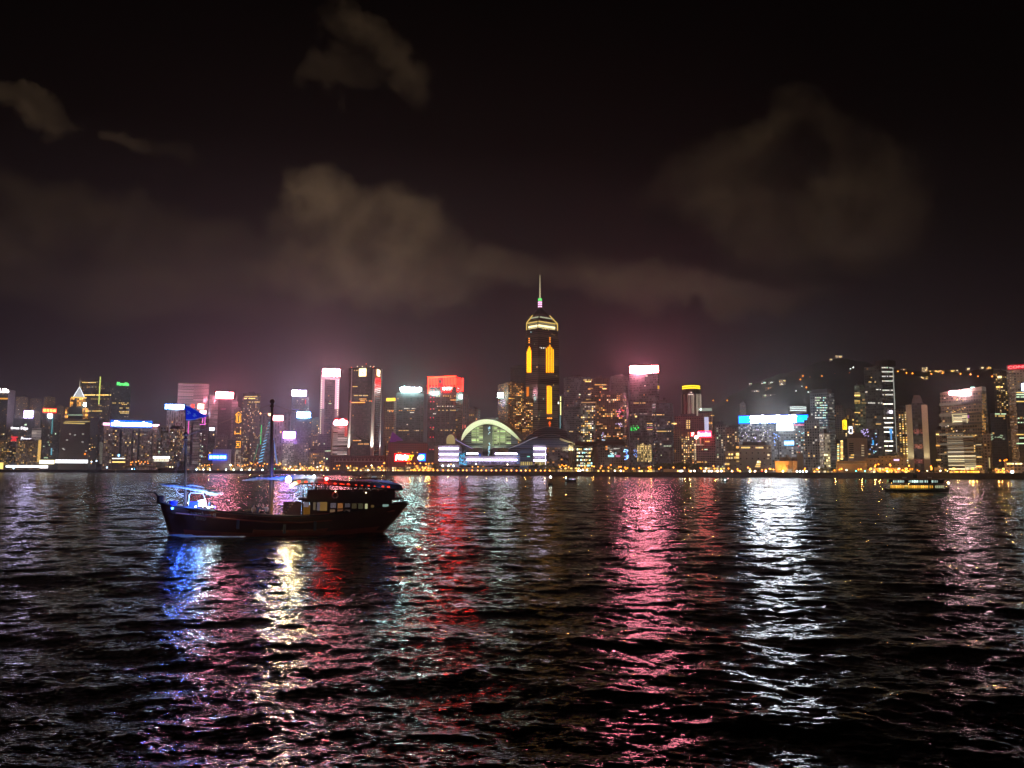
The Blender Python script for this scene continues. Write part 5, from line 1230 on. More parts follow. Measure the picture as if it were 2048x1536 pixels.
# twin column tower
t = T('twin_column_tower', 'dark tower held between two pale floodlit columns', 1820, 1848, 806, 940, fs('dark', dim=.03, dimcol=(1, .8, .8), p=.004), roof=None)
M_COL = principled('pale_column', (.62, .56, .44), .8)
for (xt, xb) in ((1817, 1820.5), (1848.5, 1853.5)):
    b = MB(); u, z1 = t.F.uz(xt, 810); u -= t.w / 2; hw = 4.8 * t.mpp
    b.box(u - hw, u + hw, -4, 9, 0, z1); b.build('pale_column', M_COL, t.e)
    ld = bpy.data.lights.new('column_floodlight', 'SPOT'); ld.energy = 30000; ld.color = (1, .85, .5); ld.spot_size = R(50); ld.spot_blend = .7; ld.shadow_soft_size = .5
    lo = bpy.data.objects.new('column_floodlight', ld); link(lo, t.e); lo.location = (u, -16, 3); lo.rotation_euler = (Vector((u, -4, 38)) - lo.location).to_track_quat('-Z', 'Y').to_euler()
blk(t, 1823, 1844, 797, 806, 3, 14, 'roof_plant_room', M_ROOF); blk(t, 1826, 1841, 790, 797, 4, 13, 'roof_plant_room', M_ROOF)
for y in (858, 888, 918): t.strip('red_garden_floor', [(1826 + (y - 858) * .04, y, 1845 + (y - 858) * .04, y + 9)], facade(wall=(.3, .12, .1), bw=2.2, fh=2, ww=.6, wh=.6, dim=.22, dimcol=(1, .3, .25), p=0), out=.3)
t.strip('dark_belt', [(1825, 840, 1847, 845), (1827, 872, 1847, 877)], M_DARK, out=.2); t.F.row(1838, 1846, 874, 4, 2.4, 1.6, 'gold', 0)
# stepped bank tower with lit louvres
t = T('louvre_tower', 'broad stepped tower with cream lit louvres and two signs on its sloped top', 1878, 1972, 784, 900, fs('dark', wall=(.17, .14, .11), dim=.035, dimcol=(1, .85, .6), p=.03, bw=2.6), split=1963, roof=None, phi=22)
b = MB(); hw = t.w / 2
b.add([(-hw, .2, t.h), (hw, .2, t.h), (hw, t.dd, t.h), (-hw, t.dd, t.h), (-hw, .2, t.h + .6), (hw, .2, t.F.uz(1962, 773)[1]), (hw, t.dd, t.F.uz(1962, 773)[1]), (-hw, t.dd, t.h + .6)], [(0, 1, 5, 4), (4, 5, 6, 7), (1, 2, 6, 5), (2, 3, 7, 6), (3, 0, 4, 7)]); b.build('sloped_top', principled('pale_top', (.4, .33, .26), .8), t.e)
LV = facade(wall=(.3, .26, .2), bw=300, fh=2.05, ww=1., wh=.36, dim=1.25, dimcol=(1, .88, .52), p=0)
LV2 = facade(wall=(.3, .26, .2), bw=300, fh=2.1, ww=1., wh=.42, dim=.42, dimcol=(1, .88, .6), p=0)
t.strip('lit_louvre', [(1896, 908, 1951, 941)], LV, out=.5); t.strip('lit_louvre', [(1895, 888, 1948, 906)], LV2, out=.5); t.strip('lit_louvre', [(1894, 872, 1946, 886)], facade(wall=(.2, .18, .14), bw=300, fh=2.1, ww=1., wh=.4, dim=.16, dimcol=(1, .88, .6), p=0), out=.5)
t.strip('lit_louvre', [(1907, 829.5, 1933, 845.5)], facade(wall=(.3, .26, .2), bw=300, fh=1.55, ww=1., wh=.45, dim=1.0, dimcol=(1, .85, .5), p=0), out=.6)
b = MB(); t.F.box(b, 1904, 828, 1935, 829.3, out=1); t.F.box(b, 1904.5, 829.6, 1906.7, 846, out=1); t.F.box(b, 1933.3, 829.6, 1935, 846, out=1); b.build('lit_frame', emit((1, .85, .45), .6, False), t.e)
BELT = facade(wall=(.4, .33, .26), bw=300, fh=300, ww=1, wh=1, dim=.14, dimcol=(1, .8, .55), p=0)
t.strip('pale_belt', [(1878.5, y, 1962, y + 3) for y in (806.5, 828, 847, 867.5, 887, 906.6)], BELT, out=.9)
t.F.row(1938, 1962, 825, 7, 3, 1.6, 'gold', 0); t.F.row(1884, 1888, 869, 2, 3, 1.8, 'gold', 2); t.F.row(1892, 1955, 870.5, 9, 2.4, 2, 'gold', 1, .8); t.F.row(1892, 1945, 875, 8, 2, 1.8, 'gold', 0, .6)
rg = t.rng
for i in range(34): t.F.win(1888 + rg.random() * 42, rg.choice((796, 800, 814, 818, 822, 851, 856, 861)) + rg.random() * 3, 2, 1.5, 'gold' if i % 5 else 'white', 0 if i % 3 else 1)
for y in range(790, 870, 3): t.Rr.row(1964, 1971.5, y, 3, 2.2, 1.1, 'amber', 0 if y < 825 else 1, .75)
t.F.row(1952, 1962, 889, 4, 2.4, 1.8, 'warm', 1); t.F.row(1954, 1963, 914, 4, 2.6, 2, 'gold', 1); t.F.row(1951, 1963, 933, 4, 3, 2.4, 'amber', 2)
for y in (892, 897, 902): t.F.win(1948.5, y, 3, 2.8, 'gold', 1)
t.strip('violet_flag', [(1935, 828, 1938, 836)], emit((.7, .15, .6), .5, False)); 
e = sign('dazzling white sign with a pink end on the louvred tower', 1902.5, 780.5, 1932, 790.5, 893, (1, .80, .90), 22, legs=0, panel=False)
k_ = 893 / FPX; b = MB()
for i in range(5): b.sphere((-11 * k_ + i * 5.6 * k_, 0, 5.0 * k_), 4.6 * k_, 10, 6, sy=.3)
b.build('sign_panel', emit((1, .6, .68), 80, True), e); b = MB(); b.sphere((-13.6 * k_, .3, 5 * k_), 4.8 * k_, 10, 6, sy=.3); b.build('sign_end', emit((1, .2, .35), 30, True), e)
e = sign('white green letter sign with an emblem on the louvred tower', 1934, 777.2, 1957, 781.8, 893, (.8, 1, .85), 3, legs=0, panel=False)
b = MB(); b.box(-11 * k_, 11 * k_, -.4, .4, 0, 4 * k_); b.build('lettering', emit((.85, 1, .88), 4, True), e); b = MB(); b.box(-3.5 * k_, 3 * k_, -.4, .4, 4.4 * k_, 8 * k_); b.build('emblem', emit((.55, 1, .9), 3, False), e)
t = T('office_block', 'grey shaded wing behind the louvred tower', 1871, 1884, 862, 930, fs('brown', dim=.03), cat='office block'); t.F.row(1872, 1882, 868.8, 3, 2.8, 2, 'gold', 2); t.F.row(1872, 1880, 891, 3, 2.6, 2.4, 'amber', 1); t.F.row(1872, 1882, 920, 3, 2.6, 2.4, 'gold', 1)
t = T('office_block', 'grey curved wing with a lit edge on the far side of the louvred tower', 1964, 1981, 868, 880, fs('greygrid', dim=.03), cat='office block', roof='parapet'); t.strip('edge_light', [(1977, 915, 1979.6, 938)], emit((1, .72, .3), .5, False))
t = T('apartment_tower', 'dark apartment tower with amber windows behind the brown hotel tower', 1986, 2012, 744, 1500, fs('flatsdark', dim=.02, p=.10), cat='apartment tower'); t.auto(36, 'gold', .55, .97, 1.4); t.F.row(1993, 2005, 774, 5, 2.6, 2, 'gold', 2, .9)
b = MB(); t.F.box(b, 1995, 752.5, 2003, 756, out=1); b.build('lit_terrace', emit((1, .75, .35), 2.5, False), t.e)
t = T('office_block', 'dark low glass block with green white lights among the trees', 1980, 2012, 826, 1200, fs('dark', dim=.012, p=.01), cat='office block', roof=None); t.F.row(1990, 2012, 828, 9, 2.2, 1.6, 'green', 1, .8); t.F.row(1990, 2010, 832, 6, 2.2, 1.6, 'gold', 1, .6)
for i in range(14): t.F.win(1982 + t.rng.random() * 28, 866 + t.rng.random() * 14, 2.4, 1.4, 'green', 0)
t = T('hotel_tower', 'brown hotel tower with red letters on its brow', 2011, 2110, 727, 900, fs('flats', wall=(.36, .25, .18), dim=.2, dimcol=(1, .66, .42), p=.05, bw=3.2, fh=3), split=2027, side='L', roof=None, cat='hotel', phi=24)
t.auto(40, 'amber', .5, .97, 1.3, (0, 0, 1), sides='L')
e = sign('red letters on the brow of the brown hotel tower', 2020, 729.5, 2068, 737, 893, (1, 0, .02), 1, panel=False, legs=0)
k_ = 893 / FPX; put_text(e, 'CONRAD', (0, -.5, 3.7 * k_), 48 * k_, 5.2 * k_, emit((1, .35, .32), 1.6, True), bold=.01); b = MB(); b.box(-25 * k_, 25 * k_, -.1, .2, -.6, 7.4 * k_ + .6); b.build('backing_panel', emit((1, .0, .03), .75, True), e)
t = T('glass_tower', 'black glass tower with green lit floors at the view edge', 2031, 2080, 781, 850, fs('dark', dim=.012, p=.02), roof='plant')
for i, y in enumerate((785, 789, 794, 803, 836.5, 845, 869, 876, 887)): t.F.row(2033, 2056, y, 8, 2.4, 1.8, 'green' if i % 3 else 'gold', 1, .55)
b = MB()
for i in range(26): t.F.box(b, 2027.5, 800 + i * 4.6, 2032, 802.2 + i * 4.6, out=.8)
b.build('balcony', M_PALE, t.e)
sign('white sign with red and blue edges on the black glass tower', 2043.5, 767.5, 2062, 780, 846, (.85, .95, 1), 9, frame=(.1, .2, .9), fstr=1.2, legs=2)
t = T('low_block', 'low waterfront pavilion with violet light below the brown hotel tower', 2008, 2060, 924, 810, fs('brown', dim=.05, p=.1, wall=(.3, .2, .13)), cat='pavilion', roof=None); t.F.row(2014, 2044, 927.5, 9, 3, 2.4, 'gold', 2, .8)
# ================================================================== winged convention hall on the point
HY = 1175.0
hall = empty('convention_hall', (at(985, 930, HY).x, HY, QUAY_Z))
tag(hall, 'low convention hall with winged arched roof glowing pale green and white light bars', 'hall')
HO = hall.location.copy()
def H(px, py, dy=0.0): return at(px, py, HY + dy) - HO
def loft(rows, name, mat, parent=hall, smooth=True, thick=0.0):
    """surface through rows of points; given a thickness it is closed into a slab"""
    n = len(rows[0]); vs = [p for r in rows for p in r]; fs_ = []
    for j in range(len(rows) - 1):
        for i in range(n - 1): fs_.append((j * n + i, j * n + i + 1, (j + 1) * n + i + 1, (j + 1) * n + i))
    b = MB(); b.add(vs, fs_)
    if thick:
        k = len(vs); m_ = len(rows)
        b.v += [tuple(Vector(v) - Vector((0, 0, thick))) for v in vs]
        for f in list(fs_): b.f.append(tuple(i + k for i in f[::-1])); b.m.append(0)
        ring = [i for i in range(n)] + [j * n + n - 1 for j in range(1, m_)] + [(m_ - 1) * n + i for i in range(n - 2, -1, -1)] + [j * n for j in range(m_ - 2, 0, -1)]
        for a, c in zip(ring, ring[1:] + ring[:1]): b.f.append((a, c, c + k, a + k)); b.m.append(0)
    return b.build(name, mat, parent, smooth)
def curve(pts, n=24):
    """smooth curve through pixel points (Catmull-Rom)"""
    P = [Vector((x, y)) for x, y in pts]; out = []
    L = len(P) - 1
    for i in range(n + 1):
        t = i / n * L; k = min(int(t), L - 1); f = t - k
        p0, p1, p2, p3 = P[max(k - 1, 0)], P[k], P[k + 1], P[min(k + 2, L)]
        out.append(.5 * ((2 * p1) + (p2 - p0) * f + (2 * p0 - 5 * p1 + 4 * p2 - p3) * f * f + (3 * p1 - p0 - 3 * p2 + p3) * f ** 3))
    return out
M_SOF = principled('pale_soffit', (.78, .78, .72), .7)
M_ROOFT = principled('aluminium_roof', (.22, .20, .21), .5)
M_HGL = facade(wall=(.10, .11, .14), bw=200, fh=3.2, ww=1., wh=.55, dim=.045, dimcol=(.42, .55, 1), p=0)
outer = curve([(922, 882), (925, 869), (932, 857), (942, 848), (955, 841.3), (968, 838.6), (982, 839), (996, 843), (1010, 850), (1022, 859.5), (1034, 871), (1042, 882)])
inner = curve([(925.5, 880), (931, 872), (940, 863), (949, 856), (958, 851.5), (968, 849.6), (980, 849.5), (992, 851.3), (1005, 857), (1016, 864.3), (1028, 873.5), (1040.5, 882)])
loft([[H(p.x, p.y, -14) for p in outer], [H(p.x * .5 + q.x * .5, p.y * .45 + q.y * .55 - .6, -4) for p, q in zip(outer, inner)], [H(q.x, q.y, 6) for q in inner]], 'lit_soffit', M_SOF)
back = [Vector((p.x + 9 * (i / 24) ** 1.0, p.y - (1.5 if i > 4 else 0) - 3.2 * math.sin(math.pi * i / 24) * (i / 24))) for i, p in enumerate(outer)]
loft([[H(p.x, p.y - .35, -14.3) for p in outer], [H(p.x * .6 + q.x * .4, p.y * .6 + q.y * .4 - .8, 20) for p, q in zip(outer, back)], [H(q.x, q.y - .3, 70) for q in back]], 'arched_roof', M_ROOFT, thick=0)
# glazed front under the arch
b = MB(); base_y = 896
fr = [(p.x, max(p.y, 849.8)) for p in inner if 929 < p.x < 1038]
vs = [H(x, y + .6, 8) for x, y in fr] + [H(x, base_y, 8) for x, y in fr]; n = len(fr)
b.add(vs, [(i, i + 1, n + i + 1, n + i) for i in range(n - 1)])
b.build('glazed_front', M_HGL, hall)
GRN = facade(wall=(.4, .42, .3), bw=13.2, fh=4.4, ww=.90, wh=.42, dim=.42, dimcol=(.72, .95, .45), p=0)
for (x0, x1) in ((943, 966), (984.5, 1022)):
    b = MB(); xs = np.linspace(x0, x1, 10); iy = lambda x: float(np.interp(x, [q.x for q in inner], [q.y for q in inner]))
    vs = [H(x, iy(x) + 1.5, 7) for x in xs] + [H(x, 886 if x0 < 950 else 888, 7) for x in xs] ; b.add(vs, [(i, i + 1, 10 + i + 1, 10 + i) for i in range(9)])
    b.build('lit_glass_bay', GRN, hall)
for (x0, x1, y0, y1) in ((952.5, 954, 856, 886), (985.5, 987.5, 853, 892), (998.5, 1000.3, 858, 890), (1010, 1012, 865, 888), (943, 966, 868, 869.5), (985, 1022, 868, 869.5)):
    b = MB(); a = H(x0, y0, 6); c = H(x1, y1, 6); b.box(a.x, c.x, 4.8, 5.6, c.z, a.z); b.build('mullion', emit((.75, .95, .5), .30, False), hall)
b = MB(); a = H(966, 850, 5); c = H(984.5, 925, 5); b.box(a.x, c.x, 2, 6, c.z, a.z); b.build('core_wall', M_DARK, hall)
rg = random.Random(3)
b = MB()
for i in range(26):
    y = rg.choice((853, 856, 859, 864, 867, 883, 886, 889, 893, 896, 899, 903, 906, 909)) + rg.random(); x = 978.5 + rg.gauss(0, .7) - (y - 850) * .006
    a = H(x, y, 1.5); b.box(a.x - .7, a.x + .7, 1.2, 1.9, a.z - .6, a.z + .6)
o = b.build('lift_light', emit((.45, .8, 1), 1.3, False), hall); o['kind'] = 'stuff'
# wings
def wing(top, name='wing_roof', d0=-8, d1=60, drop=3.0, edge=None):
    c = curve(top, 16)
    loft([[H(p.x, p.y, d0) for p in c], [H(p.x, p.y - .2, (d0 + d1) / 2) for p in c], [H(p.x, p.y - .1, d1) for p in c]], name, M_ROOFT, thick=.8)
    if edge:
        b = MB(); b.tube([H(p.x, p.y + .4, d0 - .6) for p in c], .45, 5); b.build('lit_edge', edge, hall)
LAV = emit((.55, .45, 1), .55, False); PAL_E = emit((.75, .72, .9), .30, False)
wing([(911, 877), (915, 881), (925, 886.5), (935, 892), (945, 897)], edge=LAV)
wing([(1017, 897), (1030, 892), (1045, 886), (1060, 878.5), (1075, 873.5)], edge=PAL_E, d0=-16)
wing([(1040, 884), (1055, 872), (1070, 861), (1085, 855), (1100, 853), (1118, 855.5), (1134, 861)], name='upper_wing_roof', d0=30, d1=110)
wing([(1075, 873.5), (1090, 869), (1108, 868.5), (1122, 872), (1138, 879), (1150, 886), (1163, 893.5)], name='wing_roof', d0=-14, d1=90)
# dark fill under the wings
b = MB(); c = curve([(1017, 898), (1045, 887), (1075, 875), (1092, 871.5), (1108, 871), (1122, 874), (1138, 881)], 16); n = len(c)
b.add([H(p.x, p.y, -6) for p in c] + [H(p.x, 930, -6) for p in c], [(i, i + 1, n + i + 1, n + i) for i in range(n - 1)]); b.build('glazed_side', M_HGL, hall)
b = MB(); c = curve([(1042, 886), (1060, 870), (1085, 857), (1100, 855), (1118, 857.5), (1134, 863)], 14); n = len(c)
b.add([H(p.x, p.y, 34) for p in c] + [H(p.x, 885, 34) for p in c], [(i, i + 1, n + i + 1, n + i) for i in range(n - 1)]); b.build('glazed_side', facade(wall=(.07, .06, .07), bw=200, fh=2.8, ww=1, wh=.4, dim=.015, dimcol=(1, .8, .9), p=0), hall)
loft([[H(1120 + i * 5.2, 875.5 + i * 2.1, -13) for i in range(9)], [H(1118 + i * 5.2, 881.5 + i * 1.9, -2) for i in range(9)]], 'lit_soffit', principled('beige_soffit', (.45, .40, .30), .7))
# small red topped shell behind the podium
sh = curve([(893, 886), (893.3, 876), (898, 869.8), (904, 869), (908, 872.5), (910, 880)], 14)
b = MB(); n = len(sh); b.add([H(p.x, p.y, -3) for p in sh] + [H(p.x, 888, -3) for p in sh], [(i, i + 1, n + i + 1, n + i) for i in range(n - 1)]); b.build('shell_wall', facade(wall=(.4, .34, .18), bw=300, fh=300, ww=1, wh=1, dim=.17, dimcol=(1, .78, .3), p=0), hall)
loft([[H(p.x, p.y, -4) for p in sh], [H(p.x + 4, p.y - .6, 26) for p in sh]], 'shell_roof', principled('red_roof', (.5, .07, .08), .6))
# podiums with white light bars
BAR = emit((.80, .70, 1), 16.0, True); BARG = emit((.4, .25, 1), .9, False)
M_POD = facade(wall=(.35, .33, .38), bw=200, fh=5.2, ww=1., wh=.45, dim=.10, dimcol=(.65, .55, 1), p=0)
def hbox(x0, x1, y0, y1, d0, d1, name, mat, floor=False):
    a = H(x0, y0, d0); c = H(x1, y1, d0); b = MB(); b.box(a.x, c.x, d0, d1, 0 if floor else c.z, a.z); return b.build(name, mat, hall)
hbox(876.5, 918, 891, 932, -22, 40, 'podium', M_POD, True)
hbox(918.2, 1040, 911, 932, -18, 40, 'podium', M_POD, True)
hbox(1066.5, 1092, 889, 935, -26, 30, 'corner_tower', M_POD, True)
hbox(1040.2, 1066.3, 898, 935, -14, 30, 'dark_glass_block', facade(wall=(.06, .08, .12), bw=200, fh=3, ww=1, wh=.5, dim=.06, dimcol=(.25, .5, 1), p=0), True)
hbox(869, 876.3, 892, 932, -16, 30, 'end_block', M_PALE if False else principled('taupe_wall', (.24, .18, .17), .8), True)
for (x0, x1, y, d) in ((878.5, 917, 896.6, -22), (878.5, 917, 908.4, -22), (878.5, 917, 919.9, -22), (933.5, 956, 907.3, -18), (990.5, 1034, 907.6, -18), (933.5, 1034, 919.8, -18), (1067.3, 1091.4, 897, -26), (1067.3, 1091.4, 909, -26), (1067.3, 1091.4, 920.6, -26)):
    a = H(x0, y - 1.25, d); c = H(x1, y + 1.25, d); zz = (a.z + c.z) / 2
    b = MB(); b.tube([(a.x, d - 1.2, zz), (c.x, d - 1.2, zz)], 1.0, 8); b.build('light_bar', BAR, hall)
    hbox(x0 - .8, x1 + .8, y - 2.6, y + 2.6, d - .25, d - .02, 'light_bar_trough', facade(wall=(.6, .6, .7), bw=900, fh=900, ww=1, wh=1, dim=.35, dimcol=(.5, .35, 1), p=0))
hbox(1090.8, 1091.6, 895, 937, -27, -26.02, 'light_bar', emit((.9, .85, 1), 2.5, False))
# cyan leaf-like screen between the podiums
b = MB()
for i in range(70):
    x = 918.5 + rg.random() * 15; y = 905 + rg.random() * 25
    a = H(x, y, -20); b.add([(a.x - 1.1, -19 - 0, a.z - .3), (a.x + .2, -19.3, a.z - .5), (a.x + 1.1, -19, a.z + .4), (a.x - .2, -19.2, a.z + .5)], [(0, 1, 2, 3)])
o = b.build('video_screen', emit((.08, .55, .95), 1.1, False), hall); o['kind'] = 'stuff'
for x in (1033.5, 1036.5):
    for i in range(5):
        hbox(x, x + 2.2, 908 + i * 4.4, 909 + i * 4.4, -18.6, -18.02, 'screen_line', emit((.12, .4, 1), .9, False))
hbox(959, 961, 907.5, 913, -19, -18.02, 'blue_banner', emit((.02, .15, 1), .8, False)); hbox(1054, 1060, 912, 914, -14.6, -14.02, 'screen_line', emit((.2, .9, .7), .9, False))
# lit ground floor
for i in range(16): hbox(919 + i * 7.4, 923.5 + i * 7.4, 924, 928.6, -18.5, -18.02, 'ground_floor_bay', emit((.6, .5, 1), .12 + .08 * (i % 3), False))
for i in range(18): hbox(1041 + i * 4.2, 1044 + i * 4.2, 923.6, 930.6, -27.2 if 1066 < 1041 + i * 4.2 < 1090 else -14.6, -26.02 if 1066 < 1041 + i * 4.2 < 1090 else -14.02, 'ground_floor_bay', emit((1, .78, .28), .35 + .35 * rg.random(), False)) if 1041 + i * 4.2 < 1063 or 1067 < 1041 + i * 4.2 < 1088 else None
hbox(1092.2, 1140, 893, 935, -10, 30, 'glass_block', fs('amberdark', wall=(.12, .1, .1), dim=.07, p=.12, dimcol=(1, .75, .7), bw=4, fh=4), True)
for x in (1139, 1144.5): 
    a = H(x, 889, -8); b = MB(); b.tube([(a.x, -10, 0), (a.x, -10, a.z)], 1.7, 10); b.build('column', principled('lit_column', (.5, .42, .3), .7), hall)
hbox(1148.5, 1150.5, 897, 935, -9, -6, 'column', M_PALE, True)
# floodlights of the roof
def area(name, loc, aim, energy, colr, sx, sy, parent):
    ld = bpy.data.lights.new(name, 'AREA'); ld.energy = energy; ld.color = colr; ld.shape = 'RECTANGLE'; ld.size = sx; ld.size_y = sy
    lo = bpy.data.objects.new(name, ld); link(lo, parent); lo.location = loc
    lo.rotation_euler = (Vector(aim) - Vector(loc)).to_track_quat('-Z', 'Y').to_euler(); return lo
a = H(968, 893, -16); c = H(968, 846, -4)
area('roof_floodlight', a, c, 17000, (.80, 1, .58), 40, 2, hall)
a = H(1000, 893, -16); c = H(1010, 858, -4); area('roof_floodlight', a, c, 5500, (.80, 1, .58), 20, 2, hall)
a = H(1138, 900, -14); c = H(1135, 880, -6); area('wing_floodlight', a, c, 2500, (1, .9, .55), 14, 2, hall)
# ---- lit stair block and portal building to the right of the hall
t = Tower('stair_block', 'glass stair block with lit landings and diagonal flights beside the convention hall', 1150, 1186, 894, 1140, fs('amberdark', dim=.10, p=.1, dimcol=(1, .8, .45), bw=6, fh=6.4), cat='office block', roof=None)
rg2 = t.rng
for y in (898.5, 905.5, 912.5, 920, 926.5, 931):
    for i in range(9): 
        if rg2.random() < .8: t.F.win(1155 + i * 3.5, y, 2.6, 2.6 + rg2.random(), rg2.choice(('gold', 'warm', 'white', 'green', 'cyan')), rg2.choice((1, 1, 2)))
b = MB()
for (xa, ya, xb, yb) in ((1164, 913, 1184, 899), (1164, 929, 1184, 915), (1168, 940, 1184, 931)): b.tube([t.F.pt(*t.F.uz(xa, ya), 1.2), t.F.pt(*t.F.uz(xb, yb), 1.2)], .6, 4)
b.build('stair_flight', M_DARK, t.e)
t = Tower('portal_building', 'dark portal framed building with a flat overhanging roof by the stair block', 1186, 1251, 891, 1150, fs('dark', dim=.03), cat='building', roof=None)
b = MB(); u0, z1 = t.F.uz(1150, 883.5); u1, z0 = t.F.uz(1250, 893); b.box(u0 - t.w / 2, u1 - t.w / 2, -10, 30, t.h, z1); b.build('roof_slab', principled('roof_dark', (.09, .07, .06), .8), t.e)
b = MB(); t.F.box(b, 1187, 893.5, 1199, 940, out=4); b.build('portal_column', principled('brown_concrete', (.26, .2, .16), .8), t.e)
# ================================================================== WATERFRONT: lamps, trees, lit panels, small structures
rg = random.Random(21)
LAMPM = {}
def lamp_mesh(hgt, c, strength, rad):
    k = (round(hgt * 2) / 2, c, strength, round(rad, 1))
    if k not in LAMPM:
        b = MB(); hh = k[0]
        b.tube([(0, 0, 0), (0, 0, hh - rad)], .14, 5, m=0, r1=.09); b.sphere((0, 0, hh), rad, 8, 6, m=1)
        b.box(-.25, .25, -.25, .25, 0, .5, m=0)
        LAMPM[k] = b.mesh('street_lamp', [M_STEEL, emit(c, strength, True, 'lamp_glass')])
    return LAMPM[k]
AMBER = (1, .25, .016); GOLDL = (1, .38, .05); WHT = (.85, 1, .92); COOL = (.6, .8, 1); WARM = (1, .82, .55)
SEG = [(-100, 330, 'beside the typhoon shelter'), (330, 600, 'along the eastern quay'), (600, 870, 'below the red character sign'), (870, 1150, 'in front of the convention hall'), (1150, 1450, 'along the bare quay road'), (1450, 1740, 'before the arts buildings'), (1740, 2200, 'before the louvred tower')]
NL = 0
LAMPLIGHT = bpy.data.lights.new('lamp_light', 'POINT'); LAMPLIGHT.energy = 6000; LAMPLIGHT.color = (1, .45, .09); LAMPLIGHT.shadow_soft_size = .4
def lamp(px, py, c=AMBER, s=22, rad=.62, off=18, kind='street_lamp'):
    if c in (AMBER, GOLDL): s *= .24; rad *= 1.4  # globe widened to the size of its bloom
    else: s *= .8; rad *= 1.15
    if c in (WHT, COOL, WARM): kind = 'quay_floodlight' if kind == 'street_lamp' else kind  # pale lamps are the same street lamp under another name
    Y = shoreY(px) + off; p = at(px, py, Y)
    hgt = max(2.0, p.z - QUAY_Z)
    o = bpy.data.objects.new(kind, lamp_mesh(hgt, c, s, rad)); link(o)
    o.location = (p.x, Y, p.z - round(hgt * 2) / 2 if False else QUAY_Z)
    o.scale = (1, 1, hgt / (round(hgt * 2) / 2))
    global NL
    NL += 1
    if NL % 4 == 0 and c in (AMBER, GOLDL) and off < 70:
        lo = bpy.data.objects.new('lamp_light', LAMPLIGHT); link(lo, o); lo.location = (0, -rad - .3, round(hgt * 2) / 2)
    seg = next(t for a, b_, t in SEG if a <= px < b_)
    nm = {AMBER: 'amber', GOLDL: 'golden', WHT: 'greenish white', COOL: 'bluish white', WARM: 'warm white'}[c]
    what = {'street_lamp': 'street lamp on a slim pole', 'quay_floodlight': 'quay floodlight on a short post', 'globe_lamp': 'globe lamp in the promenade row'}[kind]
    tag(o, '%s %s %s' % (nm, what, seg), {'street_lamp': 'street lamp', 'quay_floodlight': 'floodlight', 'globe_lamp': 'globe lamp'}[kind], '%s %ss %s' % (nm, kind.replace('_', ' '), seg))
# globe row before the hall
for i in range(29): lamp(828 + i * 9.7 + rg.uniform(-1.5, 1.5), 941.5 + rg.uniform(-1, 1), GOLDL if i % 3 else AMBER, 26, .62, 6, 'globe_lamp')
for (px, py) in ((768, 926.5), (815, 926.5), (820.5, 926.5), (829, 927), (840.5, 926.5), (852, 928), (857.5, 927.5), (865, 927), (771, 938), (769, 942), (764, 932.5), (757, 934), (833, 932), (845, 934.5), (852, 934), (835, 936), (826, 940), (829, 938.5), (840, 939), (861, 937.5), (866, 938), (848, 938), (854, 940), (796, 943), (822, 942), (831, 942.5)): lamp(px, py, AMBER if rg.random() < .6 else GOLDL, 22, .6, 30)
for (px, py) in ((797, 905), (801.5, 905), (825, 904.8), (834.5, 904.8)): lamp(px, py, GOLDL, 8, .6, 110)
for (px, py) in ((885.5, 931.5), (897, 931.5), (907, 931.5)): lamp(px, py, WHT if px != 897 else COOL, 20, .8, 14)
for (px, py) in ((902, 928.5), (952, 928), (945, 933.5), (956, 933.5), (1015, 929), (966, 933.5)): lamp(px, py, GOLDL if px not in (952, 1015) else WARM, 16, .6, 16)
# eastern quay: amber rows and a bright white row at the water
for i in range(32): 
    px = 403 + i * 5.1 + rg.uniform(-1.5, 1.5); lamp(px, 930.5 + rg.uniform(-2.2, 2) - (3 if px > 495 and rg.random() < .4 else 0), AMBER if rg.random() < .65 else GOLDL, 16, .75, 60)
for px in (393, 407, 420, 452, 467, 483, 499, 525): lamp(px, 940.6, COOL if px in (393, 499) else WHT, 20, .95, 5)
lamp(436, 941, GOLDL, 10, .8, 5); lamp(461.5, 930, WARM, 30, 1.2, 50); lamp(376, 942, AMBER, 6, .7, 5)
# golden front before the dotted tower
for i in range(26): lamp(566 + i * 2.9 + rg.uniform(-.8, .8), rg.choice((934.5, 938, 941.5)) + rg.uniform(-.8, .8), GOLDL if rg.random() < .7 else WARM, 13, .55, 24)
for (px, py) in ((635, 934), (641, 932), (647, 933.5), (674, 931.5), (679, 931), (694, 932.5), (701, 932), (732, 932.5), (743, 931), (745, 934), (722, 940.5), (714, 937), (668, 937), (677, 937.5), (737, 942), (762, 941.5), (769, 926), (631, 940.5), (643, 941), (655, 940), (600, 928), (640, 926)): lamp(px, py, rg.choice((AMBER, GOLDL, GOLDL, WARM)), 16, .62, 26)
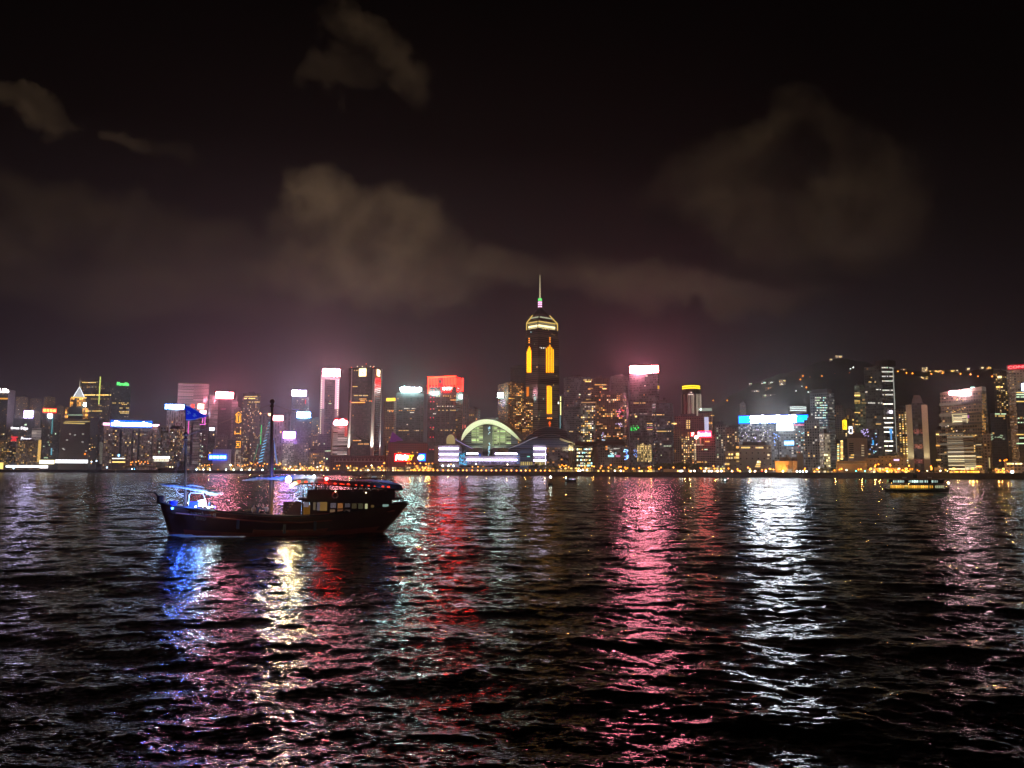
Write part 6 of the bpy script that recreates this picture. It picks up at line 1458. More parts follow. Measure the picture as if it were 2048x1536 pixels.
# central lamps of the bare quay road
for (px, py) in ((1100, 937), (1120, 933.5), (1124, 930), (1128, 932), (1132, 931), (1137, 934), (1163, 932), (1170, 934), (1184, 932), (1188, 933), (1201, 936), (1203, 932), (1217, 935), (1221.5, 930), (1238, 933.5), (1242, 933.5), (1250, 935), (1252, 938), (1255, 936), (1266, 937.5), (1278, 936), (1297, 935), (1299, 938), (1301, 933.5), (1302, 939), (1318, 938), (1322, 935), (1347, 935), (1369, 935.5), (1401, 936), (1402.5, 937), (1427, 932), (1429, 937), (1442, 938)): lamp(px, py, AMBER if rg.random() < .7 else GOLDL, 20, .60, 20)
for (px, py) in ((1154, 941), (1157, 941.5), (1161, 941), (1166, 940), (1174, 940), (1241.5, 943), (1230, 943), (1356, 944), (1360, 944), (1364, 944), (1379, 944.5), (1382, 945), (1389, 944.5), (1409, 944), (1418, 944), (1423, 944), (1434, 944), (1443, 942), (1436, 946), (1464, 942.5), (1465, 944), (1480, 943), (1500, 944), (1502, 947), (1510, 944), (1532, 948), (1566, 948)): lamp(px, py, rg.choice((WARM, WHT, WARM, GOLDL)), 22, .72, 8)
for px in (1594, 1600, 1606, 1613): lamp(px, 946.5, WHT, 16, .7, 8)
for (px, py) in ((1457, 937), (1475, 938), (1476, 941), (1496, 935), (1500, 938), (1524, 940), (1531, 939.5), (1539, 937.5), (1541, 938), (1547, 939), (1609, 940), (1610, 937), (1634, 938.5), (1636, 939), (1629, 948), (1669, 940.5), (1679, 939), (1683, 938), (1717, 939), (1722, 938.5), (1751, 930), (1750, 933), (1757, 928.5), (1780, 929), (1781, 931), (1818, 931.5)): lamp(px, py, AMBER if rg.random() < .7 else GOLDL, 20, .58, 22)
lamp(1638, 935.5, COOL, 16, .6, 22); lamp(1693, 940, WHT, 10, .6, 22)
for i in range(40):
    px = 1738 + rg.random() * 90; lamp(px, 940 + rg.gauss(0, 1.6), AMBER if rg.random() < .7 else GOLDL, 17, .5, 24 + rg.random() * 20)
for (px, py) in ((1835, 941), (1838, 942), (1854, 941.5), (1862, 933), (1863, 936), (1863, 939.5), (1881, 941.5), (1891, 940), (1895, 941.5)): lamp(px, py, rg.choice((AMBER, GOLDL, WARM)), 24, .6, 22)
for i in range(30):
    px = 1900 + rg.random() * 62; lamp(px, 943 + rg.random() * 6, AMBER if rg.random() < .5 else GOLDL, 17, .52, 18 + rg.random() * 20)
for i in range(18):
    px = 1990 + rg.random() * 36; lamp(px, 939 + rg.random() * 9, AMBER if rg.random() < .6 else GOLDL, 14, .5, 24)
for (px, py) in ((2000, 921), (2009, 921), (2013, 919.5)): lamp(px, py, AMBER, 14, .6, 60)
lamp(2025, 945, COOL, 24, .9, 14); lamp(2023, 949, COOL, 16, .8, 12)
# far west: tall amber masts and small lamps
for (px, py) in ((170, 908), (218, 909), (271, 911), (345, 911)): lamp(px, py, AMBER, 9, 1.5, 150)
for (px, py) in ((51, 917.5), (14, 929), (22, 930), (58, 929), (63, 929), (38, 922), (242, 931), (265, 924), (272, 924), (262, 925), (277, 922), (283, 924), (290, 924), (239, 920)): lamp(px, py, AMBER if rg.random() < .6 else GOLDL, 16, .9, 100)
for (px, py) in ((193, 922), (183, 923.5), (214, 935), (260, 935), (264, 938), (27, 937), (237, 911.5)): lamp(px, py, COOL, 14, 1.0, 40)
# traffic lights
def signal(px, py, c, nm):
    Y = shoreY(px) + 14; p = at(px, py, Y); hh = max(2.5, p.z - QUAY_Z)
    b = MB(); b.tube([(0, 0, 0), (0, 0, hh)], .1, 5); b.box(-.3, .3, -.2, .2, hh - .9, hh + .9); 
    e = empty('traffic_light', (p.x, Y, QUAY_Z)); tag(e, nm, 'traffic light'); b.build('signal_post', M_STEEL, e)
    b = MB(); b.sphere((0, -.5, hh), .55, 8, 6); b.build('signal_lamp', emit(c, 14, True, 'signal_glass'), e)
signal(1524, 947.5, (1, .02, .02), 'red traffic light on the quay near the arts buildings')
signal(1712, 948.5, (.05, 1, .7), 'green traffic light below the long beige terrace'); signal(1730, 949, (.05, 1, .65), 'green traffic light near the low beige hall')
signal(1774, 949.5, (.05, 1, .4), 'green traffic light before the low grey hall with violet screens'); signal(1795, 950, (1, .02, .02), 'red traffic light left of the twin column tower')

# ---- lit panels and low structures
sign('long dazzling white panel standing on the shelter waterfront', 111, 919.5, 176, 926, 1905, (.92, .93, 1), 3.2, legs=3, name='light_panel')
sign('shorter cream white panel next to the long dazzling waterfront panel', 79, 920, 109, 928, 1900, (1, .88, .55), 2.8, legs=2, name='light_panel')
sign('low bluish white strip of light on the shelter quay', 12, 930.5, 78, 935, 1890, (.8, .85, 1), 2.8, legs=1, name='light_panel')
sign('second low white strip of light at the end of the shelter quay', 79, 931, 96, 936.5, 1893, (1, .93, .9), 2.8, legs=1, name='light_panel')
sign('yellow lit round kiosk front at the view edge of the shelter quay', -4, 925, 7, 938, 1890, (1, .72, .2), 1.6, legs=1, name='light_panel')
e = sign('white topped picture billboard beside the derrick barge', 308, 913, 338, 923, 1660, (1, .95, .75), 1.2, legs=4, name='billboard')
b = MB(); b.box(-15.6, 15.6, -.4, -.01, 6.2, 10.4); b.build('bright_panel', emit((1, .97, .85), 5, True), e)
b = MB(); 
for i in range(9): b.box(-13 + i * 3, -11.6 + i * 3, -.3, -.01, 1.0 + (i % 3) * .8, 4.4)
b.build('picture', emit((1, .75, .3), .7, False), e)
t = Tower('pier_building', 'small two storey pier building with rows of white and yellow lights', 224, 251, 914, 1780, fs('brown', dim=.06), cat='pier building', roof=None)
t.F.row(225, 250, 917, 12, 2.2, 1.6, 'white', 2, .95); t.F.row(225, 250, 924, 13, 2.2, 1.8, 'gold', 2, .95)
b = MB(); b.sphere((0, 4, t.h + 4), 2, 8, 6); b.tube([(0, 4, t.h), (0, 4, t.h + 3)], .3, 4); b.build('roof_lamp', emit((.15, .5, 1), 7, True), t.e)
# orange lit flyover curving behind the shelter
M_FLY = principled('flyover_concrete', (.4, .30, .22), .85)
def ribbon(name, label, pts, width, thick, mat, cat):
    P = [at(px, py, Y) for px, py, Y in pts]; o0 = P[0].copy(); b = MB()
    for i in range(len(P) - 1):
        a, c = P[i] - o0, P[i + 1] - o0
        b.add([a, c, c + Vector((0, width, 0)), a + Vector((0, width, 0)), a - Vector((0, 0, thick)), c - Vector((0, 0, thick)), c + Vector((0, width, -thick)), a + Vector((0, width, -thick))], [(0, 1, 2, 3), (4, 7, 6, 5), (0, 4, 5, 1), (3, 2, 6, 7), (0, 3, 7, 4), (1, 5, 6, 2)])
    e = empty(name, o0); tag(e, label, cat); b.build('road_deck', mat, e)
    q = MB()
    for i in range(0, len(P)):
        a = P[i] - o0; q.box(a.x - 1, a.x + 1, width * .4, width * .6, QUAY_Z - o0.z, a.z - thick - .01)
    for k, (i) in enumerate(range(0, len(P))): pass
    q.build('pier_column', mat, e); return e
ribbon('flyover', 'orange lit flyover curving behind the typhoon shelter', [(226, 936, 1800), (250, 934, 1790), (270, 931, 1785), (290, 930.5, 1790), (310, 932.5, 1800), (326, 936, 1810)], 14, 3.0, M_FLY, 'flyover')
for px, py in ((246, 933), (262, 932), (280, 929.5), (296, 929)): lamp(px, py - 2.5, AMBER, 22, .8, 86)
# breakwater of the shelter
def breakwater():
    P = [(-260, 1850), (-60, 1800), (60, 1770), (180, 1700), (230, 1660)]
    pts = [(at(px, 944, Y).x, Y) for px, Y in P]; b = MB(); rr = random.Random(2)
    for (x0, y0), (x1, y1) in zip(pts, pts[1:]):
        for i in range(14):
            q = i / 14; x = x0 + (x1 - x0) * q; y = y0 + (y1 - y0) * q; w = (x1 - x0) / 14
            b.add([(x - w * .2, y - 9, -2), (x + w * 1.2, y - 9, -2), (x + w * 1.2, y + 6, -2), (x - w * .2, y + 6, -2), (x, y - 3, 3.6 + rr.random() * 1.6), (x + w, y - 3, 3.6 + rr.random() * 1.6), (x + w, y + 3, 4), (x, y + 3, 4)], [(0, 1, 5, 4), (1, 2, 6, 5), (2, 3, 7, 6), (3, 0, 4, 7), (4, 5, 6, 7)])
    o = b.build('breakwater', M_WALL); tag(o, 'low dark rock breakwater sheltering the typhoon basin', 'breakwater', kind='structure')
breakwater()
def pier():
    p0 = at(686, 952, 1070); p1 = at(690, 952, 1240)
    b = MB(); b.box(p0.x, p0.x + 34, 1058, 1240, -3, 3.2); o = b.build('pier', M_WALL); tag(o, 'dark stone pier end stepping out into the harbour', 'pier')
pier()

# ---- trees
M_BARK = principled('bark', (.05, .035, .025), .9)
M_LEAF = []
for c in ((.045, .07, .03), (.06, .085, .035), (.035, .055, .03)): M_LEAF.append(principled('leaf', c, .7))
def tree_meshes(seed):
    r = random.Random(seed); tb = MB(); hh = 1.0
    tb.tube([(0, 0, 0), (.02, .01, .25), (-.01, .02, .5)], .045, 6, r1=.025)
    for k in range(5):
        a = k * 1.3 + r.random(); tb.tube([(0, .01, .3 + .04 * k), (math.cos(a) * .16, math.sin(a) * .16, .52 + .05 * k)], .02, 4, r1=.008)
    lb = MB()
    cl = [(r.gauss(0, .2), r.gauss(0, .2), r.uniform(.48, .92), r.uniform(.10, .18)) for _ in range(11)]
    for (cx, cy_, cz, cr_) in cl:
        for i in range(60):
            v = Vector((r.gauss(0, 1), r.gauss(0, 1), r.gauss(0, .8))); v.normalize(); v *= cr_ * (r.random() ** .4)
            p = Vector((cx, cy_, cz)) + v; s = r.uniform(.025, .05)
            a = Vector((r.gauss(0, 1), r.gauss(0, 1), r.gauss(0, 1))).normalized(); c = a.cross(Vector((r.gauss(0, 1), r.gauss(0, 1), r.gauss(0, 1)))).normalized()
            lb.add([p - a * s, p + c * s * .6, p + a * s, p - c * s * .6], [(0, 1, 2, 3)])
    return tb.mesh('trunk', M_BARK), lb.mesh('crown', M_LEAF[seed % 3])
TM = [tree_meshes(s) for s in range(5)]
def tree(px, py, off, label, group, wide=1.15):
    Y = shoreY(px) + off; p = at(px, py, Y); hgt = max(4, p.z - QUAY_Z)
    e = empty('tree', (p.x, Y, QUAY_Z), rg.random() * 6); tag(e, label, 'tree', group)
    tm, lm = rg.choice(TM)
    a = bpy.data.objects.new('trunk', tm); link(a, e); c = bpy.data.objects.new('crown', lm); link(c, e)
    for q in (a, c): q.scale = (hgt * wide, hgt * wide, hgt)
for i in range(34): tree(872 + i * 7.2 + rg.uniform(-3, 3), 934.5 + rg.uniform(-2.5, 3), 9, 'dark round promenade tree in front of the convention hall', 'promenade trees before the convention hall', 1.4)
for px, py in ((1064, 929), (1072, 926.5), (1080, 929), (1090, 928.5), (1098, 929.5), (1106, 931), (1111, 932), (990, 931), (997, 929.5), (1003, 931), (873, 927), (868, 929), (895, 933), (905, 933.5)): tree(px, py, 12, 'taller dark tree rising above the promenade lamps by the hall', 'tall promenade trees by the hall', 1.3)
for i in range(16): tree(1315 + i * 6.5 + rg.uniform(-2, 2), 929 - 5 * math.sin(math.pi * i / 15) + rg.uniform(-1, 1.5), 70, 'dark park tree below the red script sign', 'park trees below the red script sign', 1.2)
for i in range(12): tree(1205 + i * 9 + rg.uniform(-2, 2), 934 + rg.uniform(-2, 2), 60, 'dark tree behind the bare quay road', 'trees behind the bare quay road', 1.2)
for px, py in ((1636, 937), (1645, 934), (1652, 933), (1660, 935), (1667, 938), (1536, 947), (1545, 946), (1626, 945), (1693, 944)): tree(px, py, 26, 'dark tree by the beige gridded tower', 'trees by the beige gridded tower', 1.2)
for i in range(10): tree(1835 + i * 7, 945 + rg.uniform(-2, 2), 10, 'low dark tree in front of the louvred tower', 'low trees before the louvred tower', 1.3)
for i in range(12): tree(1975 + rg.random() * 60, 940 - rg.random() * 8, 60, 'dark tree near the brown hotel tower', 'trees near the brown hotel tower', 1.2)
for i in range(10): tree(795 + i * 5 + rg.uniform(-2, 2), 935 + rg.uniform(-2, 3), 40, 'dark tree under the red character sign', 'trees under the red character sign', 1.2)
for i in range(10): tree(640 + i * 13 + rg.uniform(-4, 4), 938 + rg.uniform(-2, 2), 50, 'dark tree along the road below the fin tower', 'trees below the fin tower', 1.2)

# ---- low shed and railing wall of the bare quay
t = Tower('quay_shed', 'low pale shed on the bare quay road', 1327, 1372, 938.5, 985, principled('shed_render', (.4, .32, .24), .85), cat='shed', roof=None)
t = Tower('stone_fort', 'low dark mound wall in front of the louvred tower', 1846, 1896, 945.5, 838, M_WALL, cat='wall', roof=None)
t = Tower('lattice_gate', 'small lit gate building at the foot of the louvred tower', 1868, 1886, 934, 850, fs('brown', dim=.12, wall=(.4, .28, .18)), cat='gate building', roof=None)

# ---- villas and lamps on the hill
def villa(px, py, wpx, hpx, lab, wins, colr='gold'):
    p = hill_at(px, py); k = math.hypot(p.x, p.y) / FPX
    e = empty('hillside_house', (p.x, p.y - 4, p.z - hpx * k * .5), -math.atan2(p.x, p.y)); tag(e, lab, 'house', 'lit houses on the dark hill')
    b = MB(); w = wpx * k; h = hpx * k; b.box(-w / 2, w / 2, 0, 14, -6, h); b.build('house_wall', M_VIL, e); b = MB(); b.box(-w / 2 - .6, w / 2 + .6, -.6, 14.6, h + .003, h + 1); b.build('roof', M_ROOF, e)
    class D: pass
    d = D(); d.e = e; d.nw = 0
    for i in range(wins):
        o = bpy.data.objects.new('window', win_mesh(rg.choice(PAL[colr]), rg.choice((1, 2, 2)))); link(o, e)
        o.location = (rg.uniform(-.42, .42) * w, -.1, rg.uniform(.15, .9) * h); o.scale = (rg.uniform(1.4, 2.8) * k, 1, rg.uniform(1.0, 1.8) * k)
M_VIL = principled('villa_render', (.3, .26, .22), .85)
for args in ((1677, 713.5, 12, 4, 'house glowing gold on the summit of the hill', 6), (1661, 720.5, 6, 4, 'small pale lit house just below the summit', 3, 'mix'), (1564, 768, 12, 16, 'tall narrow lit house stack above the wide blue sign', 12, 'mix'), (1527, 766, 9, 4, 'house with cold white lights next to the tall narrow lit house', 4, 'cool'), (1542, 766, 11, 4, 'second house with cold white lights on the slope', 4, 'cool'),
             (1510, 783, 14, 4, 'long low house with pale lights on the slope', 4, 'mix'), (1538, 776, 16, 3, 'wide low house with dim orange light', 3, 'amber'), (1537, 791, 24, 3, 'wide terrace of pale lights above the blue ended sign', 6, 'white'), (1500, 769, 5, 4, 'small green lit house at the slope edge', 2, 'green'),
             (1806, 740, 10, 4, 'lit house beside the mast of the tall black tower', 3, 'gold'), (1848, 742, 9, 13, 'tall lit apartment house on the ridge above the twin columns', 12, 'gold'), (1843, 757, 20, 6, 'bright terrace houses above the twin columns', 9, 'gold'), (1872, 744, 26, 5, 'row of blazing amber houses along the ridge', 14, 'amber'), (1903, 743, 20, 4, 'lit ridge houses above the louvred tower', 7, 'gold'),
             (1934, 738, 7, 5, 'small ridge house with yellow light', 3, 'gold'), (1962, 735, 9, 4, 'golden roofed house on the ridge near the hotel tower', 4, 'gold'), (1975, 736, 9, 4, 'second golden roofed ridge house near the hotel tower', 4, 'gold'), (1993, 742, 12, 5, 'mixed light ridge house behind the brown hotel tower', 5, 'mix')): villa(*args)
def hill_lamp(px, py, s=9, c=AMBER):
    p = hill_at(px, py); o = bpy.data.objects.new('hill_road_lamp', lamp_mesh(9, c, s, 1.7)); link(o); o.location = (p.x, p.y - 3, p.z - 9)
    tag(o, 'amber road lamp on the dark wooded hill' if c is AMBER else 'pale road lamp on the dark wooded hill', 'street lamp', 'amber lamps on the hill' if c is AMBER else 'pale lamps on the hill')
for (px, py) in ((1605, 752), (1619, 755), (1643, 752), (1669, 748.5), (1698, 746.5), (1600, 759), (1607, 760), (1612, 775), (1426, 801), (1454, 801), (1795, 743), (1812, 746), (1824, 747), (1940, 749), (1955, 753), (1983, 753), (1920, 748), (1912, 742), (1884, 747), (1862, 748)): hill_lamp(px, py)
for (px, py) in ((1603, 773), (1616, 784), (1591, 782), (1622, 784), (1860, 759), (1700, 738), (1706, 735)): hill_lamp(px, py, 6, WHT)

# ---- low lit blocks added to make the orange band of light behind the lamps
FR = random.Random(77)
def added_front(px0, px1, top, off, k, label, group, p=.45):
    px = px0
    while px < px1:
        w = FR.uniform(9, 20); tp = top + FR.uniform(-2.0, 2.0)
        t = Tower('shop_block', label, px, min(px1, px + w), tp, shoreY(px) + off + FR.uniform(0, 10), fs('flats', wall=(.36, .26, .18), bw=3.2, fh=3.4, ww=.8, wh=.62, p=p, dim=.12, dimcol=(1, .6, .3), lit=.55, rows=.3), cat='shop block', roof=None, group=group, body='shop_front')
        t.auto(k, 'gold', .05, .95, 2.2, (0, 1, 2))
        px += w + FR.uniform(.3, 3)
added_front(392, 520, 933, 75, 5, 'low street front with amber lit windows behind the eastern quay lamps', 'low street fronts along the eastern quay')
added_front(566, 660, 932, 45, 6, 'low golden lit street front before the dotted edge tower', 'low street fronts before the dotted tower', .6)
added_front(664, 780, 934.5, 60, 4, 'low dim street front along the foot of the fin tower', 'low street fronts below the fin tower', .25)
added_front(784, 868, 932, 60, 6, 'low amber lit street front under the red character sign', 'low street fronts under the red character sign', .6)
added_front(1100, 1186, 934, 50, 5, 'low amber lit street front beside the stair block', 'low street fronts by the stair block', .5)
added_front(1190, 1310, 937, 58, 3, 'low dim street front behind the bare quay road', 'low street fronts behind the bare quay road', .25)
added_front(1405, 1450, 936, 46, 4, 'low lit street front below the hotel block', 'low street fronts below the hotel block', .4)
added_front(1625, 1700, 938, 40, 3, 'low dim street front by the beige gridded tower', 'low street fronts by the beige gridded tower', .25)
added_front(1735, 1815, 935, 44, 6, 'low amber lit street front before the tall black tower', 'low street fronts before the tall black tower', .55)
added_front(1898, 1966, 940, 30, 7, 'low blazing golden street front at the foot of the louvred tower', 'low street fronts under the louvred tower', .75)
added_front(1984, 2040, 938, 34, 5, 'low amber lit street front near the brown hotel tower', 'low street fronts near the brown hotel tower', .5)
# ================================================================== BOATS
class Craft:
    def __init__(s, name, label, pxc, pyw, cat='boat', yaw=0.0):
        p = at_z(pxc, pyw, 0.0); s.Y = p.y
        al = math.atan2(p.x, p.y); s.rz = -al + yaw
        s.e = empty(name, (p.x, p.y, 0), s.rz); tag(s.e, label, cat)
        s.M = Matrix.Translation((p.x, p.y, 0)) @ Matrix.Rotation(s.rz, 4, 'Z'); s.inv = s.M.inverted(); s.inv3 = s.inv.to_3x3()
        s.mpp = math.hypot(p.x, p.y) / FPX; s.nw = 0; s.rng = random.Random(int(pxc))
        s.F = Face(s, (0, 0), (1, 0), (0, -1))
    def p(s, px, py, dy=0.0):
        """local point seen at this pixel on the plane dy metres behind the centre line"""
        f = Face(s, (0, dy), (1, 0), (0, -1)); u, z = f.uz(px, py); return Vector((u, dy, z))
    def world(s, v): return s.M @ Vector(v)

M_HULL = principled('varnished_hull', (.15, .042, .022), .5, noise=.3, nscale=.8)
M_BOOT = principled('red_boot_top', (.5, .10, .045), .6, noise=.25, nscale=1.0)
M_DECK = principled('teak_deck', (.25, .13, .06), .6, noise=.3, nscale=2)
M_MAST = principled('mast_wood', (.16, .09, .05), .5)
M_CANVAS = principled('pale_canvas', (.72, .74, .78), .85)
M_RAIL = principled('dark_rail', (.05, .03, .025), .5)
M_ROPE = principled('rope', (.3, .25, .2), .9)

J = Craft('junk_boat', 'dark wooden sailing junk with furled sails and red lantern canopy crossing the harbour', 566, 1067.5)
def hull_mesh(C, sheer, xb, hb, mats, depth=-1.2, nx=40, nz=9, stern_cut=None, flare=.62):
    """lofted hull: sheer = [(px,py)], xb = px of (bow foot, stern foot) at the waterline, hb = half breadths along the length"""
    sx = [q[0] for q in sheer]; sy = [q[1] for q in sheer]
    b = MB(); vs = []; rows = nx + 1
    pr = [C.p(x, y) for x, y in sheer]; X = [v.x for v in pr]; Zt = [v.z for v in pr]
    w0 = C.p(xb[0], 1000).x if False else None
    xs0, xs1 = X[0], X[-1]
    f0 = Face(C, (0, 0), (1, 0), (0, -1)); u0 = f0.uz(xb[0], xb[2])[0]; u1 = f0.uz(xb[1], xb[2])[0]
    for i in range(nx + 1):
        t = i / nx
        for side in (-1, 1):
            for j in range(nz + 1):
                q = j / nz                                  # 0 keel .. 1 sheer
                xt = xs0 + (xs1 - xs0) * t; xk = u0 + (u1 - u0) * t
                x = xk + (xt - xk) * (q ** .8)
                zt = float(np.interp(xt, X, Zt)); z = depth + (zt - depth) * q
                hw = float(np.interp(t, [k / (len(hb) - 1) for k in range(len(hb))], hb)) * (flare + (1 - flare) * q ** .7) * (1 if q > 0 else .25) * min(1, .35 + q * 3)
                vs.append((x, side * hw, z))
    def idx(i, s_, j): return i * 2 * (nz + 1) + s_ * (nz + 1) + j
    for i in range(nx):
        for j in range(nz):
            zmid = vs[idx(i, 0, j)][2] * .5 + vs[idx(i, 0, j + 1)][2] * .5
            b.f.append((idx(i, 0, j), idx(i + 1, 0, j), idx(i + 1, 0, j + 1), idx(i, 0, j + 1))); b.m.append(1 if zmid < .55 else 0)
            b.f.append((idx(i, 1, j), idx(i, 1, j + 1), idx(i + 1, 1, j + 1), idx(i + 1, 1, j))); b.m.append(1 if zmid < .55 else 0)
        b.f.append((idx(i, 0, 0), idx(i, 1, 0), idx(i + 1, 1, 0), idx(i + 1, 0, 0))); b.m.append(1)
    for i in (0, nx):
        for j in range(nz):
            f = (idx(i, 0, j), idx(i, 0, j + 1), idx(i, 1, j + 1), idx(i, 1, j)); b.f.append(f if i == 0 else f[::-1]); b.m.append(0)
    b.v = vs
    o = b.build('hull', mats, C.e, True)
    # deck let in below the bulwark
    d = MB(); dv = []
    for i in range(nx + 1):
        t = i / nx; xt = xs0 + (xs1 - xs0) * t; zt = float(np.interp(xt, X, Zt)) - .75
        hw = float(np.interp(t, [k / (len(hb) - 1) for k in range(len(hb))], hb)) * .93
        dv += [(xt, -hw, zt), (xt, hw, zt)]
    d.add(dv, [(2 * i, 2 * i + 2, 2 * i + 3, 2 * i + 1) for i in range(nx)]); d.build('deck', M_DECK, C.e)
    return X, Zt
SHEER = [(320, 1004), (332, 1008), (352, 1013.5), (390, 1017.5), (430, 1022), (480, 1027), (545, 1031), (600, 1032.5), (650, 1029), (700, 1022), (750, 1014), (790, 1008), (813, 1005)]
hull_mesh(J, SHEER, (350, 736, 1071), [.25, 1.5, 2.4, 2.9, 3.1, 3.2, 3.2, 3.1, 3.0, 2.7, 2.3], [M_HULL, M_BOOT])
P = J.p
# rubbing strakes and cap rail
b = MB(); b.tube([P(x, y - .4, -3.0 if 420 < x < 700 else (-2.2 if x > 360 else -.8)) for x, y in SHEER], .13, 5); b.build('cap_rail', M_RAIL, J.e)
b = MB(); b.tube([P(x, y + 13, -3.05 if 420 < x < 700 else (-2.4 if x > 380 else -1.0)) for x, y in SHEER[2:-1]], .10, 5); b.build('rubbing_strake', M_BOOT, J.e)
# lettering on the bow
def hull_text(txt, px0, py0, px1, py1, dy, mat, shear=0):
    a = P(px0, py0, dy); c = P(px1, py1, dy); m_ = (a + c) / 2
    o = put_text(J.e, txt, m_, abs(c.x - a.x), abs(a.z - c.z), mat, name='name_lettering', shear=shear, depth=.05)
    ang = math.atan2(P(430, 1036, dy).z - P(380, 1030, dy).z, P(430, 1036, dy).x - P(380, 1030, dy).x)
    o.rotation_euler = (0, -ang, R(-14)); return o
M_LET = principled('white_letter_paint', (.85, .8, .8), .6)
hull_text('aqualuna II', 379, 1024, 432, 1036.5, -2.55, M_LET)
hull_text('張保仔', 391, 1034, 413, 1040.5, -2.5, M_LET)
# fenders hung on the side
b = MB()
for (px, py) in ((476, 1049), (569, 1058), (630, 1052)): q = P(px, py, -3.35); b.tube([q + Vector((0, 0, .5)), q - Vector((0, 0, .5))], .16, 6)
o = b.build('fender', principled('fender_rubber', (.22, .2, .2), .6), J.e)
# bow block with windlass
b = MB(); q = P(320, 1000); b.box(q.x - .25, q.x + .45, -.7, .7, q.z - .4, q.z + .5); b.tube([q + Vector((.2, -.9, .2)), q + Vector((.2, .9, .2))], .22, 8); b.tube([q + Vector((-.1, 0, .3)), q + Vector((-.7, 0, .9))], .12, 5); b.build('windlass', M_RAIL, J.e)
# masts
def mast(px0, py0, px1, py1, r0, r1, nm='mast'):
    b = MB(); b.tube([P(px0, py0), P((px0 + px1) / 2, (py0 + py1) / 2), P(px1, py1)], r0, 8, r1=r1)
    q = P(px1, py1); b.sphere(q, r1 * 2.0, 8, 6); b.sphere(q + Vector((0, 0, -.55)), r1 * 1.8, 8, 6, sz=.7)
    return b.build(nm, M_MAST, J.e)
mast(371, 1016, 371.5, 868, .17, .13)
b = MB(); b.tube([P(371.5, 868), P(370.3, 808)], .06, 6, r1=.04); b.build('flag_pole', M_MAST, J.e)
mast(541, 1032, 544.5, 803, .24, .15)
b = MB(); b.tube([P(546.5, 1000, .3), P(547, 880, .3)], .08, 6, r1=.05); b.build('topping_pole', M_MAST, J.e)
mast(772, 1000, 771.5, 892, .12, .06)
# furled sails: canvas bundles lashed along their yards
def furl(pts, rads, name='furled_sail', dy=0.0, flat=.55):
    b = MB(); rr = random.Random(len(pts) * 7 + int(pts[0][0])); n = 10
    C_ = [P(x, y, dy) for x, y in pts]; N = 6 * (len(pts) - 1)
    ring = []
    for i in range(N + 1):
        t = i / N * (len(pts) - 1); k = min(int(t), len(pts) - 2); f = t - k
        c = C_[k].lerp(C_[k + 1], f); r = rads[k] + (rads[k + 1] - rads[k]) * f; r *= 1 + .22 * math.sin(i * 2.1) + rr.uniform(-.12, .12)
        ring.append([c + Vector((0, math.cos(a) * r * 1.1, math.sin(a) * r * flat + .10 * r * math.sin(3 * a + i))) for a in [2 * math.pi * q / n for q in range(n)]])
    vs = [v for rg_ in ring for v in rg_]
    fs_ = [(i * n + q, i * n + (q + 1) % n, (i + 1) * n + (q + 1) % n, (i + 1) * n + q) for i in range(N) for q in range(n)] + [tuple(range(n))[::-1], tuple(N * n + q for q in range(n))]
    b.add(vs, fs_); o = b.build(name, M_CANVAS, J.e, True)
    y = MB(); y.tube([C_[0] + Vector((-.3, 0, .25)), C_[len(C_) // 2] + Vector((0, 0, .38)), C_[-1] + Vector((.3, 0, .25))], .06, 5); y.build('yard', M_MAST, o)
    return o
furl([(320, 968.5), (333, 970.5), (345, 971.5), (360, 974), (371, 975.5), (388, 978), (405, 981), (420, 986), (432, 988), (446, 984.5)], [.08, .22, .35, .3, .3, .42, .45, .55, .42, .08])
furl([(371, 971), (385, 970.5), (400, 973), (410, 976)], [.1, .22, .2, .08], flat=.5)
furl([(484, 961), (497, 959.5), (512, 957.5), (527, 957), (541, 957.5), (560, 958), (585, 956), (615, 955.5), (650, 958)], [.05, .22, .38, .22, .3, .5, .6, .5, .15])
furl([(714, 960.5), (730, 961), (755, 962), (772, 963.5), (785, 967), (800, 969.5)], [.08, .22, .3, .34, .42, .06])
# rigging
b = MB()
for a, c in (((371, 880), (330, 1006)), ((371, 880), (345, 972)), ((371, 900), (440, 985)), ((371, 915), (398, 973)), ((544, 815), (485, 960)), ((544, 815), (648, 957)), ((771.5, 895), (800, 968)), ((771.5, 895), (716, 960)), ((544, 808), (371, 872)), ((544, 808), (771, 893))): b.tube([P(*a), P(*c)], .022, 4)
b.build('rigging', M_ROPE, J.e)
# foredeck frame and seats
M_TUBE = principled('white_tube', (.7, .7, .72), .4)
b = MB(); b.tube([P(350, 976.5), P(356, 986), P(367, 993)], .05, 5); b.build('stay_arm', M_TUBE, J.e)
b = MB()
for dy in (-1.3, 1.3): b.tube([P(377, 1012, dy), P(378.5, 990, dy), P(382, 985.5, dy), P(406, 987, dy), P(411, 1000, dy), P(413, 1016, dy)], .045, 5)
b.build('awning_frame', M_TUBE, J.e)
q = P(347, 1015); b = MB(); vs = []
b.frustum(.30, .46, q.z - .25, q.z + .75, q.x, q.y - .5, 14, 0); b.build('blue_tub', principled('blue_plastic', (.01, .03, .75), .4), J.e)
b = MB(); b.sphere((q.x, q.y - 1.0, q.z - .05), .12, 8, 6); b.build('deck_lamp', emit((.05, .25, 1), 18, True), J.e)
a = P(379, 1002); c = P(399, 1013); b = MB(); b.box(a.x, c.x, -1.0, -.7, c.z, a.z - .05); b.box(a.x, c.x, -1.0, .6, c.z - .25, c.z); b.build('bench_seat', principled('blue_cushion', (.02, .05, .7), .7), J.e)
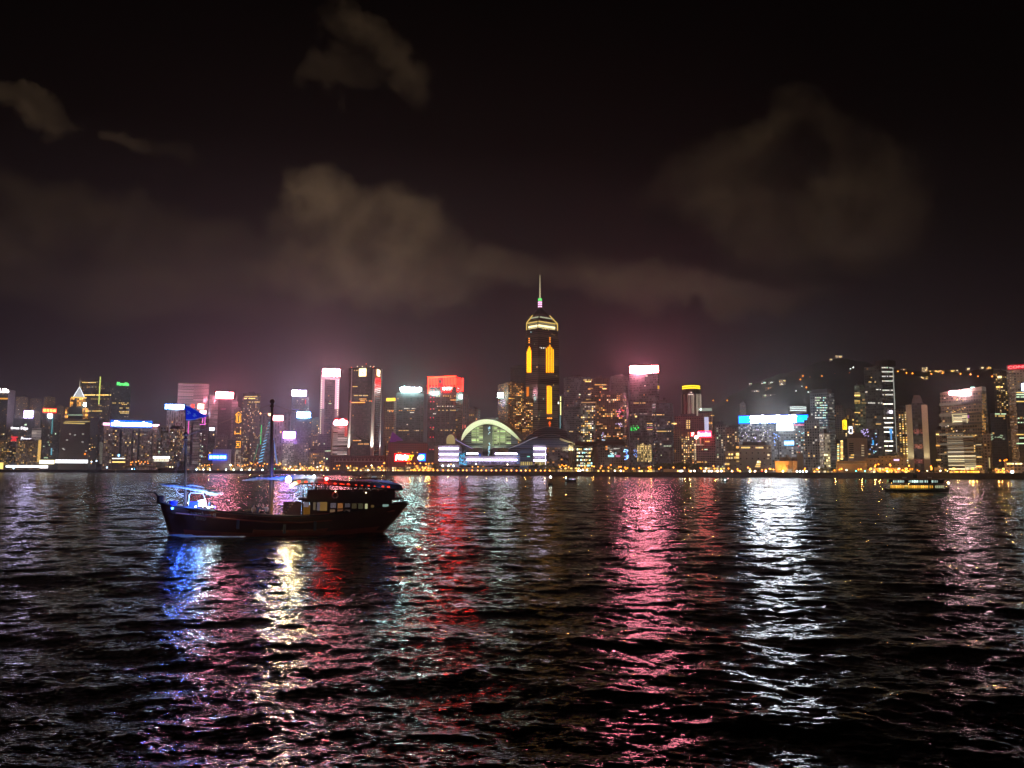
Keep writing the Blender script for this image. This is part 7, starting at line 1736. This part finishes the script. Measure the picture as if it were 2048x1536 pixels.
a = P(397, 1000.5); c = P(411, 1012); b = MB(); b.add([(a.x, -.9, a.z), (c.x - .1, -.9, a.z + .15), (c.x + .15, -1.1, c.z), (a.x + .1, -1.1, c.z)], [(0, 1, 2, 3)]); b.add([(a.x, -.82, a.z), (c.x - .1, -.82, a.z + .15), (c.x + .15, -1.02, c.z), (a.x + .1, -1.02, c.z)], [(3, 2, 1, 0)]); b.build('canvas_screen', M_CANVAS, J.e)
def jlamp(px, py, dy, r, c, s_, nm='deck_lamp'):
    b = MB(); b.sphere(P(px, py, dy), r, 8, 6); return b.build(nm, emit(c, s_, True), J.e)
jlamp(406, 1011, -1.25, .14, (.85, 1, .95), 60); jlamp(391.5, 1013.5, -1.4, .09, (.8, 1, .95), 22); jlamp(417, 1015, -1.5, .09, (.85, .95, 1), 26); jlamp(424, 1013.5, -1.5, .09, (.85, .95, 1), 26); jlamp(429.5, 1014, -1.5, .10, (.02, .08, 1), 12); jlamp(377, 1006, -.6, .08, (.85, 1, .95), 20)
def plight(name, v, energy, c, r=.1):
    ld = bpy.data.lights.new(name, 'POINT'); ld.energy = energy; ld.color = c; ld.shadow_soft_size = r
    lo = bpy.data.objects.new(name, ld); link(lo, J.e); lo.location = v; return lo
plight('bow_floodlight', P(362, 996, -2.0), 520, (.05, .16, 1)); plight('bow_floodlight', P(395, 994, -2.2), 420, (.10, .28, 1)); plight('bow_floodlight', P(420, 1000, -2.4), 330, (.75, .95, 1))
plight('mast_floodlight', P(560, 949, -1.6), 260, (.03, .12, 1)); plight('mast_floodlight', P(622, 949, -1.6), 120, (.5, .8, 1)); plight('mast_floodlight', P(768, 954, -1.6), 30, (.15, .35, 1)); plight('mast_floodlight', P(515, 951, -1.6), 22, (.08, .2, 1))
ld = bpy.data.lights.new('flag_floodlight', 'SPOT'); ld.energy = 5200; ld.color = (.06, .2, 1); ld.spot_size = R(34); ld.spot_blend = .5
lo = bpy.data.objects.new('flag_floodlight', ld); link(lo, J.e); lo.location = P(376, 1000, -3.4); lo.rotation_euler = (P(386, 826) - lo.location).to_track_quat('-Z', 'Y').to_euler()
# small lamps along the waist
for i, px in enumerate((424, 428, 438, 447, 463, 480, 490, 503, 517, 531)): jlamp(px, 1021.5 + i * .75, -2.7, .045, (1, .72, .35), 7, 'waist_lamp')
# stairs with lit treads
b = MB(); 
for i in range(9):
    q0 = P(563 + i * 4.2, 1029 - i * 5.0, -1.6); b.box(q0.x - .05, q0.x + .34, -1.9, -.5, q0.z - .04, q0.z + .02)
b.build('stair_tread', principled('tread_wood', (.45, .26, .1), .6), J.e)
b = MB()
for dy in (-1.95, -.45): b.tube([P(561, 1032, dy), P(600, 986, dy)], .06, 5); b.tube([P(559, 1020, dy), P(575, 1000, dy), P(598, 975, dy)], .035, 5); [b.tube([P(561 + i * 6.3, 1032 - i * 7.4, dy), P(560 + i * 6.2, 1019 - i * 7.3, dy)], .025, 4) for i in range(7)]
b.build('stair_rail', M_RAIL, J.e)
# lower cabin
def jbox(px0, py0, px1, py1, y0, y1, nm, mat, par=None):
    a = P(px0, py0, y0); c = P(px1, py1, y0); b = MB(); b.box(a.x, c.x, y0, y1, c.z, a.z); return b.build(nm, mat, par or J.e)
M_CAB = principled('cabin_wood', (.09, .04, .025), .5, noise=.3, nscale=1.5)
CAB = jbox(624, 999.5, 783, 1032, -2.3, 2.3, 'cabin', M_CAB)
jbox(604, 999.5, 623.8, 1004, -2.3, 2.3, 'cabin_lintel', M_CAB)
jbox(603.5, 1004.2, 606, 1032, -2.3, -2.0, 'door_post', M_CAB); jbox(620.5, 1004.2, 623.6, 1032, -2.3, -2.0, 'door_post', M_CAB)
jbox(566, 1003, 602, 1031.5, 2.2, 2.4, 'alcove_wall', principled('amber_alcove', (.07, .03, .012), .8))
jbox(606.5, 1010, 620, 1031.5, 1.0, 1.1, 'cabin_door', emit((1, .42, .06), .1, False))
jbox(607.5, 1004.5, 617, 1014, .8, .9, 'doorway_window', emit((.8, .7, .9), .16, False))
plight('alcove_lamp', P(590, 1012, .6), 12, (1, .55, .15)); plight('alcove_lamp', P(556, 1018, -.4), 22, (1, .6, .2))
AMB = (1, .45, .1)
for (x0, y0, x1, y1, c, s_) in ((626.5, 1004.5, 631, 1020, (1, .7, .45), .25), (633, 1004.5, 639.5, 1021, (.75, .6, .75), .30), (640.2, 1004, 654, 1021.5, (1, .55, .16), .42), (661, 1006, 672, 1016, (.7, .55, .65), .28), (675.5, 1006.5, 685.5, 1016.5, (1, .38, .12), .55), (690, 1007, 700, 1014.5, (.6, .5, .6), .2), (703, 1007, 713, 1017, (.8, .6, .3), .12), (716, 1007, 726, 1017.5, (.8, .75, .4), .12), (729.5, 1007.5, 735, 1017.5, (.95, .95, .5), 1.1), (742, 1010, 748, 1015, (1, .6, .2), .2), (765.5, 1008.8, 777, 1013.5, (.6, .95, .85), .75), (660, 1019, 670, 1025.5, (1, .6, .35), .32), (674, 1019, 686, 1024.5, (1, .4, .2), .28), (689, 1019.5, 700, 1023.5, (.8, .5, .4), .14)):  # greyish panes glow in place of the pinkish water seen through them
    jbox(x0, y0, x1, y1, -2.36, -2.305, 'cabin_window', emit(c, s_ * .38, False), CAB)
for x in (632, 656, 673, 687.5, 701.5, 714.5, 728, 738): jbox(x, 1000, x + 1.6, 1031, -2.46, -2.365, 'cabin_pillar', M_CAB, CAB)
# upper deck, bulwark, rails
jbox(598, 996.5, 806, 999.3, -2.9, 2.9, 'upper_deck', M_CAB)
jbox(614, 979.5, 700, 996.3, -2.85, -2.7, 'deck_bulwark', M_CAB); jbox(700.2, 983, 790, 996.3, -2.85, -2.7, 'deck_bulwark', M_CAB); jbox(614, 980, 790, 996.3, 2.7, 2.85, 'deck_bulwark', M_CAB)
b = MB()
for dy in (-2.8, 2.8):
    for y in (988.5, 993, 1000.0): b.tube([P(788, y - .5, dy), P(808, y + 1.0, dy)], .035, 4)
    for x in (789, 795, 801, 807.5): b.tube([P(x, 987, dy), P(x, 1004, dy)], .035, 4)
b.build('stern_rail', M_RAIL, J.e)
b = MB()
for dy in (-2.8, -.9):
    for y in (977.5, 981, 985, 989.5): b.tube([P(573, y + 2, dy), P(612, y, dy)], .035, 4)
    for x in (574, 580, 587, 594, 601, 607, 612): b.tube([P(x, 978.5, dy), P(x, 994, dy)], .03, 4)
b.build('landing_rail', M_RAIL, J.e)
b = MB()
for dy in (-2.6, 2.6):
    for x in (606, 615.5, 625, 646, 657.5, 686, 714, 743, 769, 793.5): b.tube([P(x, 998, dy), P(x, 964 + (x - 600) * .045, dy)], .05, 5)
b.build('canopy_post', M_RAIL, J.e)
# canopy roof: shallow arched fabric, hooped at its front
b = MB(); xs = np.linspace(580, 800, 24); ys = np.interp(xs, [580, 588, 600, 620, 640, 655, 700, 750, 800], [966, 961, 957.5, 955.8, 956.5, 959, 962, 965, 969.5]); rows = []
for x, y in zip(xs, ys):
    rows.append([P(x, y, 0) + Vector((0, v * 3.0, -.55 * abs(v) ** 2.2)) for v in np.linspace(-1, 1, 9)])
vs = [v for r_ in rows for v in r_]; k_ = len(vs); vs += [v - Vector((0, 0, .12)) for v in vs]; fs_ = []
for i in range(23):
    for j in range(8):
        f = (i * 9 + j, (i + 1) * 9 + j, (i + 1) * 9 + j + 1, i * 9 + j + 1); fs_.append(f); fs_.append(tuple(q + k_ for q in f[::-1]))
ring = [i * 9 for i in range(24)] + [23 * 9 + j for j in range(1, 9)] + [i * 9 + 8 for i in range(22, -1, -1)] + [j for j in range(7, 0, -1)]
for a, c in zip(ring, ring[1:] + ring[:1]): fs_.append((a, c, c + k_, a + k_))
b.add(vs, fs_); b.build('canopy_roof', principled('canopy_cloth', (.06, .035, .03), .7), J.e, True)
b = MB(); q = P(577, 959, -1.2); b.tube([q + Vector((0, -.02, 0)), q + Vector((0, -.04, 0))], .30, 14); b.build('deck_floodlight', emit((1, .76, .36), 1100, True), J.e)
b = MB(); b.tube([q + Vector((0, .28, .02)), q + Vector((0, -.015, 0))], .2, 12, r1=.33); b.build('floodlight_housing', M_RAIL, J.e); jlamp(628, 953, -1.2, .16, (.75, .95, 1), 22, 'mast_lamp'); jlamp(653, 957.5, -3.0, .2, (1, .015, .015), 170, 'port_lamp')
for px, py in ((671, 983), (732, 985.5)): jlamp(px, py, -2.9, .07, (1, .85, .55), 5, 'wall_lamp')
# wake foam
def foam(label, pts, w, name='wake_foam'):
    b = MB(); rr = random.Random(9)
    for i, (px, py) in enumerate(pts):
        p = at_z(px, py, 0.0)
        for q in range(7):
            x = p.x + rr.gauss(0, w); y = p.y + rr.gauss(0, w * .35); s_ = rr.uniform(.15, .45)
            b.add([(x - s_ * 1.6, y - s_ * .5, .10 + rr.random() * .1), (x + s_ * 1.4, y - s_ * .6, .12), (x + s_ * 1.8, y + s_ * .4, .16 + rr.random() * .1), (x - s_ * 1.2, y + s_ * .5, .12)], [(0, 1, 2, 3)])
    o = b.build(name, principled('foam', (.22, .20, .21), .9), None); tag(o, label, 'foam', kind='stuff'); return o
foam('pale bow wave foam along the hull of the junk', [(344 + i * 2.2, 1071.5 + min(i, 16) * .3) for i in range(34)] + [(420 + i * 7, 1076.5) for i in range(9)], .35)

foam('thin pale wake line along the foot of the ferry', [(1776 + i * 4, 986.2) for i in range(31)], 1.1)
# ---- things on the junk
def put(o, C, v): 
    w_ = C.world(v); o.location = w_; o.rotation_euler = (0, 0, C.rz); return o
lm = None
b = MB(); b.sphere((0, 0, 0), .19, 10, 7, sz=.82); b.tube([(0, 0, .15), (0, 0, .42)], .012, 4, m=1); b.tube([(0, 0, -.15), (0, 0, -.34)], .02, 4, m=1); b.box(-.07, .07, -.07, .07, .14, .18, m=1)
lm = [b.mesh('red_lantern', [emit((1, .05, .02), s_, True, 'lantern_paper'), M_RAIL]) for s_ in (1.6, 3.0)]
for i, (px, py) in enumerate(((598, 963.5), (612, 964.5), (624, 966), (638, 966.5), (652, 967), (670, 968.5), (682, 969), (686.5, 970), (696.5, 969), (699, 971.5), (712, 971.5), (724, 972.5), (737, 973), (749, 974), (766, 974), (777, 974.5))):
    o = bpy.data.objects.new('red_lantern', lm[1 if i < 6 else 0]); link(o); put(o, J, P(px, py, -2.55)); tag(o, 'round red lantern hanging in the row under the junk canopy', 'lantern', 'red lanterns under the junk canopy')
b = MB(); vs = []; fs_ = []
for i in range(20):
    a = 2 * math.pi * i / 20
    for j in range(8):
        c = 2 * math.pi * j / 8; vs.append(((.3 + .08 * math.cos(c)) * math.cos(a), .08 * math.sin(c), (.3 + .08 * math.cos(c)) * math.sin(a)))
for i in range(20):
    for j in range(8): fs_.append((i * 8 + j, i * 8 + (j + 1) % 8, ((i + 1) % 20) * 8 + (j + 1) % 8, ((i + 1) % 20) * 8 + j))
b.add(vs, fs_); b.m = [1 if (i // 8) % 5 == 0 else 0 for i in range(len(fs_))]
o = b.build('lifebuoy', [principled('lifebuoy_cover', (.7, .45, .38), .6), principled('lifebuoy_band', (.6, .1, .05), .6)], None, True); put(o, J, P(670, 991, -3.0)); tag(o, 'pale orange lifebuoy hung on the side of the junk', 'lifebuoy')
# pennant flag
b = MB(); nu, nv = 26, 12; top = [(370.5, 809.5), (380, 813), (390, 818.5), (400, 825), (410, 830), (416.5, 831)]; bot = [(370.5, 841), (380, 841), (390, 839.5), (400, 836.5), (410, 834), (416.5, 832)]
def pl(ps, t): 
    q = t * (len(ps) - 1); k = min(int(q), len(ps) - 2); f = q - k; return (ps[k][0] + (ps[k + 1][0] - ps[k][0]) * f, ps[k][1] + (ps[k + 1][1] - ps[k][1]) * f)
vs = []; mi = []
for s_ in (0, 1):
    for i in range(nu + 1):
        for j in range(nv + 1):
            a = pl(top, i / nu); c = pl(bot, i / nu); px = a[0] + (c[0] - a[0]) * j / nv; py = a[1] + (c[1] - a[1]) * j / nv
            vs.append(P(px, py, .35 * math.sin(i * .42) * (i / nu) + s_ * .02))
fs_ = []; m_ = []
st = (nu + 1) * (nv + 1)
for i in range(nu):
    for j in range(nv):
        f = (i * (nv + 1) + j, i * (nv + 1) + j + 1, (i + 1) * (nv + 1) + j + 1, (i + 1) * (nv + 1) + j)
        a = pl(top, (i + .5) / nu); c = pl(bot, (i + .5) / nu); px = a[0] + (c[0] - a[0]) * (j + .5) / nv; py = a[1] + (c[1] - a[1]) * (j + .5) / nv
        spot = any(math.hypot(px - x, py - y) < 3.2 + .9 * math.sin(5 * math.atan2(py - y, px - x)) for x, y in ((377.5, 825.5), (389, 830.5)))
        edge = j in (0, nv - 1)
        for ff in (f, tuple(q + st for q in f[::-1])): fs_.append(ff); m_.append(1 if (spot or edge) else 0)
b.add(vs, fs_); b.m = m_
fl = b.build('pennant_flag', [principled('blue_flag_cloth', (.05, .09, .75), .8), principled('pale_flag_cloth', (.55, .65, .85), .8)], None, True)
fl.matrix_world = J.M.copy(); tag(fl, 'blue triangular pennant with two pale flower marks flying above the junk', 'flag')

# ---- people
M_SKIN = principled('skin', (.42, .25, .17), .6); M_HAIR = principled('black_hair', (.02, .015, .012), .6)
def person_mesh(seed, shirt, trousers, pose):
    """one skinned body: 0 standing, 1 sitting, 2 standing with one arm raised"""
    r = random.Random(seed)
    V = []; E = []; Rd = []
    def add(p, rad, parent=None):
        V.append(p); Rd.append(rad); 
        if parent is not None: E.append((parent, len(V) - 1))
        return len(V) - 1
    hz = .92 if pose != 1 else .48
    pel = add((0, 0, hz), .135); bel = add((0, 0, hz + .17), .125, pel); ch = add((0, .0, hz + .37), .145, bel); ne = add((0, -.01, hz + .53), .06, ch)
    hd = add((0, -.03, hz + .66), .098, ne); add((0, -.03, hz + .76), .082, hd)
    for s_ in (-1, 1):
        sh = add((s_ * .19, 0, hz + .44), .062, ch)
        if pose == 2 and s_ > 0: el = add((.36, -.08, hz + .52), .045, sh); wr = add((.42, -.12, hz + .78), .034, el); hd_ = add((.44, -.14, hz + .87), .03, wr)
        else: el = add((s_ * .25, .03, hz + .17), .045, sh); wr = add((s_ * .22, -.14, hz - .02), .034, el); hd_ = add((s_ * .2, -.2, hz - .09), .03, wr)
        for k in range(4): add((V[hd_][0] + (k - 1.5) * .016, V[hd_][1] - .03, V[hd_][2] + (.07 if V[hd_][2] > hz + .5 else -.07) * (1 - abs(k - 1.6) * .12)), .009, hd_)
        add((V[hd_][0] - s_ * .04, V[hd_][1] - .02, V[hd_][2]), .01, hd_)
        hp = add((s_ * .09, 0, hz - .06), .088, pel)
        if pose == 1: kn = add((s_ * .11, -.42, hz), .062, hp); an = add((s_ * .11, -.44, .08), .042, kn)
        else: kn = add((s_ * .10, -.02, .48), .062, hp); an = add((s_ * .10, .01, .08), .042, kn)
        add((s_ * .11, V[an][1] - .16, .04), .034, an)
    me = bpy.data.meshes.new('body'); me.from_pydata(V, E, []); o = bpy.data.objects.new('body', me); col.objects.link(o)
    md = o.modifiers.new('skin', 'SKIN'); 
    for i, sv in enumerate(me.skin_vertices[0].data): sv.radius = (Rd[i], Rd[i] * .85); sv.use_root = (i == 0)
    o.modifiers.new('sub', 'SUBSURF').levels = 1
    dg = bpy.context.evaluated_depsgraph_get(); dg.update()
    m2 = bpy.data.meshes.new_from_object(o.evaluated_get(dg)); bpy.data.objects.remove(o); bpy.data.meshes.remove(me)
    for mt in (M_SKIN, shirt, trousers): 
        m2.materials.append(mt)
    for p in m2.polygons:
        c = p.center; z = c.z - hz
        if z > .50: k = 0
        elif z > .0 and (abs(c.x) < .24 or z > .2): k = 1
        elif z <= .0 and abs(c.x) < .19 : k = 2
        else: k = 0
        p.material_index = k; p.use_smooth = True
    m2.name = 'person'
    h = MB(); h.sphere((0, -.012, hz + .73), .108, 10, 7, sz=1.05); h.v = [v for v in h.v]
    hm = h.mesh('hair', M_HAIR)
    bm = bmesh.new(); bm.from_mesh(hm)
    bmesh.ops.delete(bm, geom=[v for v in bm.verts if v.co.z < hz + .70 and v.co.y < .02], context='VERTS'); bm.to_mesh(hm); bm.free()
    return m2, hm
def cloth(n, c): return principled(n, c, .85)
PM = {}
def person(v, pose, shirt, trousers, label, face=0.0, group=None):
    k = (pose, shirt.name, trousers.name)
    if k not in PM: PM[k] = person_mesh(len(PM), shirt, trousers, pose)
    m_, h_ = PM[k]
    o = bpy.data.objects.new('person', m_); link(o); put(o, J, v); o.rotation_euler.z += face; tag(o, label, 'person', group)
    q = bpy.data.objects.new('hair', h_); link(q, o)
BLUE = cloth('blue_shirt', (.08, .25, .7)); DARKC = cloth('dark_cloth', (.05, .045, .05)); TAN = cloth('tan_shirt', (.6, .4, .22)); WHITE = cloth('white_shirt', (.7, .68, .62)); RED = cloth('brown_shirt', (.3, .12, .08))
def deck(px, py, dy): return P(px, py, dy)
q = P(418, 1022.5, -.3); person(q, 1, BLUE, DARKC, 'person in a blue shirt sitting at the bow of the junk', R(80))
q = P(507, 1027, -1.2); person(q + Vector((0, 0, -.7)), 0, TAN, DARKC, 'person in a tan shirt standing amidships ahead of the main mast', R(30))
q = P(517, 1026, -.2); person(q + Vector((0, 0, -.7)), 0, DARKC, DARKC, 'person in dark clothes standing amidships between two others', R(-40))
q = P(533, 1027, -1.0); person(q + Vector((0, 0, -.7)), 2, WHITE, DARKC, 'person in a pale shirt with one arm raised beside the main mast', R(200))
for i, px in enumerate((632, 640, 651)): person(P(px, 998, -.8 + i * .7) , 0, (DARKC, RED, DARKC)[i], DARKC, 'dark figure standing at the front of the junk upper deck', R(90 * i), 'people standing on the upper deck')
for i, px in enumerate((677, 692, 705, 716, 728, 741, 756)): person(P(px, 997.5, -1.2 + (i % 3) * .9), 1, (DARKC, WHITE, RED, DARKC, TAN, DARKC, RED)[i], DARKC, 'seated passenger seen above the bulwark of the junk upper deck', R(70 * i), 'passengers seated on the upper deck')

# ================================================================== ferry and small craft
FRY = Craft('ferry', 'green and white double deck ferry with amber lower windows', 1835, 985, 'ferry')
Q = FRY.p; M_FH = principled('ferry_dark_hull', (.012, .02, .018), .5); M_FW = principled('ferry_white', (.45, .47, .46), .6)
hull_mesh(FRY, [(1768, 976), (1775, 978), (1800, 979), (1840, 979), (1880, 978), (1893, 977), (1899, 974)], (1772, 1896, 985), [.5, 2.6, 3.6, 3.9, 4, 4, 4, 3.9, 3.6, 2.6, .5], [M_FH, M_FH], depth=-.8)
def fbox(x0, y0, x1, y1, d0, d1, nm, mat, par=None):
    a = Q(x0, y0, d0); c = Q(x1, y1, d0); b = MB(); b.box(a.x, c.x, d0, d1, c.z, a.z); return b.build(nm, mat, par or FRY.e)
LH = fbox(1779, 970.3, 1886, 979.5, -3.3, 3.3, 'lower_deck_house', M_FH); fbox(1770, 967.2, 1896, 970.1, -3.9, 3.9, 'upper_deck', M_FW)
UH = fbox(1777, 959.2, 1888, 967, -3.2, 3.2, 'upper_deck_house', M_FH); fbox(1767, 956.8, 1897, 959, -3.8, 3.8, 'roof', principled('ferry_roof', (.16, .17, .17), .7))
fbox(1826, 948.5, 1834, 956.6, -1, 1, 'funnel', M_FH); fbox(1804, 954, 1813, 956.6, -1.4, 1.4, 'wheelhouse', M_FW); fbox(1855, 954, 1864, 956.6, -1.4, 1.4, 'wheelhouse', M_FW)
rgf = random.Random(4)
for x0, x1 in ((1780.5, 1809), (1816.5, 1856), (1859, 1867), (1870, 1888)):
    n = max(1, int((x1 - x0) / 3.4))
    for i in range(n):
        xa = x0 + (x1 - x0) * i / n
        fbox(xa + .3, 970.8, xa + 3.1, 976.2, -3.36, -3.31, 'cabin_window', emit((1, .45, .05) if x0 < 1868 else (.75, .8, .45), rgf.choice((.7, 1.1, 1.6)) if x0 < 1868 else .5, False), LH)
for x0, x1 in ((1786, 1809), (1817, 1847), (1849, 1857), (1863, 1876)):
    n = max(1, int((x1 - x0) / 3.2))
    for i in range(n):
        xa = x0 + (x1 - x0) * i / n
        fbox(xa + .3, 960.6, xa + 2.7, 965.2, -3.26, -3.21, 'cabin_window', emit((.62, .85, .75), rgf.choice((.45, .8, 1.1)) * (2.2 if 1823 < xa < 1834 else 1), False), UH)
b = MB(); b.sphere(Q(1897.2, 966, -1), .3, 8, 6); b.build('bow_lamp', emit((1, .85, .5), 22, True), FRY.e)
b = MB(); b.tube([Q(1772, 957), Q(1770, 944)], .06, 4); b.tube([Q(1893, 957), Q(1895, 946)], .06, 4); b.build('flag_pole', M_STEEL, FRY.e)
ld = bpy.data.lights.new('deck_lamp', 'AREA'); ld.energy = 900; ld.color = (1, .55, .12); ld.shape = 'RECTANGLE'; ld.size = 12; ld.size_y = .4
lo = bpy.data.objects.new('deck_lamp', ld); link(lo, FRY.e); lo.location = Q(1818, 971, -4.0); lo.rotation_euler = (R(60), 0, 0)

def small_boat(name, label, pxc, pyw, L, H_, cabin, lights, cat='boat'):
    C = Craft(name, label, pxc, pyw, cat); k = C.mpp
    w = L * k; h = H_ * k
    hull_mesh(C, [(pxc - L * .5, pyw - H_ * .55), (pxc - L * .2, pyw - H_ * .42), (pxc + L * .25, pyw - H_ * .40), (pxc + L * .5, pyw - H_ * .45)], (pxc - L * .42, pxc + L * .48, pyw), [.1, w * .12, w * .16, w * .16, w * .13], [M_FH, M_FH], depth=-.5, nx=12, nz=5)
    for (x0, y0, x1, y1, mat, nm) in cabin:
        a = C.p(x0, y0, -w * .11); c = C.p(x1, y1, -w * .11); b = MB(); b.box(a.x, c.x, -w * .11, w * .11, c.z, a.z); b.build(nm, mat, C.e)
    for (x, y, r, c, s_) in lights:
        b = MB(); b.sphere(C.p(x, y, -w * .13), r, 8, 6); b.build('lamp', emit(c, s_, True), C.e)
    return C
small_boat('motor_boat', 'small motor boat with cold blue white cabin lights beyond the beacon buoy', 1141, 964, 24, 12, [(1137, 956.5, 1152, 961.5, M_FW, 'cabin'), (1130, 955, 1134, 960.5, M_FW, 'wheelhouse'), (1138.5, 957.5, 1151, 959.2, emit((.55, .75, 1), .9, False), 'cabin_window'), (1136, 960.2, 1152, 961.2, emit((.4, .6, 1), .7, False), 'light_strip')], [(1131.5, 955.5, .32, (.7, 1, .95), 9), (1146, 958.5, .2, (1, .4, .7), 5)])
small_boat('motor_boat', 'tiny motor boat with one bluish lamp near the bare quay road', 1452, 963, 10, 7, [(1449, 957.5, 1455, 960.5, M_FW, 'cabin')], [(1450, 960, .42, (.6, .85, 1), 9), (1456, 957, .25, (1, .5, .55), 6)])
small_boat('work_boat', 'small dark work boat with a green lamp behind the junk main mast', 557, 948, 22, 15, [(551, 936, 562, 943, M_FH, 'cabin'), (553, 938, 561, 940, emit((.4, .45, .4), .25, False), 'cabin_window')], [(549, 937.5, .5, (.05, 1, .3), 7), (553, 945, .5, (1, .8, .4), 6), (563, 945, .5, (1, .85, .55), 9)])
small_boat('motor_boat', 'faint pale motor boat just behind the junk canopy', 748, 958.5, 14, 8, [(743, 952, 753, 955.5, M_FW, 'cabin'), (744, 952.8, 752.5, 954.5, emit((.45, .6, .75), .5, False), 'cabin_window')], [])
small_boat('sampan', 'dark sampan with greenish deck lights moored off the shelter', 218, 944, 20, 10, [(212, 936, 228, 941, M_FH, 'cabin'), (214, 936.6, 227, 939.5, emit((1, .85, .4), .7, False), 'cabin_window')], [(213, 935, .9, (.3, .7, 1), 8)])
small_boat('sampan', 'dark sampan with a blue lamp in front of the orange flyover', 268, 945, 12, 12, [(265, 934, 272, 940, M_FH, 'cabin')], [(269, 938.5, 1.0, (.1, .5, 1), 6), (268, 934.5, .7, (.6, .9, 1), 6)])
B_ = Craft('derrick_barge', 'black barge with a stout derrick crane moored before the apartment blocks', 343, 946, 'barge'); k = B_.mpp
hull_mesh(B_, [(315, 937), (325, 936), (350, 934), (372, 930), (374, 936)], (318, 372, 946), [6, 8, 8, 8, 6], [M_FH, M_FH], depth=-1, nx=10, nz=4)
b = MB()
for a, c in (((346, 932), (349, 905)), ((360, 930), (354, 905)), ((349, 905), (354, 905)), ((347, 922), (358, 922)), ((348, 913), (356, 913)), ((347, 922), (356, 913)), ((348, 913), (358, 922))): b.tube([B_.p(*a), B_.p(*c)], .8, 4)
b.build('derrick', M_FH, B_.e)
b = MB(); a = B_.p(358, 921, -3); c = B_.p(371, 936, -3); b.box(a.x, c.x, -3, 4, c.z, a.z); b.build('deck_house', M_FH, B_.e)
b = MB(); b.sphere(B_.p(340, 934, -8.5), .8, 6, 4); b.sphere(B_.p(345, 934.5, -8.5), .8, 6, 4); b.build('deck_lamp', emit((1, .85, .45), 9, True), B_.e)
# beacon buoy
BU = Craft('beacon_buoy', 'dark steel beacon buoy with a bright white green lamp', 1101, 971.5, 'buoy'); p = BU.p
b = MB(); z1 = p(1101, 967).z; b.frustum(1.25, 1.35, -.4, z1, 0, 0, 16, 0); b.frustum(.9, .6, z1, z1 + .3, 0, 0, 16, 0); b.build('float', M_FH, BU.e, False)
b = MB(); zt_ = p(1101, 954).z
for a in range(4): an = a * math.pi / 2 + .5; b.tube([(math.cos(an) * .8, math.sin(an) * .8, z1), (math.cos(an) * .3, math.sin(an) * .3, zt_ - .3)], .07, 4)
for z in (z1 + 1.0, z1 + 2.0, zt_ - .4): b.frustum(.62 - .15 * (z - z1), .6 - .15 * (z - z1), z, z + .06, 0, 0, 8, 0)
b.build('lattice_mast', M_FH, BU.e)
b = MB(); b.sphere((0, 0, zt_), .36, 10, 8); b.build('beacon_lamp', emit((.85, 1, .85), 60, True), BU.e)
